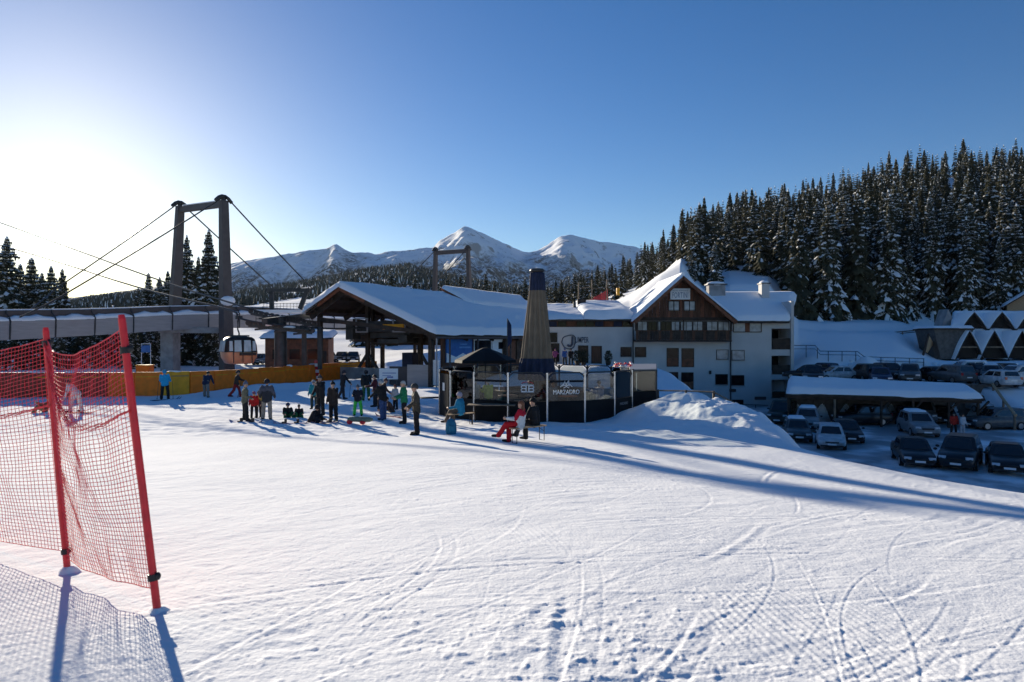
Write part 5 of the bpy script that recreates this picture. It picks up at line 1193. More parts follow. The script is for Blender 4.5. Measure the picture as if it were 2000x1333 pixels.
def ski(px, py, face, L, rgb, label, dx=0.0, p=None):
    b = gp(px, py) if p is None else p
    mb = MB(); n = 12; vs = []
    for i in range(n + 1):
        t = i / n; y = (t - 0.45) * L; w = 0.035 + 0.02 * abs(2 * t - 1) if t < 0.93 else 0.045 * (1 - (t - 0.93) / 0.08); z = 0.02 + (0.12 * ((t - 0.88) / 0.12) ** 2 if t > 0.88 else 0)
        vs += [(-w + dx, y, z), (w + dx, y, z), (w + dx, y, z + 0.018), (-w + dx, y, z + 0.018)]
    fs = [(i * 4 + k, i * 4 + (k + 1) % 4, i * 4 + 4 + (k + 1) % 4, i * 4 + 4 + k) for i in range(n) for k in range(4)] + [(3, 2, 1, 0), (n * 4, n * 4 + 1, n * 4 + 2, n * 4 + 3)]
    o = MB().add(vs, fs).build('ski', cloth(rgb)); o.location = b; o.rotation_euler = (0, 0, R(face)); tag(o, label, 'ski', 'skis'); return o
def board(px, py, face, rgb, label, tilt=0):
    b = gp(px, py); mb = MB(); n = 14; vs = []; L = 1.5
    for i in range(n + 1):
        t = i / n; y = (t - 0.5) * L; e = max(0, abs(2 * t - 1) - 0.78) / 0.22; w = 0.125 * math.sqrt(max(0.02, 1 - e * e)) + 0.012 * abs(2 * t - 1); z = 0.015 + 0.09 * e * e
        vs += [(-w, y, z), (w, y, z), (w, y, z + 0.014), (-w, y, z + 0.014)]
    fs = [(i * 4 + k, i * 4 + (k + 1) % 4, i * 4 + 4 + (k + 1) % 4, i * 4 + 4 + k) for i in range(n) for k in range(4)] + [(3, 2, 1, 0), (n * 4, n * 4 + 1, n * 4 + 2, n * 4 + 3)]
    root = empty('snowboard', b, R(face), label, 'snowboard', 'snowboards'); root.rotation_euler = (R(tilt), 0, R(face))
    MB().add(vs, fs).build('deck', mat('board_print', rgb, 0.35, var=0.4, scale=4, rgb2=(0.5, 0.45, 0.6)), root)
    for y in (-0.26, 0.26): MB().box((0, y, 0.06), (0.24, 0.12, 0.05)).box((0, y - 0.06, 0.13), (0.2, 0.03, 0.14)).build('binding', M['black'], root)
    return root
BLK = (0.018, 0.018, 0.021); NVY = (0.025, 0.035, 0.07)
# face angle: 0 = looks away from the camera (+Y), 180 = looks at the camera, 90 = looks left
def P_(px, py, *a, **k):
    lb, face, H, pose, j, p = a[:6]; return person(lb, gp(px, py), face, H, pose, j, p, **k)
P_(322, 781, 'skier in bright blue jacket and black trousers leaning by the yellow mats', 20, 1.8, st(lean=12, side=-4, thL=10, thR=6, knL=18, knR=14, sp=7, shL=30, shR=30, elL=50, elR=50), (0.03, 0.36, 0.62), BLK, head='hood', hat=(0.05, 0.3, 0.5))
for dx, nm in ((-0.12, 'left'), (0.12, 'right')): ski(322, 782, -35, 1.7, (0.03, 0.04, 0.1), nm + ' ski of the skier in the blue jacket', dx)
P_(402, 777, 'person in navy jacket leaning over the orange mats', 5, 1.75, st(lean=38, thL=22, thR=-4, knL=12, knR=4, shL=60, shR=60, elL=20, elR=20), NVY, (0.22, 0.2, 0.17), head='dark')
P_(461, 777, 'person in brown jacket and red trousers walking along the orange mats', -70, 1.75, st(lean=10, thL=24, thR=-16, knL=14, knR=22, shL=40, elL=40), (0.05, 0.035, 0.03), (0.28, 0.02, 0.02), head='helmet', hat=(0.03, 0.03, 0.04))
P_(478, 823, 'person in olive jacket and striped beanie standing on a snowboard', -60, 1.72, st(shL=-5, shR=-5, elL=70, elR=70, thR=6), (0.13, 0.125, 0.085), BLK, head='beanie', hat=(0.12, 0.14, 0.2), long=0.03)
board(480, 826, 80, (0.12, 0.08, 0.2), 'purple patterned snowboard under the person in the olive jacket')
P_(496, 818, 'child in red jacket standing between two adults by the snowboard', 190, 1.22, STAND, (0.42, 0.02, 0.02), BLK, head='helmet', hat=(0.3, 0.1, 0.2))
P_(505, 816, 'child with yellow collar half hidden beside the adult in beige trousers', 170, 1.2, STAND, (0.05, 0.05, 0.05), BLK, head='beanie', hat=(0.12, 0.12, 0.12), jacket2=(0.4, 0.42, 0.05))
P_(521, 821, 'person in dark grey jacket and beige trousers seen from behind', 10, 1.8, POCK, (0.035, 0.037, 0.045), (0.3, 0.25, 0.2), head='helmet', hat=(0.02, 0.02, 0.03), jacket2=(0.09, 0.09, 0.11), long=0.03)
SITG = dict(thL=118, thR=122, knL=92, knR=98, sp=12, shL=40, shR=40, elL=60, elR=60, lean=14, seat=0.0)
P_(561, 816, 'child in dark jacket and green trousers sitting on the snow, left one of two', -150, 1.4, SITG, (0.02, 0.025, 0.028), (0.02, 0.10, 0.04), head='helmet', hat=(0.03, 0.05, 0.12))
P_(584, 815, 'child in dark jacket sitting on the snow, right one of two', -165, 1.2, SITG, (0.022, 0.022, 0.026), (0.02, 0.12, 0.05), head='beanie', hat=(0.04, 0.04, 0.04))
P_(608, 825, 'person all in black crouching on the snow beside a tall adult', -100, 1.65, dict(SITG, lean=28, thL=118, thR=112, knL=118, knR=112), BLK, BLK, head='hood', hat=BLK)
P_(626, 812, 'tall person in black jacket with headset standing behind the crouching one', 150, 1.88, st(shL=45, elL=80, shR=10), (0.02, 0.02, 0.022), (0.02, 0.02, 0.02), head='beanie', hat=(0.06, 0.06, 0.07), long=0.03)
P_(613, 800, 'child in teal jacket and pale helmet behind the tall adult in black', 170, 1.5, STAND, (0.02, 0.22, 0.26), (0.03, 0.05, 0.05), head='helmet', hat=(0.35, 0.33, 0.34))
P_(651, 824, 'woman in black coat holding her hand to her face', 160, 1.72, st(shL=50, elL=110, shR=0, elR=20), (0.03, 0.022, 0.02), (0.015, 0.015, 0.016), head='beanie', hat=(0.02, 0.02, 0.02), shoe=(0.4, 0.33, 0.25), long=0.06)
P_(669, 781, 'dark dressed person with a ski pole walking below the barrier', -60, 1.76, st(thL=12, thR=-14, knL=8, knR=16, shR=38, abR=30, elR=10, lean=8), BLK, (0.02, 0.022, 0.03), head='helmet', hat=(0.03, 0.03, 0.04))
o = MB().cyl((0, 0, 0), (0.1, 0.05, 1.05), 0.012, n=6).build('ski_pole', M['dark_steel']); o.location = gp(682, 777); tag(o, 'ski pole held by the dark dressed walker below the barrier', 'ski pole')
P_(699, 813, 'child in bright green trousers and dark jacket facing the camera', 185, 1.45, st(sp=9, shL=25, shR=25, elL=70, elR=70), (0.02, 0.022, 0.035), (0.06, 0.55, 0.08), head='beanie', hat=(0.12, 0.12, 0.13))
P_(715, 783, 'person in black jacket and dull green trousers behind the green trousered child', 10, 1.8, st(shR=30), (0.018, 0.02, 0.022), (0.04, 0.12, 0.04), head='hood', hat=BLK)
P_(733, 795, 'person in maroon jacket among the group near the white sign', 90, 1.72, st(shL=30, elL=50), (0.09, 0.02, 0.03), (0.03, 0.03, 0.035), head='dark')
P_(742, 800, 'person in dark brown coat bending in the group near the white sign', -80, 1.65, st(lean=30, shL=50, shR=50), (0.07, 0.04, 0.035), (0.04, 0.04, 0.05), head='beanie', hat=(0.1, 0.05, 0.05))
P_(748, 821, 'grey haired person in black fleece and blue jeans reaching forward', 60, 1.78, st(lean=14, shL=42, shR=36, elL=30, elR=26, thR=4, thL=-4), (0.018, 0.018, 0.02), (0.04, 0.075, 0.18), head='grey')
P_(765, 806, 'person in brown jacket crouching behind the grey haired one', 120, 1.7, dict(SITG, lean=25), (0.12, 0.06, 0.04), (0.05, 0.05, 0.05), head='dark')
P_(772, 800, 'child in pale jacket near the pile of skis', 150, 1.25, STAND, (0.5, 0.5, 0.5), BLK, head='beanie', hat=(0.2, 0.05, 0.05))
P_(789, 828, 'man in green jacket and black trousers standing with hands together', 110, 1.8, st(shL=15, shR=15, elL=60, elR=60), (0.015, 0.17, 0.075), (0.015, 0.015, 0.018), head='grey')
P_(813, 850, 'person in brown black jacket with red trimmed trousers at the front of the group', 105, 1.82, st(shL=12, shR=8, elL=50, elR=30, lean=4), (0.05, 0.042, 0.032), (0.014, 0.012, 0.013), head='helmet', hat=(0.05, 0.05, 0.05), long=0.05, jacket2=(0.06, 0.05, 0.04))
P_(843, 754, 'black dressed person standing left of the glass bar', 170, 1.78, STAND, BLK, BLK, head='hood', hat=BLK)
P_(850, 751, 'person in purple jacket partly hidden behind the black dressed one', 90, 1.7, STAND, (0.08, 0.05, 0.14), (0.03, 0.02, 0.05), head='beanie', hat=(0.03, 0.02, 0.05))
# person in white behind the net, and one sitting
P_(150, 806, 'person in white snow suit bending forward behind the red net', 100, 1.78, st(lean=42, thL=24, thR=-6, knL=22, knR=8, sp=10, shL=45, shR=40, elL=20, elR=20), (0.62, 0.6, 0.6), (0.66, 0.64, 0.62), head='helmet', hat=(0.06, 0.05, 0.05))
for dx, nm in ((-0.12, 'near'), (0.12, 'far')): ski(150, 807, 80, 1.6, (0.3, 0.03, 0.04), nm + ' ski of the person in white behind the net', dx)
P_(88, 805, 'person in red brown clothes sitting on the snow behind the net', 120, 1.6, dict(SITG, lean=-18), (0.16, 0.05, 0.04), (0.3, 0.2, 0.1), head='helmet', hat=(0.2, 0.03, 0.03))

# ------------------------------------------------------------------ benches, table, bags, sign
def bench(p, rz, L, label, legs=(-0.42, 0.42)):
    o = empty('beer_bench', p, R(rz), label, 'bench', 'folding benches')
    for y in (-0.065, 0.065): MB().box((0, y, 0.47), (L, 0.12, 0.03)).build('seat_board', M['wood_light'], o)
    for s in legs:
        x = s * L; MB().tube([(x, -0.11, 0.45), (x, -0.11, 0.015), (x, 0.11, 0.015), (x, 0.11, 0.45)], 0.014, 5).beam((x, -0.11, 0.3), (x * 0.72, 0, 0.45), 0.015, 0.015).build('leg_frame', M['dark_steel'], o)
    return o
b1 = gp(1026, 866); bench(b1 + Vector((0.1, 0.25, 0)), 40, 1.35, 'folding bench under the woman in red trousers')
b2 = gp(899, 832); bench(b2 + Vector((0.0, 0.1, 0)), 35, 1.2, 'folding bench under the person in the blue jacket')
SIT = dict(thL=88, thR=78, knL=62, knR=78, sp=4, shL=25, shR=22, elL=62, elR=55, lean=-4, seat=0.49)
q1 = b1 + Vector((-0.15, 0.05, 0))
person('woman in red trousers and red and white jacket sitting on a bench', Vector((q1.x, q1.y, b1.z)), 75, 1.7, dict(SIT, thL=92, knL=55), (0.62, 0.62, 0.6), (0.45, 0.012, 0.02), head='hair', jacket2=(0.42, 0.012, 0.03), vox=0.016)
q2 = b1 + Vector((0.32, 0.62, 0)); person('person in black sitting on the bench behind the woman in red', Vector((q2.x, q2.y, b1.z)), 60, 1.75, dict(SIT, lean=6), (0.015, 0.015, 0.017), (0.02, 0.02, 0.022), head='beanie', hat=(0.015, 0.015, 0.015))
q3 = b2 + Vector((0.02, 0.12, 0)); person('person in blue jacket and pale helmet sitting on a bench by the bar', Vector((q3.x, q3.y, b2.z)), 70, 1.72, dict(SIT, lean=6), (0.02, 0.2, 0.33), (0.12, 0.09, 0.07), head='helmet', hat=(0.35, 0.3, 0.35))
bg_ = empty('backpack', gp(881, 848), R(20), 'blue rucksack standing on the snow before the bench', 'backpack')
loft(MB(), [cabsec(0.0, 0.16, 0.11, 14, 4), cabsec(0.12, 0.19, 0.14, 14, 4), cabsec(0.36, 0.18, 0.13, 14, 4), cabsec(0.5, 0.13, 0.09, 14, 3), cabsec(0.54, 0.05, 0.04, 14, 2)]).build('sack', cloth((0.03, 0.16, 0.25)), bg_)
MB().box((0, -0.14, 0.2), (0.22, 0.06, 0.2)).build('front_pocket', cloth((0.05, 0.22, 0.3)), bg_, 0.02); MB().tube([(-0.05, 0, 0.52), (0, 0, 0.6), (0.05, 0, 0.52)], 0.012, 5).build('handle', M['black'], bg_)
# picnic table against the bar
pt = empty('picnic_table', gp(960, 826) + Vector((0, 0.1, 0)), R(-4), 'dark timber picnic table against the black bar panels', 'table')
for k in range(4): MB().box((0, -0.27 + 0.18 * k, 0.74), (2.0, 0.165, 0.035)).build('top_plank', M['rail_wood'], pt)
for x in (-0.75, 0.75): MB().beam((x, -0.3, 0.72), (x, -0.55, 0), 0.05, 0.09).beam((x, 0.3, 0.72), (x, 0.5, 0), 0.05, 0.09).beam((x, -0.5, 0.4), (x, 0.5, 0.4), 0.05, 0.09).build('leg', M['wood_dark'], pt)
pt2 = empty('picnic_table', gp(852, 806), R(15), 'dark timber table left of the glass bar', 'table')
for k in range(3): MB().box((0, -0.2 + 0.2 * k, 0.72), (1.5, 0.18, 0.04)).build('top_plank', M['wood_dark'], pt2)
MB().cyl((0.5, 0, 0), (0.5, 0, 0.7), 0.09, n=10).box((0.5, 0, 0.03), (0.5, 0.5, 0.06)).build('pedestal', M['wood_dark'], pt2)
# small sledge with red runners in front of the green trousered child
sl = empty('toy_sledge', gp(702, 829), R(-8), 'grey sledge with red feet lying on the snow in front of the group', 'sledge')
loft(MB(), [[(x, 0.14 * math.cos(t) * k, 0.2 + 0.10 * math.sin(t) * k) for t in [i * math.pi / 6 for i in range(12)]] for x, k in ((-0.5, 0.4), (-0.42, 0.9), (0, 1.1), (0.42, 1.0), (0.55, 0.5))]).build('bundle', cloth((0.16, 0.2, 0.15)), sl)
for x in (-0.4, 0.15): MB().ell((x, -0.05, 0.1), (0.13, 0.12, 0.1), 10, 6).build('foot', M['red'], sl)
# sign board and leaning skis by the group
sg = empty('sign_board', gp(757, 784) + Vector((0, 0.3, 0)), R(-5), 'white sign board on legs behind the group by the station', 'sign')
MB().box((0, 0, 1.55), (1.1, 0.05, 0.62)).build('panel', M['white'], sg); MB().box((0.05, -0.03, 1.6), (0.8, 0.012, 0.05)).box((-0.1, -0.03, 1.45), (0.5, 0.012, 0.04)).box((0.1, -0.03, 1.36), (0.35, 0.012, 0.1)).build('print', mat('sign_print', (0.2, 0.25, 0.45), 0.5), sg)
for x in (-0.45, 0.45): MB().box((x, 0.03, 0.65), (0.05, 0.05, 1.3)).build('leg', M['dark_steel'], sg)
for i, (px, py, c, rz) in enumerate(((768, 812, (0.75, 0.75, 0.75), 70), (760, 815, (0.5, 0.12, 0.1), 60), (775, 814, (0.02, 0.02, 0.02), 80), (779, 809, (0.7, 0.7, 0.72), 100))):
    ski(px, py, rz, 1.5, c, ('white ski nearest the jeans wearer', 'red ski lying on the snow behind the jeans wearer', 'black ski lying by the green jacket', 'pale ski lying under the child in pale jacket')[i])
board(567, 828, 85, (0.3, 0.1, 0.12), 'pink snowboard lying in front of the two sitting children')
board(632, 826, 75, (0.35, 0.05, 0.05), 'red snowboard lying beside the crouching person')
# red and white striped banner leaning on the mats
bn = empty('striped_banner', W(627, 0, 55) * 1.0, R(-40), 'red and white striped banner leaning against the orange mats', 'banner'); bn.location.z = g1(bn.location.x, bn.location.y)
for k in range(7): MB().box((0.05 * k - 0.1, -0.4, 1.75 - 0.25 * k), (0.42, 0.03, 0.24)).build('stripe', M['white'] if k % 2 else M['red'], bn)
MB().beam((-0.35, -0.38, 1.9), (0.0, -0.38, 0.1), 0.04, 0.04).build('pole', M['dark_steel'], bn)
# blue sign, orange box and lift sign near the pier
bs = empty('blue_sign', (W(285, 0, 60).x, 60, g1(W(285, 0, 60).x, 60)), 0, 'blue information board on two thin posts behind the mats', 'sign')
MB().box((0, 0, W(0, 685, 60).z), (0.8, 0.06, 0.62)).build('panel', M['blue_sign'], bs); 
for x in (-0.4, 0.4): MB().cyl((x, 0.02, 0), (x, 0.02, W(0, 675, 60).z), 0.03, n=6).build('post', M['white'], bs)
MB().beam((-0.42, 0.02, W(0, 675, 60).z), (0.42, 0.02, W(0, 675, 60).z), 0.06, 0.06).build('head_rail', M['white'], bs)
ob = empty('grit_box', (W(283, 0, 52).x, 52, g1(W(283, 0, 52).x, 52)), 0, 'orange grit box standing behind the mats below the blue sign', 'box')
MB().bb(-0.5, 0.5, -0.4, 0.4, 0, 1.5).build('bin', M['orange'], ob, 0.03); MB().bb(-0.54, 0.54, -0.44, 0.44, 1.5, 1.58).build('lid', M['yellow'], ob, 0.02)
# people and planters on the hotel terrace, guests in the bar
for px, py, lb, c1, c2, f in ((1084, 705, 'guest in purple pink jacket on the hotel terrace, leftmost of three', (0.2, 0.05, 0.14), BLK, 200), (1103, 706, 'guest in blue jacket on the hotel terrace, middle one of three', (0.03, 0.09, 0.3), BLK, 170), (1115, 706, 'guest in black on the hotel terrace, right one of three', BLK, BLK, 180)):
    p = W(px, py, 71); person(lb, Vector((p.x, 71, g1(p.x, 71))), f, 1.75, st(shL=40, elL=60), c1, c2, head='beanie', hat=c1, vox=0.03)
for dx, dy, lb, c1, hd_ in ((-2.3, -1.9, 'guest in yellow green jacket inside the glass bar', (0.42, 0.45, 0.06), 'grey'), (-2.9, -1.7, 'guest in pale jacket beside the yellow green one in the bar', (0.3, 0.32, 0.3), 'grey'), (-0.4, -2.6, 'guest in dark jacket in the bar behind the white emblem', (0.08, 0.05, 0.05), 'dark'), (0.6, -3.0, 'guest in grey jacket in the bar between the two emblems', (0.1, 0.1, 0.11), 'hair'), (2.7, -2.6, 'guest in violet grey jacket at the right of the bar', (0.13, 0.12, 0.17), 'dark')):
    person(lb, BC + Vector((dx, dy, 0.0)), 30, 1.72, st(shL=30, elL=80, shR=30, elR=70), c1, BLK, head=hd_, vox=0.026)
for i, (dx, dy) in enumerate(((1.2, -3.6), (-1.4, -3.5))):
    t_ = empty('bar_table', BC + Vector((dx, dy, 0)), 0, ('round high table with red cloth near the right emblem', 'round high table near the left side of the bar')[i], 'table')
    MB().lathe([(0, 1.05), (0.42, 1.05), (0.42, 1.09), (0, 1.09)], (0, 0, 0), 18).build('top', M['wood_red'] if i == 0 else M['wood'], t_); MB().cyl((0, 0, 0), (0, 0, 1.05), 0.04).lathe([(0, 0), (0.3, 0), (0.3, 0.04), (0, 0.04)], (0, 0, 0), 14).build('stem', M['dark_steel'], t_)
def shrub(p, r, h, label):
    o = empty('shrub', p, 0, label, 'shrub'); q = random.Random(int(p.x * 100)); mb = MB()
    for k in range(420):
        a = q.uniform(0, 6.28); z = q.random(); rr = r * (1 - abs(z - 0.45) * 1.1) * math.sqrt(q.random()); c = Vector((rr * math.cos(a), rr * math.sin(a), 0.35 + z * (h - 0.35))); s = q.uniform(0.05, 0.11)
        d1 = Vector((q.uniform(-1, 1), q.uniform(-1, 1), q.uniform(-1, 1))).normalized() * s; d2 = d1.orthogonal().normalized() * s * 0.6
        mb.add([c - d1, c + d2, c + d1, c - d2], [(0, 1, 2, 3)])
    mb.build('foliage', M['needles'], o); MB().lathe([(0, 0), (0.22, 0), (0.3, 0.4), (0, 0.4)], (0, 0, 0), 12).build('tub', M['wood_dark'], o)
    return o
for px, lb, r in ((1128, 'bushy evergreen in a tub before the left terrace door', 0.75), (1140, 'evergreen in a tub between the terrace doors', 0.7), (1188, 'dark evergreen in a tub right of the terrace door', 0.5)):
    p = W(px, 0, 70); shrub(Vector((p.x, 70, g1(p.x, 70))), r, 1.5, lb)
# flag pole in front of the station hall
fp = empty('feather_flag', (W(991, 0, 52).x, 52, g1(W(991, 0, 52).x, 52)), 0, 'slim dark blue flag pole in front of the station hall', 'flag')
zt = W(0, 628, 52).z; MB().cyl((0, 0, 0), (0, 0, zt), 0.04, 0.025).build('pole', M['dark_steel'], fp); MB().add([(0.02, 0, zt), (0.3, 0.03, zt - 0.5), (0.34, -0.02, zt - 1.8), (0.02, 0, zt - 2.2), (0.02, 0.012, zt), (0.3, 0.042, zt - 0.5), (0.34, -0.008, zt - 1.8), (0.02, 0.012, zt - 2.2)], [(0, 1, 2, 3), (7, 6, 5, 4), (0, 4, 5, 1), (1, 5, 6, 2), (2, 6, 7, 3), (3, 7, 4, 0)]).build('cloth', M['navy'], fp)

# ski poles in the hands of the skiers
for px, py, f, who in ((322, 781, 20, 'skier in the blue jacket'), (150, 806, 100, 'person in white behind the net'), (461, 777, -70, 'person in red trousers by the mats')):
    b = gp(px, py)
    for s_, nm in ((-1, 'left'), (1, 'right')):
        r_ = R(f); fx, fy = -math.sin(r_), math.cos(r_); lx, ly = math.cos(r_) * s_, math.sin(r_) * s_
        o = MB().cyl((0, 0, 0), (lx * -0.05 + fx * 0.2, ly * -0.05 + fy * 0.2, 1.08), 0.011, n=6).lathe([(0.0, 0.06), (0.05, 0.07), (0.05, 0.08), (0, 0.09)], (0, 0, 0), 8).build('ski_pole', M['dark_steel'])
        o.location = (b.x + lx * 0.42 + fx * 0.1, b.y + ly * 0.42 + fy * 0.1, b.z); tag(o, nm + ' ski pole of the ' + who, 'ski pole', 'ski poles')
# ------------------------------------------------------------------ cars
def car_proto(kind):
    L, Wd, H, belt, hood = {'hatch': (4.1, 1.76, 1.48, 0.92, 0.88), 'saloon': (4.5, 1.8, 1.45, 0.90, 0.86), 'suv': (4.55, 1.88, 1.70, 1.05, 1.02), 'van': (4.9, 1.95, 2.0, 1.12, 1.1)}[kind]
    root = empty('parked_car'); hw = Wd / 2
    def sec(y, zb, zt, w):
        pts = [(-w * 0.86, zb), (-w * 0.98, zb + 0.10), (-w, (zb + zt) * 0.5), (-w * 0.965, zt - 0.10), (-w * 0.86, zt), (w * 0.86, zt), (w * 0.965, zt - 0.10), (w, (zb + zt) * 0.5), (w * 0.98, zb + 0.10), (w * 0.86, zb)]
        return [(x, y, z) for x, z in pts]
    rb = {'hatch': 0.95, 'saloon': 0.97, 'suv': 1.06, 'van': 1.14}[kind]
    S_ = [sec(-L / 2, 0.42, rb - 0.22, hw * 0.86), sec(-L / 2 + 0.06, 0.30, rb - 0.06, hw * 0.94), sec(-L / 2 + 0.35, 0.24, rb, hw), sec(-L * 0.1, 0.22, belt + 0.02, hw), sec(L * 0.17, 0.22, belt, hw), sec(L * 0.22, 0.22, hood + 0.03, hw), sec(L * 0.38, 0.24, hood - 0.06, hw * 0.98), sec(L / 2 - 0.14, 0.27, hood - 0.16, hw * 0.93), sec(L / 2 - 0.02, 0.34, hood - 0.32, hw * 0.84), sec(L / 2, 0.42, hood - 0.42, hw * 0.8)]
    loft(MB(), S_, 0, True, True).build('body', M['white'], root)
    r0, r1 = (-L / 2 + 0.18, -L / 2 + 0.42) if kind != 'saloon' else (-L / 2 + 0.75, -L / 2 + 1.2)
    if kind == 'van': r0, r1 = -L / 2 + 0.12, -L / 2 + 0.2
    f0, f1 = L * 0.235, L * 0.06
    if kind == 'van': f0, f1 = L * 0.30, L * 0.17
    wb, wt = hw * 0.93, hw * 0.74
    zb, zt = belt - 0.04, H
    def ghs(z, t): 
        y0 = r0 + (r1 - r0) * t; y1 = f0 + (f1 - f0) * t; w = wb + (wt - wb) * t; c = 0.10
        return [(-w + c, y0, z), (w - c, y0, z), (w, y0 + c, z), (w, y1 - c, z), (w - c * 2, y1, z), (-w + c * 2, y1, z), (-w, y1 - c, z), (-w, y0 + c, z)]
    loft(MB(), [ghs(zb, 0), ghs(zb + (zt - zb) * 0.86, 0.86), [(x * 0.96, y * 0.97, zt - 0.02) for x, y, z in ghs(zt, 1.0)], [(x * 0.8, y * 0.85, zt + 0.015) for x, y, z in ghs(zt, 1.0)]], 0, True, False).build('cabin', M['white'], root)
    def G_(sx, ty, t):   # point on the cabin side (sx=+-1), fraction along ty, height t
        y0 = r0 + (r1 - r0) * t; y1 = f0 + (f1 - f0) * t; w = wb + (wt - wb) * t
        return Vector((sx * (w + 0.008), y0 + (y1 - y0) * ty, zb + (zt - zb) * t))
    for sx in (-1, 1):
        for a, b in (((0.13, 0.46), (0.50, 0.86)) if kind != 'van' else ((0.08, 0.5), (0.56, 0.88))):
            MB().add([G_(sx, a, 0.18), G_(sx, b + (0.04 if b > 0.6 else 0), 0.18), G_(sx, b - (0.01 if b > 0.6 else 0), 0.82), G_(sx, a + 0.01, 0.82)], [(0, 1, 2, 3)]).build('side_window', M['car_glass'], root)
    def FR(x, t, front):
        y = (f0 + (f1 - f0) * t) if front else (r0 + (r1 - r0) * t); w = (wb + (wt - wb) * t) * x; o = 0.012 if front else -0.012
        return Vector((w, y + o, zb + (zt - zb) * t + 0.006))
    MB().add([FR(-0.80, 0.14, 1), FR(0.80, 0.14, 1), FR(0.76, 0.86, 1), FR(-0.76, 0.86, 1)], [(0, 1, 2, 3)]).build('windscreen', M['car_glass'], root)
    MB().add([FR(-0.82, 0.2, 0), FR(0.82, 0.2, 0), FR(0.8, 0.84, 0), FR(-0.8, 0.84, 0)], [(0, 1, 2, 3)]).build('rear_window', M['car_glass'], root)
    wr = 0.33 if kind in ('suv', 'van') else 0.30
    for sx in (-1, 1):
        for y in (-L * 0.29, L * 0.31):
            w = MB().cyl((sx * (hw - 0.2), y, wr), (sx * (hw + 0.012), y, wr), wr, n=16).build('wheel', M['rubber'], root)
            MB().cyl((sx * (hw + 0.008), y, wr), (sx * (hw + 0.022), y, wr), wr * 0.66, n=12).build('rim', M['rim'], w)
        MB().box((sx * hw * 0.66, L / 2 - 0.10, hood - 0.27), (0.36, 0.16, 0.15), R(-16 * sx)).build('headlight', M['lamp'], root, 0.03)
        MB().box((sx * hw * 0.76, -L / 2 + 0.05, rb - 0.15), (0.2, 0.1, 0.26)).build('taillight', M['tail'], root, 0.02)
        MB().ell((sx * (hw + 0.09), L * 0.17, belt + 0.1), (0.11, 0.07, 0.075), 8, 5).build('mirror', M['black'], root)
    MB().box((0, L / 2 - 0.03, hood - 0.36), (0.8, 0.06, 0.13)).build('grille', M['black'], root)
    MB().box((0, L / 2 + 0.005, 0.42), (0.52, 0.02, 0.11)).build('number_plate', M['white'], root); MB().box((0, -L / 2 - 0.005, 0.62), (0.52, 0.02, 0.11)).build('number_plate', M['white'], root)
    MB().box((0, L / 2 - 0.06, 0.32), (Wd * 0.8, 0.14, 0.12)).build('front_bumper', M['black'], root, 0.03)
    # snow lying on roof (removed on cars that were cleared)
    q = [Vector((-wt * 0.9, r1 + 0.12, zt + 0.0)), Vector((wt * 0.9, r1 + 0.12, zt)), Vector((wt * 0.9, f1 - 0.08, zt)), Vector((-wt * 0.9, f1 - 0.08, zt))]
    snow_slab(q, 0.13, 'roof_snow', root, 5, 10, 12, 0.25, 0.05)
    return root
CARS = {k: car_proto(k) for k in ('hatch', 'saloon', 'suv', 'van')}
used = set()
_paint = {}
def paint(rgb):
    if rgb not in _paint: _paint[rgb] = mat('car_paint_%d' % len(_paint), rgb, 0.34, 0.0, var=0.25, scale=2.2, spec=0.5)
    return _paint[rgb]
def car(kind, p, rz, rgb, label, snow=True, group='parked cars'):
    src = CARS[kind]
    o = src if kind not in used else copy_tree(src)
    used.add(kind)
    o.location = p; o.rotation_euler = (0, 0, R(rz)); tag(o, label, 'car', group)
    for c in list(o.children):
        nm = c.name.split('.')[0]
        if nm in ('body', 'cabin'):
            c.material_slots[0].link = 'OBJECT'; c.material_slots[0].material = paint(rgb)
        if nm == 'roof_snow': c.hide_render = False; c.scale = (1, 1, 1) if snow else (1, 1, 1)
        if nm == 'roof_snow' and not snow: bpy.data.objects.remove(c)
    return o
WHT = (0.5, 0.51, 0.52); SLV = (0.2, 0.21, 0.22); DRK = (0.014, 0.015, 0.018); BLU = (0.02, 0.03, 0.07); GRN = (0.02, 0.035, 0.03); GRY = (0.08, 0.085, 0.09)
def lot(px, py, h): Y = F * h / (py - 664); x = (px - 1000) / F * Y; return Vector((x, Y, g1(x, Y)))
def low(px, py): return lot(px, py, 7.2)
first = []
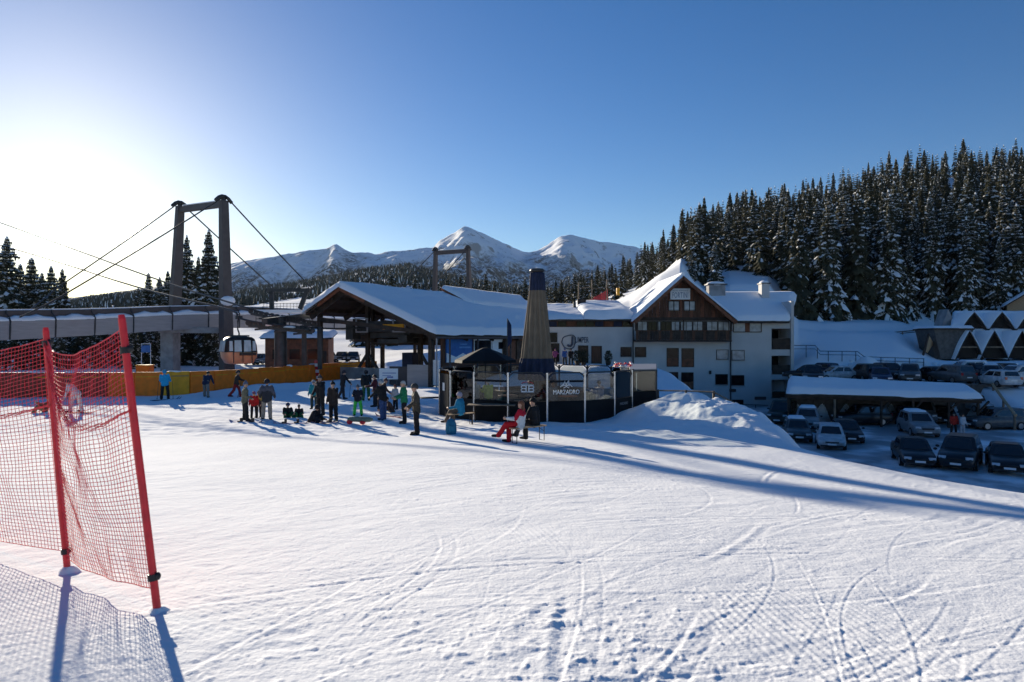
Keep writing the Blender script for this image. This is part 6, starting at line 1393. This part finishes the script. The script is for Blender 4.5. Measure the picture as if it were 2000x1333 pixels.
LOW = [('hatch', 1557, 858, 186, GRY, 'grey hatchback nearest the snow heap in the lower car park', True), ('hatch', 1622, 872, 182, WHT, 'white hatchback facing the slope, second row of the lower car park', False), ('saloon', 1652, 860, 188, DRK, 'black saloon tucked beside the white hatchback', False), ('suv', 1577, 838, 180, SLV, 'silver estate with dark windscreen behind the grey hatchback', True),
       ('van', 1530, 825, 170, GRN, 'dark green van by the hotel corner in the lower car park', False), ('suv', 1588, 818, 180, DRK, 'black car partly under the carport at its left end', False), ('suv', 1682, 830, 95, DRK, 'black estate parked sideways in front of the carport', False), ('suv', 1793, 848, 190, SLV, 'silver off-roader with snow on its roof in the lower car park', True),
       ('saloon', 1783, 904, 183, DRK, 'dark saloon nearest the snow edge in the lower car park', False), ('suv', 1876, 910, 165, DRK, 'dark off-roader with snow on its nose beside the dark saloon', False), ('saloon', 1966, 918, 172, DRK, 'dark car in the right corner of the lower car park', False),
       ('suv', 1946, 838, 92, GRY, 'long dark grey off-roader seen from the side at the right', False), ('van', 1800, 825, 180, GRY, 'grey van under the right half of the carport', False), ('saloon', 1768, 826, 180, BLU, 'dark blue car under the carport beside the grey van', False), ('hatch', 1936, 806, 170, GRY, 'small car with thick snow on its roof at the end of the carport', True), ('saloon', 1842, 825, 180, DRK, 'black car deep under the right end of the carport', False), ('hatch', 1720, 819, 180, BLU, 'dark hatchback in the shade under the middle of the carport', False)]
for k, px, py, rz, c, lb, sn in LOW: car(k, low(px, py), rz - (24 if rz > 120 else 0), c, lb, sn, 'cars in the lower car park')
UP = [('suv', 1690, 745, 0, DRK, 'black off-roader seen from behind on the upper car park left of centre', False), ('saloon', 1634, 744, 90, WHT, 'car with a white bonnet low behind the carport roof', True), ('saloon', 1576, 741, 60, DRK, 'dark saloon beside the hotel pillar on the upper car park', False), ('hatch', 1606, 735, 20, BLU, 'dark blue hatchback in the back row beside the hotel', False),
      ('suv', 1738, 743, 180, DRK, 'black off-roader right of the heap of bright snow on the upper car park', False), ('suv', 1777, 746, 150, GRY, 'dark grey off-roader in the middle of the upper car park', False), ('saloon', 1818, 745, 10, DRK, 'black saloon left of the car with the red tail light', False), ('suv', 1856, 748, 8, GRY, 'dark car showing a red tail light on the upper car park', False),
      ('hatch', 1903, 752, 180, WHT, 'white hatchback facing the carport corner in sunlight', False), ('suv', 1882, 736, 90, WHT, 'white off-roader in the back row behind the white hatchback', True), ('hatch', 1908, 737, 180, DRK, 'dark hatchback in the back row right of the white off-roader', False), ('hatch', 1948, 752, 0, WHT, 'white hatchback seen from behind with red lights by the ramp', False), ('saloon', 1936, 737, 175, SLV, 'silver car in the back row before the chalets', True), ('suv', 1984, 750, 100, WHT, 'white off-roader at the right edge of the upper car park', False), ('saloon', 1970, 736, 180, DRK, 'dark saloon in the back row at the right edge', True)]
for k, px, py, rz, c, lb, sn in UP: car(k, lot(px, py, 4.0), rz, c, lb, sn, 'cars on the upper car park')
# snowed-in cars far behind the lift tower
for i, (px, Y, c) in enumerate(((505, 92, DRK), (527, 92, SLV), (550, 92, DRK), (575, 93, BLU), (598, 93, DRK), (640, 98, GRY), (668, 98, DRK), (690, 98, DRK))):
    x = (px - 1000) / F * Y; car('saloon', Vector((x, Y, g1(x, Y))), 150 + 6 * i, c, ('leftmost', 'second', 'third', 'fourth', 'fifth', 'sixth', 'seventh', 'rightmost')[i] + ' of the snow covered cars in the row behind the lift tower', True, 'cars behind the lift')
# people in the lower car park
p = low(1863, 850); person('person in red jacket standing among the cars of the lower car park', p, 170, 1.75, STAND, (0.45, 0.03, 0.02), BLK, head='beanie', hat=(0.03, 0.03, 0.03), vox=0.026)
p = low(1880, 851); person('person in pale clothes beside the one in red in the lower car park', p, 200, 1.7, STAND, (0.5, 0.5, 0.52), (0.45, 0.45, 0.48), head='dark', vox=0.026)

# ------------------------------------------------------------------ carport, walls, rails
cp = empty('carport', (W(1730, 0, 57).x, 57, -3.7), 0, 'long open carport under thick snow in front of the upper car park', 'carport'); OC = Vector(cp.location)
fl_, fr_, bl_, br_ = W(1536, 768, 57), W(1922, 779, 55.2), W(1541, 741, 60.6), W(1888, 757, 60.4)
slab(MB(), [v - OC for v in (fl_, fr_, br_, bl_)], 0.22).build('roof', M['wood_dark'], cp)
snow_slab([v - OC + Vector((0, 0, 0.02)) for v in (fl_, fr_, br_, bl_)], 0.40, 'roof_snow', cp, 44, 60, 24, 0.5, 0.07)
for t in (0.02, 0.26, 0.5, 0.66, 0.84, 0.985):
    a = fl_.lerp(fr_, t) - OC; MB().box((a.x, a.y + 0.35, (a.z - 0.2) / 2), (0.16, 0.16, a.z - 0.2)).build('post', M['rail_wood'] if t == 0.26 else M['wood_dark'], cp)
    if t > 0.4: MB().beam((a.x, a.y + 0.35, a.z - 1.2), (a.x + 0.9, a.y + 0.35, a.z - 0.25), 0.12, 0.14).build('brace', M['wood_dark'], cp)
MB().beam(fl_ - OC + Vector((0, 0.3, -0.3)), fr_ - OC + Vector((0, 0.3, -0.3)), 0.16, 0.22).build('front_beam', M['wood_dark'], cp)
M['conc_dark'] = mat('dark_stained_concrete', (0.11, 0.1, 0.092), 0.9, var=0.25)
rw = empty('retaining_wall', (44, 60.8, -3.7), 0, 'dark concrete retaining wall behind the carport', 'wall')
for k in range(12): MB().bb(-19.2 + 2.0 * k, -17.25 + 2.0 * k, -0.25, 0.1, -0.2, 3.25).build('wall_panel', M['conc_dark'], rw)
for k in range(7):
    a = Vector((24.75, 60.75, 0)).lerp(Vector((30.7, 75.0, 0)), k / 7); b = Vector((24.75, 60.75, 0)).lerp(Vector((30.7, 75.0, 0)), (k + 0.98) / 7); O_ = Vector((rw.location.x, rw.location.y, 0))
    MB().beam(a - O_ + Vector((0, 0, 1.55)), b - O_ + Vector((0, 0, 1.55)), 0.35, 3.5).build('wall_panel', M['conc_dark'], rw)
# bank walls and handrails beside the hotel
def rail(pts, name, label, r=0.035, posts=1.6, h=0.9, m='dark_steel', two=True, cat='railing'):
    o = empty(name, pts[0], 0, label, cat); O = Vector(pts[0]); P = [Vector(p) for p in pts]
    MB().tube([p - O for p in P], r, 6).build('top_rail', M[m], o)
    if two: MB().tube([p - O - Vector((0, 0, h * 0.45)) for p in P], r * 0.8, 6).build('lower_rail', M[m], o)
    for p in resample(P, posts): MB().cyl(p - O - Vector((0, 0, h + 0.5)), p - O, r, n=6).build('post', M[m], o)
    return o
rail([W(1548, 675, 80.5), W(1592, 675, 80.5), W(1602, 686, 79.5), W(1675, 687, 79.5), W(1688, 697, 78.6), W(1805, 701, 78.3)], 'stair_railing', 'dark stepped handrail on the snow bank right of the hotel', 0.045)
rail([W(1556, 661, 92), W(1650, 655, 92.5), W(1740, 650, 93), W(1815, 643, 93.5)], 'road_railing', 'thin timber rail along the road above the snow bank', 0.09, 3.0, 0.5, 'rail_wood', True)
gr_ = empty('ramp_barrier', W(1938, 750, 60), 0, 'slanting pale timber barrier along the ramp at the right', 'barrier'); Og2 = Vector(gr_.location)
MB().tube([W(1938, 750, 60) - Og2, W(1958, 778, 56) - Og2, W(1984, 812, 51.5) - Og2], 0.11, 8).build('log_rail', M['wood_light'], gr_)
for p in (W(1940, 752, 59.8), W(1960, 781, 55.8), W(1982, 809, 51.8)): MB().cyl(p - Og2 - Vector((0, 0, 1.2)), p - Og2, 0.09, n=8).build('post', M['rail_wood'], gr_)
# timber handrail going down beside the snow heap
hr = empty('timber_handrail', W(1285, 762, 34), 0, 'timber handrail on posts behind the snow heap, descending to the car park', 'railing'); Oh = Vector(hr.location)
path = [W(1285, 763, 34), W(1340, 764, 34.2), W(1394, 766, 34), W(1436, 788, 33.6), W(1475, 812, 33.2), W(1512, 832, 32.8)]
for i, (a, b) in enumerate(zip(path, path[1:])):
    MB().beam(a - Oh, b - Oh, 0.16, 0.06).build('handrail', M['rail_wood'], hr); MB().beam(a - Oh - Vector((0, 0, 0.42)), b - Oh - Vector((0, 0, 0.42)), 0.05, 0.14).build('lower_board', M['rail_wood'], hr)
    MB().beam(a - Oh + Vector((0, 0, 0.04)), b - Oh + Vector((0, 0, 0.045)), 0.13, 0.05).build('rail_snow', M['snow_roof'], hr) if i > 2 else None
for p in path: MB().box(p - Oh - Vector((0, 0, 0.6)), (0.1, 0.1, 1.3)).build('post', M['wood_dark'], hr)
# balustrade before the hotel's lowest door
rail([W(1452, 790, 72), W(1500, 792, 72)], 'terrace_railing', 'dark low railing at the foot of the hotel wall', 0.04, 1.3, 0.9)

# ------------------------------------------------------------------ triangular chalets at the right
M['wood_black'] = mat('black_timber', (0.016, 0.011, 0.009), 0.85, var=0.3)
M['dim_glass'] = mat('dim_glass', (0.012, 0.012, 0.013), 0.4, var=0.2, spec=0.1)
chal = empty('triangular_chalets', (W(1930, 0, 88).x, 88, 0.9), 0, 'terraced chalets with rows of dark triangular gables under snow', 'chalets'); OA = Vector(chal.location)
def CW(px, py, Y): return W(px, py, Y) - OA
def gable(px, ap, hw_, bs, Y, depth, upper):
    a = CW(px, ap, Y); l = CW(px - hw_, bs, Y); r_ = CW(px + hw_, bs, Y); back = Vector((0, depth, 0.0))
    g = empty('gable'); g.parent = chal
    MB().add([l, r_, a, l + Vector((0, 0.12, 0)), r_ + Vector((0, 0.12, 0)), a + Vector((0, 0.12, 0))], [(0, 1, 2), (5, 4, 3), (0, 3, 4, 1), (1, 4, 5, 2), (2, 5, 3, 0)]).build('gable_boards', M['wood_black'], g)
    for q, s in ((l, -1), (r_, 1)):
        f0_ = Vector((0, -0.5, 0)); n_ = (q - a).normalized(); e = q + n_ * 0.25
        slab(MB(), [a + f0_ + Vector((0, 0, 0.05)), e + f0_, e + back, a + back + Vector((0, 0, 0.05))], 0.16).build('roof_slope', M['wood_dark'], g)
        sn = MB(); K = 8; vs = []; o_ = Vector((s * 0.22, 0, 0.14))
        for k in range(K + 1):
            t = k / K; p0 = a.lerp(e, t); th = 0.16 * math.sin(math.pi * min(1, 0.12 + t * 0.95)) + 0.05
            for y, kk in ((-0.52, 0.4), (-0.4, 1), (depth, 1)): vs.append(p0 + Vector((s * th * kk, y, th * kk + 0.06)))
        sn.add(vs, [(k * 3 + j, k * 3 + 3 + j, k * 3 + 4 + j, k * 3 + 1 + j) for k in range(K) for j in range(2)], 0, True); sn.build('roof_snow', M['snow_roof'], g)
    if upper == 0:
        MB().bb(l.x * 0.55 + a.x * 0.45, r_.x * 0.55 + a.x * 0.45, a.y - 0.06, a.y - 0.02, l.z + 0.1, l.z + 1.25).build('glazing', M['dim_glass'], g); MB().bb(l.x * 0.62 + a.x * 0.38, r_.x * 0.62 + a.x * 0.38, a.y - 0.5, a.y - 0.03, l.z + 1.3, l.z + 1.48).build('balcony_rail', M['rail_wood'], g)
    else: MB().bb(a.x - 0.5, a.x + 0.5, a.y - 0.06, a.y - 0.02, l.z + 0.3, l.z + 0.9).build('glazing', M['dim_glass'], g)
for px in (1898, 1952, 2006, 2060): gable(px, 612, 23, 641, 88, 3.0, 1)
for px in (1889, 1937, 1991, 2045): gable(px, 648, 27, 700, 85, 3.4, 0)
slab(MB(), [CW(1858, 640, 88.4), CW(2080, 640, 88.4), CW(2080, 609, 91.5), CW(1862, 609, 91.5)], 0.3).build('main_roof', M['wood_dark'], chal); snow_slab([CW(1857, 640, 88.35) + Vector((0, 0, 0.02)), CW(2081, 640, 88.35), CW(2081, 609, 91.5), CW(1861, 609, 91.5)], 0.3, 'roof_snow', chal, 61, 50, 14, 0.3, 0.08)
slab(MB(), [CW(1880, 690, 85.6), CW(2080, 690, 85.6), CW(2080, 643, 88.3), CW(1880, 643, 88.3)], 0.3).build('lower_roof', M['wood_dark'], chal); snow_slab([CW(1880, 690, 85.55) + Vector((0, 0, 0.02)), CW(2080, 690, 85.55), CW(2080, 643, 88.25), CW(1880, 643, 88.25)], 0.25, 'roof_snow', chal, 62, 50, 14, 0.3, 0.08)
# grey side block with flat snowy roof, small pale gable, panel in pale wood colour standing in for sun on a pane
wb_ = [CW(1824, 644, 85.2), CW(1902, 644, 85.2), CW(1868, 702, 85.2), CW(1838, 702, 85.2)]
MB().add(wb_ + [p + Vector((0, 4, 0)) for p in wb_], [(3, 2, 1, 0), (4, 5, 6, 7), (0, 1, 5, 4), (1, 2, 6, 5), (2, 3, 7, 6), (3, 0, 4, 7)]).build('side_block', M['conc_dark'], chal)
slab(MB(), [CW(1823, 641, 84.9), CW(1904, 641, 84.9), CW(1904, 641, 84.9) + Vector((0, 4.4, 0)), CW(1823, 641, 84.9) + Vector((0, 4.4, 0))], 0.2).build('flat_roof', M['wood_dark'], chal); snow_slab([CW(1822, 640.6, 84.8), CW(1905, 640.6, 84.8), CW(1905, 640.6, 84.8) + Vector((0, 4.5, 0)), CW(1822, 640.6, 84.8) + Vector((0, 4.5, 0))], 0.28, 'roof_snow', chal, 63, 30, 12, 0.3, 0.06)
t_ = [CW(1808, 688, 84), CW(1815, 656, 84.6), CW(1824, 671, 86.5), CW(1812, 690, 86)]
MB().add(t_, [(0, 1, 2, 3)]).build('sun_glint_panel', M['wood_light'], chal)
MB().beam(CW(1803, 694, 83.9), CW(1814, 652, 84.5), 0.15, 0.25).build('panel_frame', M['wood_dark'], chal)
t_ = [CW(1841, 638, 90), CW(1868, 638, 90), CW(1852, 604, 90)]
MB().add(t_ + [p + Vector((0, 2, 0)) for p in t_], [(0, 1, 2), (5, 4, 3), (0, 3, 4, 1), (1, 4, 5, 2), (2, 5, 3, 0)]).build('pale_gable', M['conc'], chal)
# clods of ploughed snow along the back of the upper car park
cl = MB(); rc = random.Random(31)
for k in range(130):
    px = rc.uniform(1660, 2040); Y = rc.uniform(77.6, 79.5); x = (px - 1000) / F * Y; s = rc.uniform(0.15, 0.5); c = Vector((x, Y, g1(x, Y) + s * 0.2)); cl.ell(c, (s * rc.uniform(0.8, 1.6), s, s * rc.uniform(0.5, 1)), 6, 4, 0, Matrix.Rotation(rc.uniform(0, 3), 3, 'Z'))
tag(cl.build('ploughed_snow', M['snow_roof']), 'clods of ploughed snow along the back edge of the upper car park', 'snow', kind='stuff')
hp_ = W(1702, 722, 73); x0, y0 = hp_.x, 74.0
mb = MB().lathe([(0.0, 2.3), (0.5, 2.2), (1.1, 1.6), (1.7, 0.7), (2.3, 0.0), (2.6, -0.6)], (0, 0, 0), 20, 0, lambda t, z: 1 + 0.15 * math.sin(3 * t + z) + 0.08 * math.sin(7 * t + 2 * z)); o = mb.build('snow_heap', M['snow_roof']); o.location = (x0, y0, -0.6); tag(o, 'bright heap of snow between the cars on the upper car park', 'snow heap')

th_ = empty('timber_house', (W(2010, 0, 102).x, 102, g1(W(2010, 0, 102).x, 102)), R(-30), 'pale timber house at the right edge above the triangular chalets', 'house')
MB().bb(-3, 3, -3, 3, -1, 4.2).build('wall', M['wood_light'], th_); MB().prism([(-3, 4.2), (3, 4.2), (0, 6.2)], 'Y', -3, 3).build('gable_wall', M['wood_light'], th_)
for s_ in (-1, 1):
    q = [Vector((s_ * 3.6, -3.6, 3.85)), Vector((0, -3.6, 6.3)), Vector((0, 3.6, 6.3)), Vector((s_ * 3.6, 3.6, 3.85))]
    slab(MB(), q, 0.2).build('roof_plane', M['wood_dark'], th_); snow_slab([p + Vector((0, 0, 0.02)) for p in q], 0.35, 'roof_snow', th_, 81, 14, 16, 0.3)
for x in (-1.6, 1.0): MB().bb(x, x + 0.9, -3.05, -2.98, 1.6, 2.8).build('window', M['window'], th_)
# ------------------------------------------------------------------ spruces
def spruce_meshes(seed, H=18.0, Rm=2.7, levels=34, snow=0.55, lod=1.0):
    r = random.Random(seed); cr = MB(); sn = MB(); tk = MB()
    tk.tube([(0, 0, -0.6), (0.05, 0.03, H * 0.3), (-0.04, 0.02, H * 0.65), (0, 0, H * 0.985)], [0.30, 0.22, 0.12, 0.02], 7)
    asym = r.uniform(0, 6.28); ph = [r.uniform(0, 6.28) for _ in range(4)]
    for L in range(levels):
        t = (L + r.uniform(0.2, 0.8)) / levels; z0 = H * (0.06 + 0.92 * t)
        rad = Rm * ((1 - t) ** 0.8) * (0.82 + 0.3 * r.random()) + 0.14
        nb = max(5, int((12 - 6 * t) * lod)); a0 = r.uniform(0, 6.28)
        for k in range(nb):
            a = a0 + 6.283 * k / nb + r.uniform(-0.3, 0.3)
            lumpy = 1 + 0.16 * math.sin(2 * a + ph[0] + t * 9) + 0.14 * math.sin(3 * a + ph[1] - t * 15)
            ln = rad * r.uniform(0.55, 1.12) * lumpy; dr = r.uniform(0.3, 0.85) * ln * (1.0 - 0.8 * t)
            up = 0.25 * ln * (0.15 + t)
            ca, sa = math.cos(a), math.sin(a); w = (0.10 + 0.15 * ln) * r.uniform(0.75, 1.3)
            st = [0.12, 0.45, 0.78, 1.0]; C = []; Lf = []; Rt = []
            for i, s in enumerate(st):
                d = ln * s; z = z0 + up * s - dr * s * s * 1.35; ww = w * (0.7, 1.15, 0.85, 0.06)[i]; hang = 0.55 * ww + 0.08
                j = r.uniform(0.75, 1.25)
                C.append(Vector((ca * d, sa * d, z))); Lf.append(Vector((ca * d - sa * ww * j, sa * d + ca * ww * j, z - hang * j))); Rt.append(Vector((ca * d + sa * ww, sa * d - ca * ww, z - hang)))
            vs = C + Lf + Rt; fs = []
            for i in range(3): fs += [(i, i + 1, 4 + i + 1, 4 + i), (i + 1, i, 8 + i, 8 + i + 1)]
            # hanging twigs that fray the outline
            for i in range(3):
                for side, arr in ((4, Lf), (8, Rt)):
                    for rep in range(2 if lod > 0.8 else 1):
                        f0 = r.uniform(0, 0.5); q0 = arr[i].lerp(arr[i + 1], f0); q1 = arr[i].lerp(arr[i + 1], f0 + r.uniform(0.3, 0.5)); m_ = (q0 + q1) / 2; o = (m_ - (C[i] + C[i + 1]) / 2)
                        n0 = len(vs); vs += [q0, q1, m_ + o * r.uniform(0.3, 1.1) - Vector((0, 0, r.uniform(0.1, 0.5)))]; fs.append((n0, n0 + 1, n0 + 2))
            cr.add(vs, fs)
            if r.random() < snow * (0.8 + 0.4 * (1 - t)) * (0.62 + 0.6 * math.sin(2 * a + ph[2] + t * 13) * math.sin(a - ph[3] - t * 7 + 1)):
                for rep in range(r.choice((2, 2, 3, 4)) if lod > 0.8 else 1):
                    s0 = r.uniform(0.15, 0.75); s1 = min(1.03, s0 + r.uniform(0.15, 0.4)); q = []; lat = r.uniform(-0.5, 0.5) * w
                    for s in (s0, (s0 + s1) / 2, s1):
                        d = ln * s; z = z0 + up * s - dr * s * s * 1.35 + 0.05 - abs(lat) * 0.5; ww = w * r.uniform(0.35, 0.95) * (1 if s < s1 else 0.35)
                        q += [Vector((ca * d - sa * (lat + ww), sa * d + ca * (lat + ww), z - 0.9 * ww)), Vector((ca * d - sa * lat, sa * d + ca * lat, z + 0.07)), Vector((ca * d - sa * (lat - ww), sa * d + ca * (lat - ww), z - 0.9 * ww))]
                    sn.add(q, [(0, 1, 4, 3), (1, 2, 5, 4), (3, 4, 7, 6), (4, 5, 8, 7)], 0, True)
    sn.ell((0, 0, H * 0.975), (0.14, 0.14, 0.3), 6, 4)
    def mk(mb, nm, m):
        me = bpy.data.meshes.new(nm); me.from_pydata(mb.v, [], mb.f); me.materials.append(m); me.update(); return me
    return mk(tk, 'trunk', M['bark']), mk(cr, 'crown', M['needles']), mk(sn, 'branch_snow', M['snow_tree'])
VAR = [spruce_meshes(100 + i, 18, (2.5, 2.9, 2.3, 3.1, 2.7, 2.4)[i], (48, 44, 50, 44, 46, 52)[i], (0.85, 0.7, 0.95, 0.6, 0.8, 0.9)[i]) for i in range(6)]
FROST = [spruce_meshes(700 + i, 18, (2.6, 2.9, 2.5)[i], (48, 46, 50)[i], 2.2) for i in range(3)]
DRY = [spruce_meshes(300 + i, 18, (2.4, 2.7, 2.2)[i], 44, (0.16, 0.28, 0.38)[i]) for i in range(3)]
rt = random.Random(77)
def spruce(x, y, h, label, group, wide=1.0, v=None, z=None, var=VAR):
    m = var[rt.randrange(len(var)) if v is None else v]
    o = empty('spruce_tree', (x, y, g1(x, y) - 0.1 if z is None else z), rt.uniform(0, 6.28), label, 'tree', group)
    s = h / 18.0; o.scale = (s * wide, s * wide, s)
    for me in m:
        nm = me.name.split('.')[0]; c = bpy.data.objects.new(nm, me); COL.objects.link(c); c.parent = o
        if nm == 'branch_snow': c['kind'] = 'stuff'
    return o
def tree_px(px, top_py, Y, label, group, wide=1.0, v=None, var=VAR):
    x = (px - 1000) / F * Y; z = g1(x, Y); h = (CZ + (664 - top_py) / F * Y) - z
    return spruce(x, Y, h, label, group, wide, v, None, var)
# left: trees standing clear of each other
for px, tp, Y, lb, wd in ((14, 458, 96, 'tall snowy spruce at the left edge above the footbridge', 1.15), (40, 512, 108, 'snowy spruce just right of the tall one at the left edge', 1.1), (62, 500, 102, 'broad frosted spruce third from the left edge above the footbridge', 1.2), (82, 530, 110, 'small frosted spruce left of a taller pair above the footbridge', 1.2),
                          (100, 516, 98, 'snowy spruce, left one of a pair where the stay cables cross', 1.1), (122, 522, 94, 'snowy spruce, right one of a pair where the stay cables cross', 1.1), (-25, 480, 100, 'snowy spruce cut by the left edge', 1.1), (290, 530, 112, 'slim snowy spruce left of the pylon, leftmost of its clump', 1.0), (312, 538, 104, 'snowy spruce left of the pylon in the middle of its clump', 1.1),
                          (328, 526, 110, 'snowy spruce touching the left pylon leg', 1.1), (365, 455, 96, 'tall slim snowy spruce between the pylon legs on the left', 0.8), (408, 444, 92, 'tall snowy spruce between the pylon legs beside the right leg', 0.95), (388, 498, 104, 'shorter snowy spruce between the two tall ones in the pylon', 1.0),
                          (765, 522, 135, 'snowy spruce standing alone above the station roof', 1.1), (715, 540, 140, 'small snowy spruce at the station ridge', 1.3), (730, 545, 146, 'small snowy spruce half hidden by the station ridge', 1.2),
                          (1352, 490, 100, 'snowy spruce behind the hotel gable, left one of two', 1.2), (1396, 470, 99, 'heavily snowed spruce behind the hotel chimney, right one of two', 1.05), (270, 560, 118, 'small spruce left of the pylon clump', 1.2), (172, 585, 110, 'small frosted spruce sticking up behind the footbridge roof', 1.0)):
    tree_px(px, tp, Y, lb, 'snowy spruces seen one by one', wd * 1.25, None, FROST)
# dark row seen under the footbridge
k_row = 0
for px in list(range(-60, 440, 13)):
    Y = rt.uniform(79.5, 90) if px < 300 else rt.uniform(86, 92); top = rt.uniform(600, 640)
    if 330 < px < 345: continue
    tree_px(px + rt.uniform(-5, 5), top, Y, 'snow dusted spruce in the row seen under the footbridge, ' + ordinal(k_row + 1) + ' from the left', 'spruces under the footbridge', rt.uniform(1.2, 1.6)); k_row += 1
# row behind the station roof
for px in range(800, 1060, 12):
    Y = rt.uniform(140, 185); tree_px(px + rt.uniform(-5, 5), rt.uniform(528, 566), Y, 'snow dusted spruce in the row behind the station roof', 'spruces behind the station roof', rt.uniform(0.9, 1.2))
# hillside forest
def in_wood(px, y): return (px > 1405 or y > 112) if px > 1330 else (y > 135)
spots = []
def try_spot(px, y, dmin):
    x = (px - 1000) / F * y
    for (a, b) in spots:
        if (a - x) ** 2 + (b - y) ** 2 < dmin * dmin: return
    spots.append((x, y))
for _ in range(9000):        # rows at the foot of the wood show most
    px = rt.uniform(1525, 2060); try_spot(px, rt.uniform(103.5, 125), 4.0)
    if len(spots) > 64: break
for _ in range(40000):
    y = 108 + 165 * rt.random() ** 0.9; px = rt.uniform(1050, 2080)
    if px < 1345 and rt.random() > 0.55: continue
    if not in_wood(px, y): continue
    if px < 1320 and y < 150: continue
    try_spot(px, y, 5.0 if y < 190 else 5.6)
    if len(spots) >= 292: break
def cap_h(px, x, y, h):       # the crowns of the wood make one even, slowly rising skyline
    return max(6.0, min(h, float(np.interp(px, CREST_PX, CREST_A)) * y * rt.uniform(0.9, 1.04) + CZ - g1(x, y)))
n_near = 0
for (x, y) in sorted(spots, key=lambda q: q[0] / q[1]):
    px = 1000 + F * x / y; h = cap_h(px, x, y, rt.uniform(10, 16) if y > 150 else rt.uniform(12, 20))
    zone = 'left of the hotel gable' if px < 1330 else 'above the hotel gable' if px < 1450 else 'above the right hotel wing' if px < 1560 else 'above the snow bank beside the hotel' if px < 1700 else 'above the car park' if px < 1810 else 'above the triangular chalets'
    row = 'at the foot of the wood' if y < 128 else 'half way up the wood' if y < 185 else 'on the skyline of the wood'
    kind_ = 'snow laden spruce' if (y < 128 or rt.random() < 0.72) else 'dark spruce'
    lb_ = kind_ + ' ' + row + ' ' + zone
    if y < 128: n_near += 1; lb_ = kind_ + ' ' + row + ', ' + ordinal(n_near) + ' counting from the left'
    o = spruce(x, y, h, lb_, 'spruces ' + row + ' ' + zone, rt.uniform(0.9, 1.25), None, None, (FROST if (y < 128 and rt.random() < 0.75) or rt.random() < 0.4 else VAR) if kind_[0] == 's' else DRY)
# the rest of the wood, too many to count, as one mass
def wood_mass():
    r = random.Random(9); src = [spruce_meshes(500 + i, 18, 2.8, 15, 0.55, 0.55) for i in range(3)]
    data = []
    for tk, crn, sno in src:
        for me, mi in ((crn, 0), (sno, 1)):
            v = np.empty(len(me.vertices) * 3, np.float32); me.vertices.foreach_get('co', v)
            ls = np.empty(len(me.loops), np.int32); me.loops.foreach_get('vertex_index', ls); lt = np.empty(len(me.polygons), np.int32); me.polygons.foreach_get('loop_total', lt)
            data.append((v.reshape(-1, 3), (ls, lt), mi))
    vs = []; fl = []; ft_ = []; mi = []; n = 0
    for _ in range(800):
        y = 112 + 185 * r.random(); px = r.uniform(1060, 2300)
        if not in_wood(px, y) or (px < 1320 and y < 150): continue
        if px < 1330 and r.random() < 0.35: continue
        x = (px - 1000) / F * y; z = g1(x, y); k = r.randrange(3); s = cap_h(px, x, y, 18 * r.uniform(0.5, 0.85)) / 18; a = r.uniform(0, 6.28)
        ca, sa = math.cos(a) * s, math.sin(a) * s
        for (v, f, m_) in data[2 * k:2 * k + 2]:
            q = np.stack([v[:, 0] * ca - v[:, 1] * sa + x, v[:, 0] * sa + v[:, 1] * ca + y, v[:, 2] * s + z - 0.3], -1)
            vs.append(q); fl.append(f[0] + n); ft_.append(f[1]); mi.append(np.full(len(f[1]), m_, np.int32)); n += len(q)
    me = bpy.data.meshes.new('forest'); V_ = np.concatenate(vs).astype(np.float32); Lp = np.concatenate(fl).astype(np.int32); Tt = np.concatenate(ft_).astype(np.int32)
    me.vertices.add(len(V_)); me.vertices.foreach_set('co', V_.reshape(-1)); me.loops.add(len(Lp)); me.loops.foreach_set('vertex_index', Lp)
    me.polygons.add(len(Tt)); me.polygons.foreach_set('loop_start', np.concatenate([[0], np.cumsum(Tt)[:-1]]).astype(np.int32)); me.polygons.foreach_set('material_index', np.concatenate(mi)); me.update(calc_edges=True)
    print('forest tris', int((Tt - 2).sum()))
    me.materials.append(M['needles']); me.materials.append(M['snow_tree'])
    o = bpy.data.objects.new('forest', me); COL.objects.link(o); tag(o, 'dense dark spruce wood filling the hillside behind the counted trees', 'forest', kind='stuff')
wood_mass()
# ------------------------------------------------------------------ mountain air
hz = MB().bb(-4200, 4200, -60, 5400, -45, 700).build('haze', None or M['snow'])
hz.data.materials.clear()
hm = bpy.data.materials.new('haze'); hm.use_nodes = True; t = hm.node_tree
for n in list(t.nodes): t.nodes.remove(n)
vo = _n(t, 'ShaderNodeVolumePrincipled'); vo.inputs['Color'].default_value = (0.75, 0.85, 1.0, 1); vo.inputs['Density'].default_value = 0.00002; vo.inputs['Anisotropy'].default_value = 0.0
oo = _n(t, 'ShaderNodeOutputMaterial'); t.links.new(vo.outputs[0], oo.inputs['Volume'])
hz.data.materials.append(hm); tag(hz, kind='stuff')
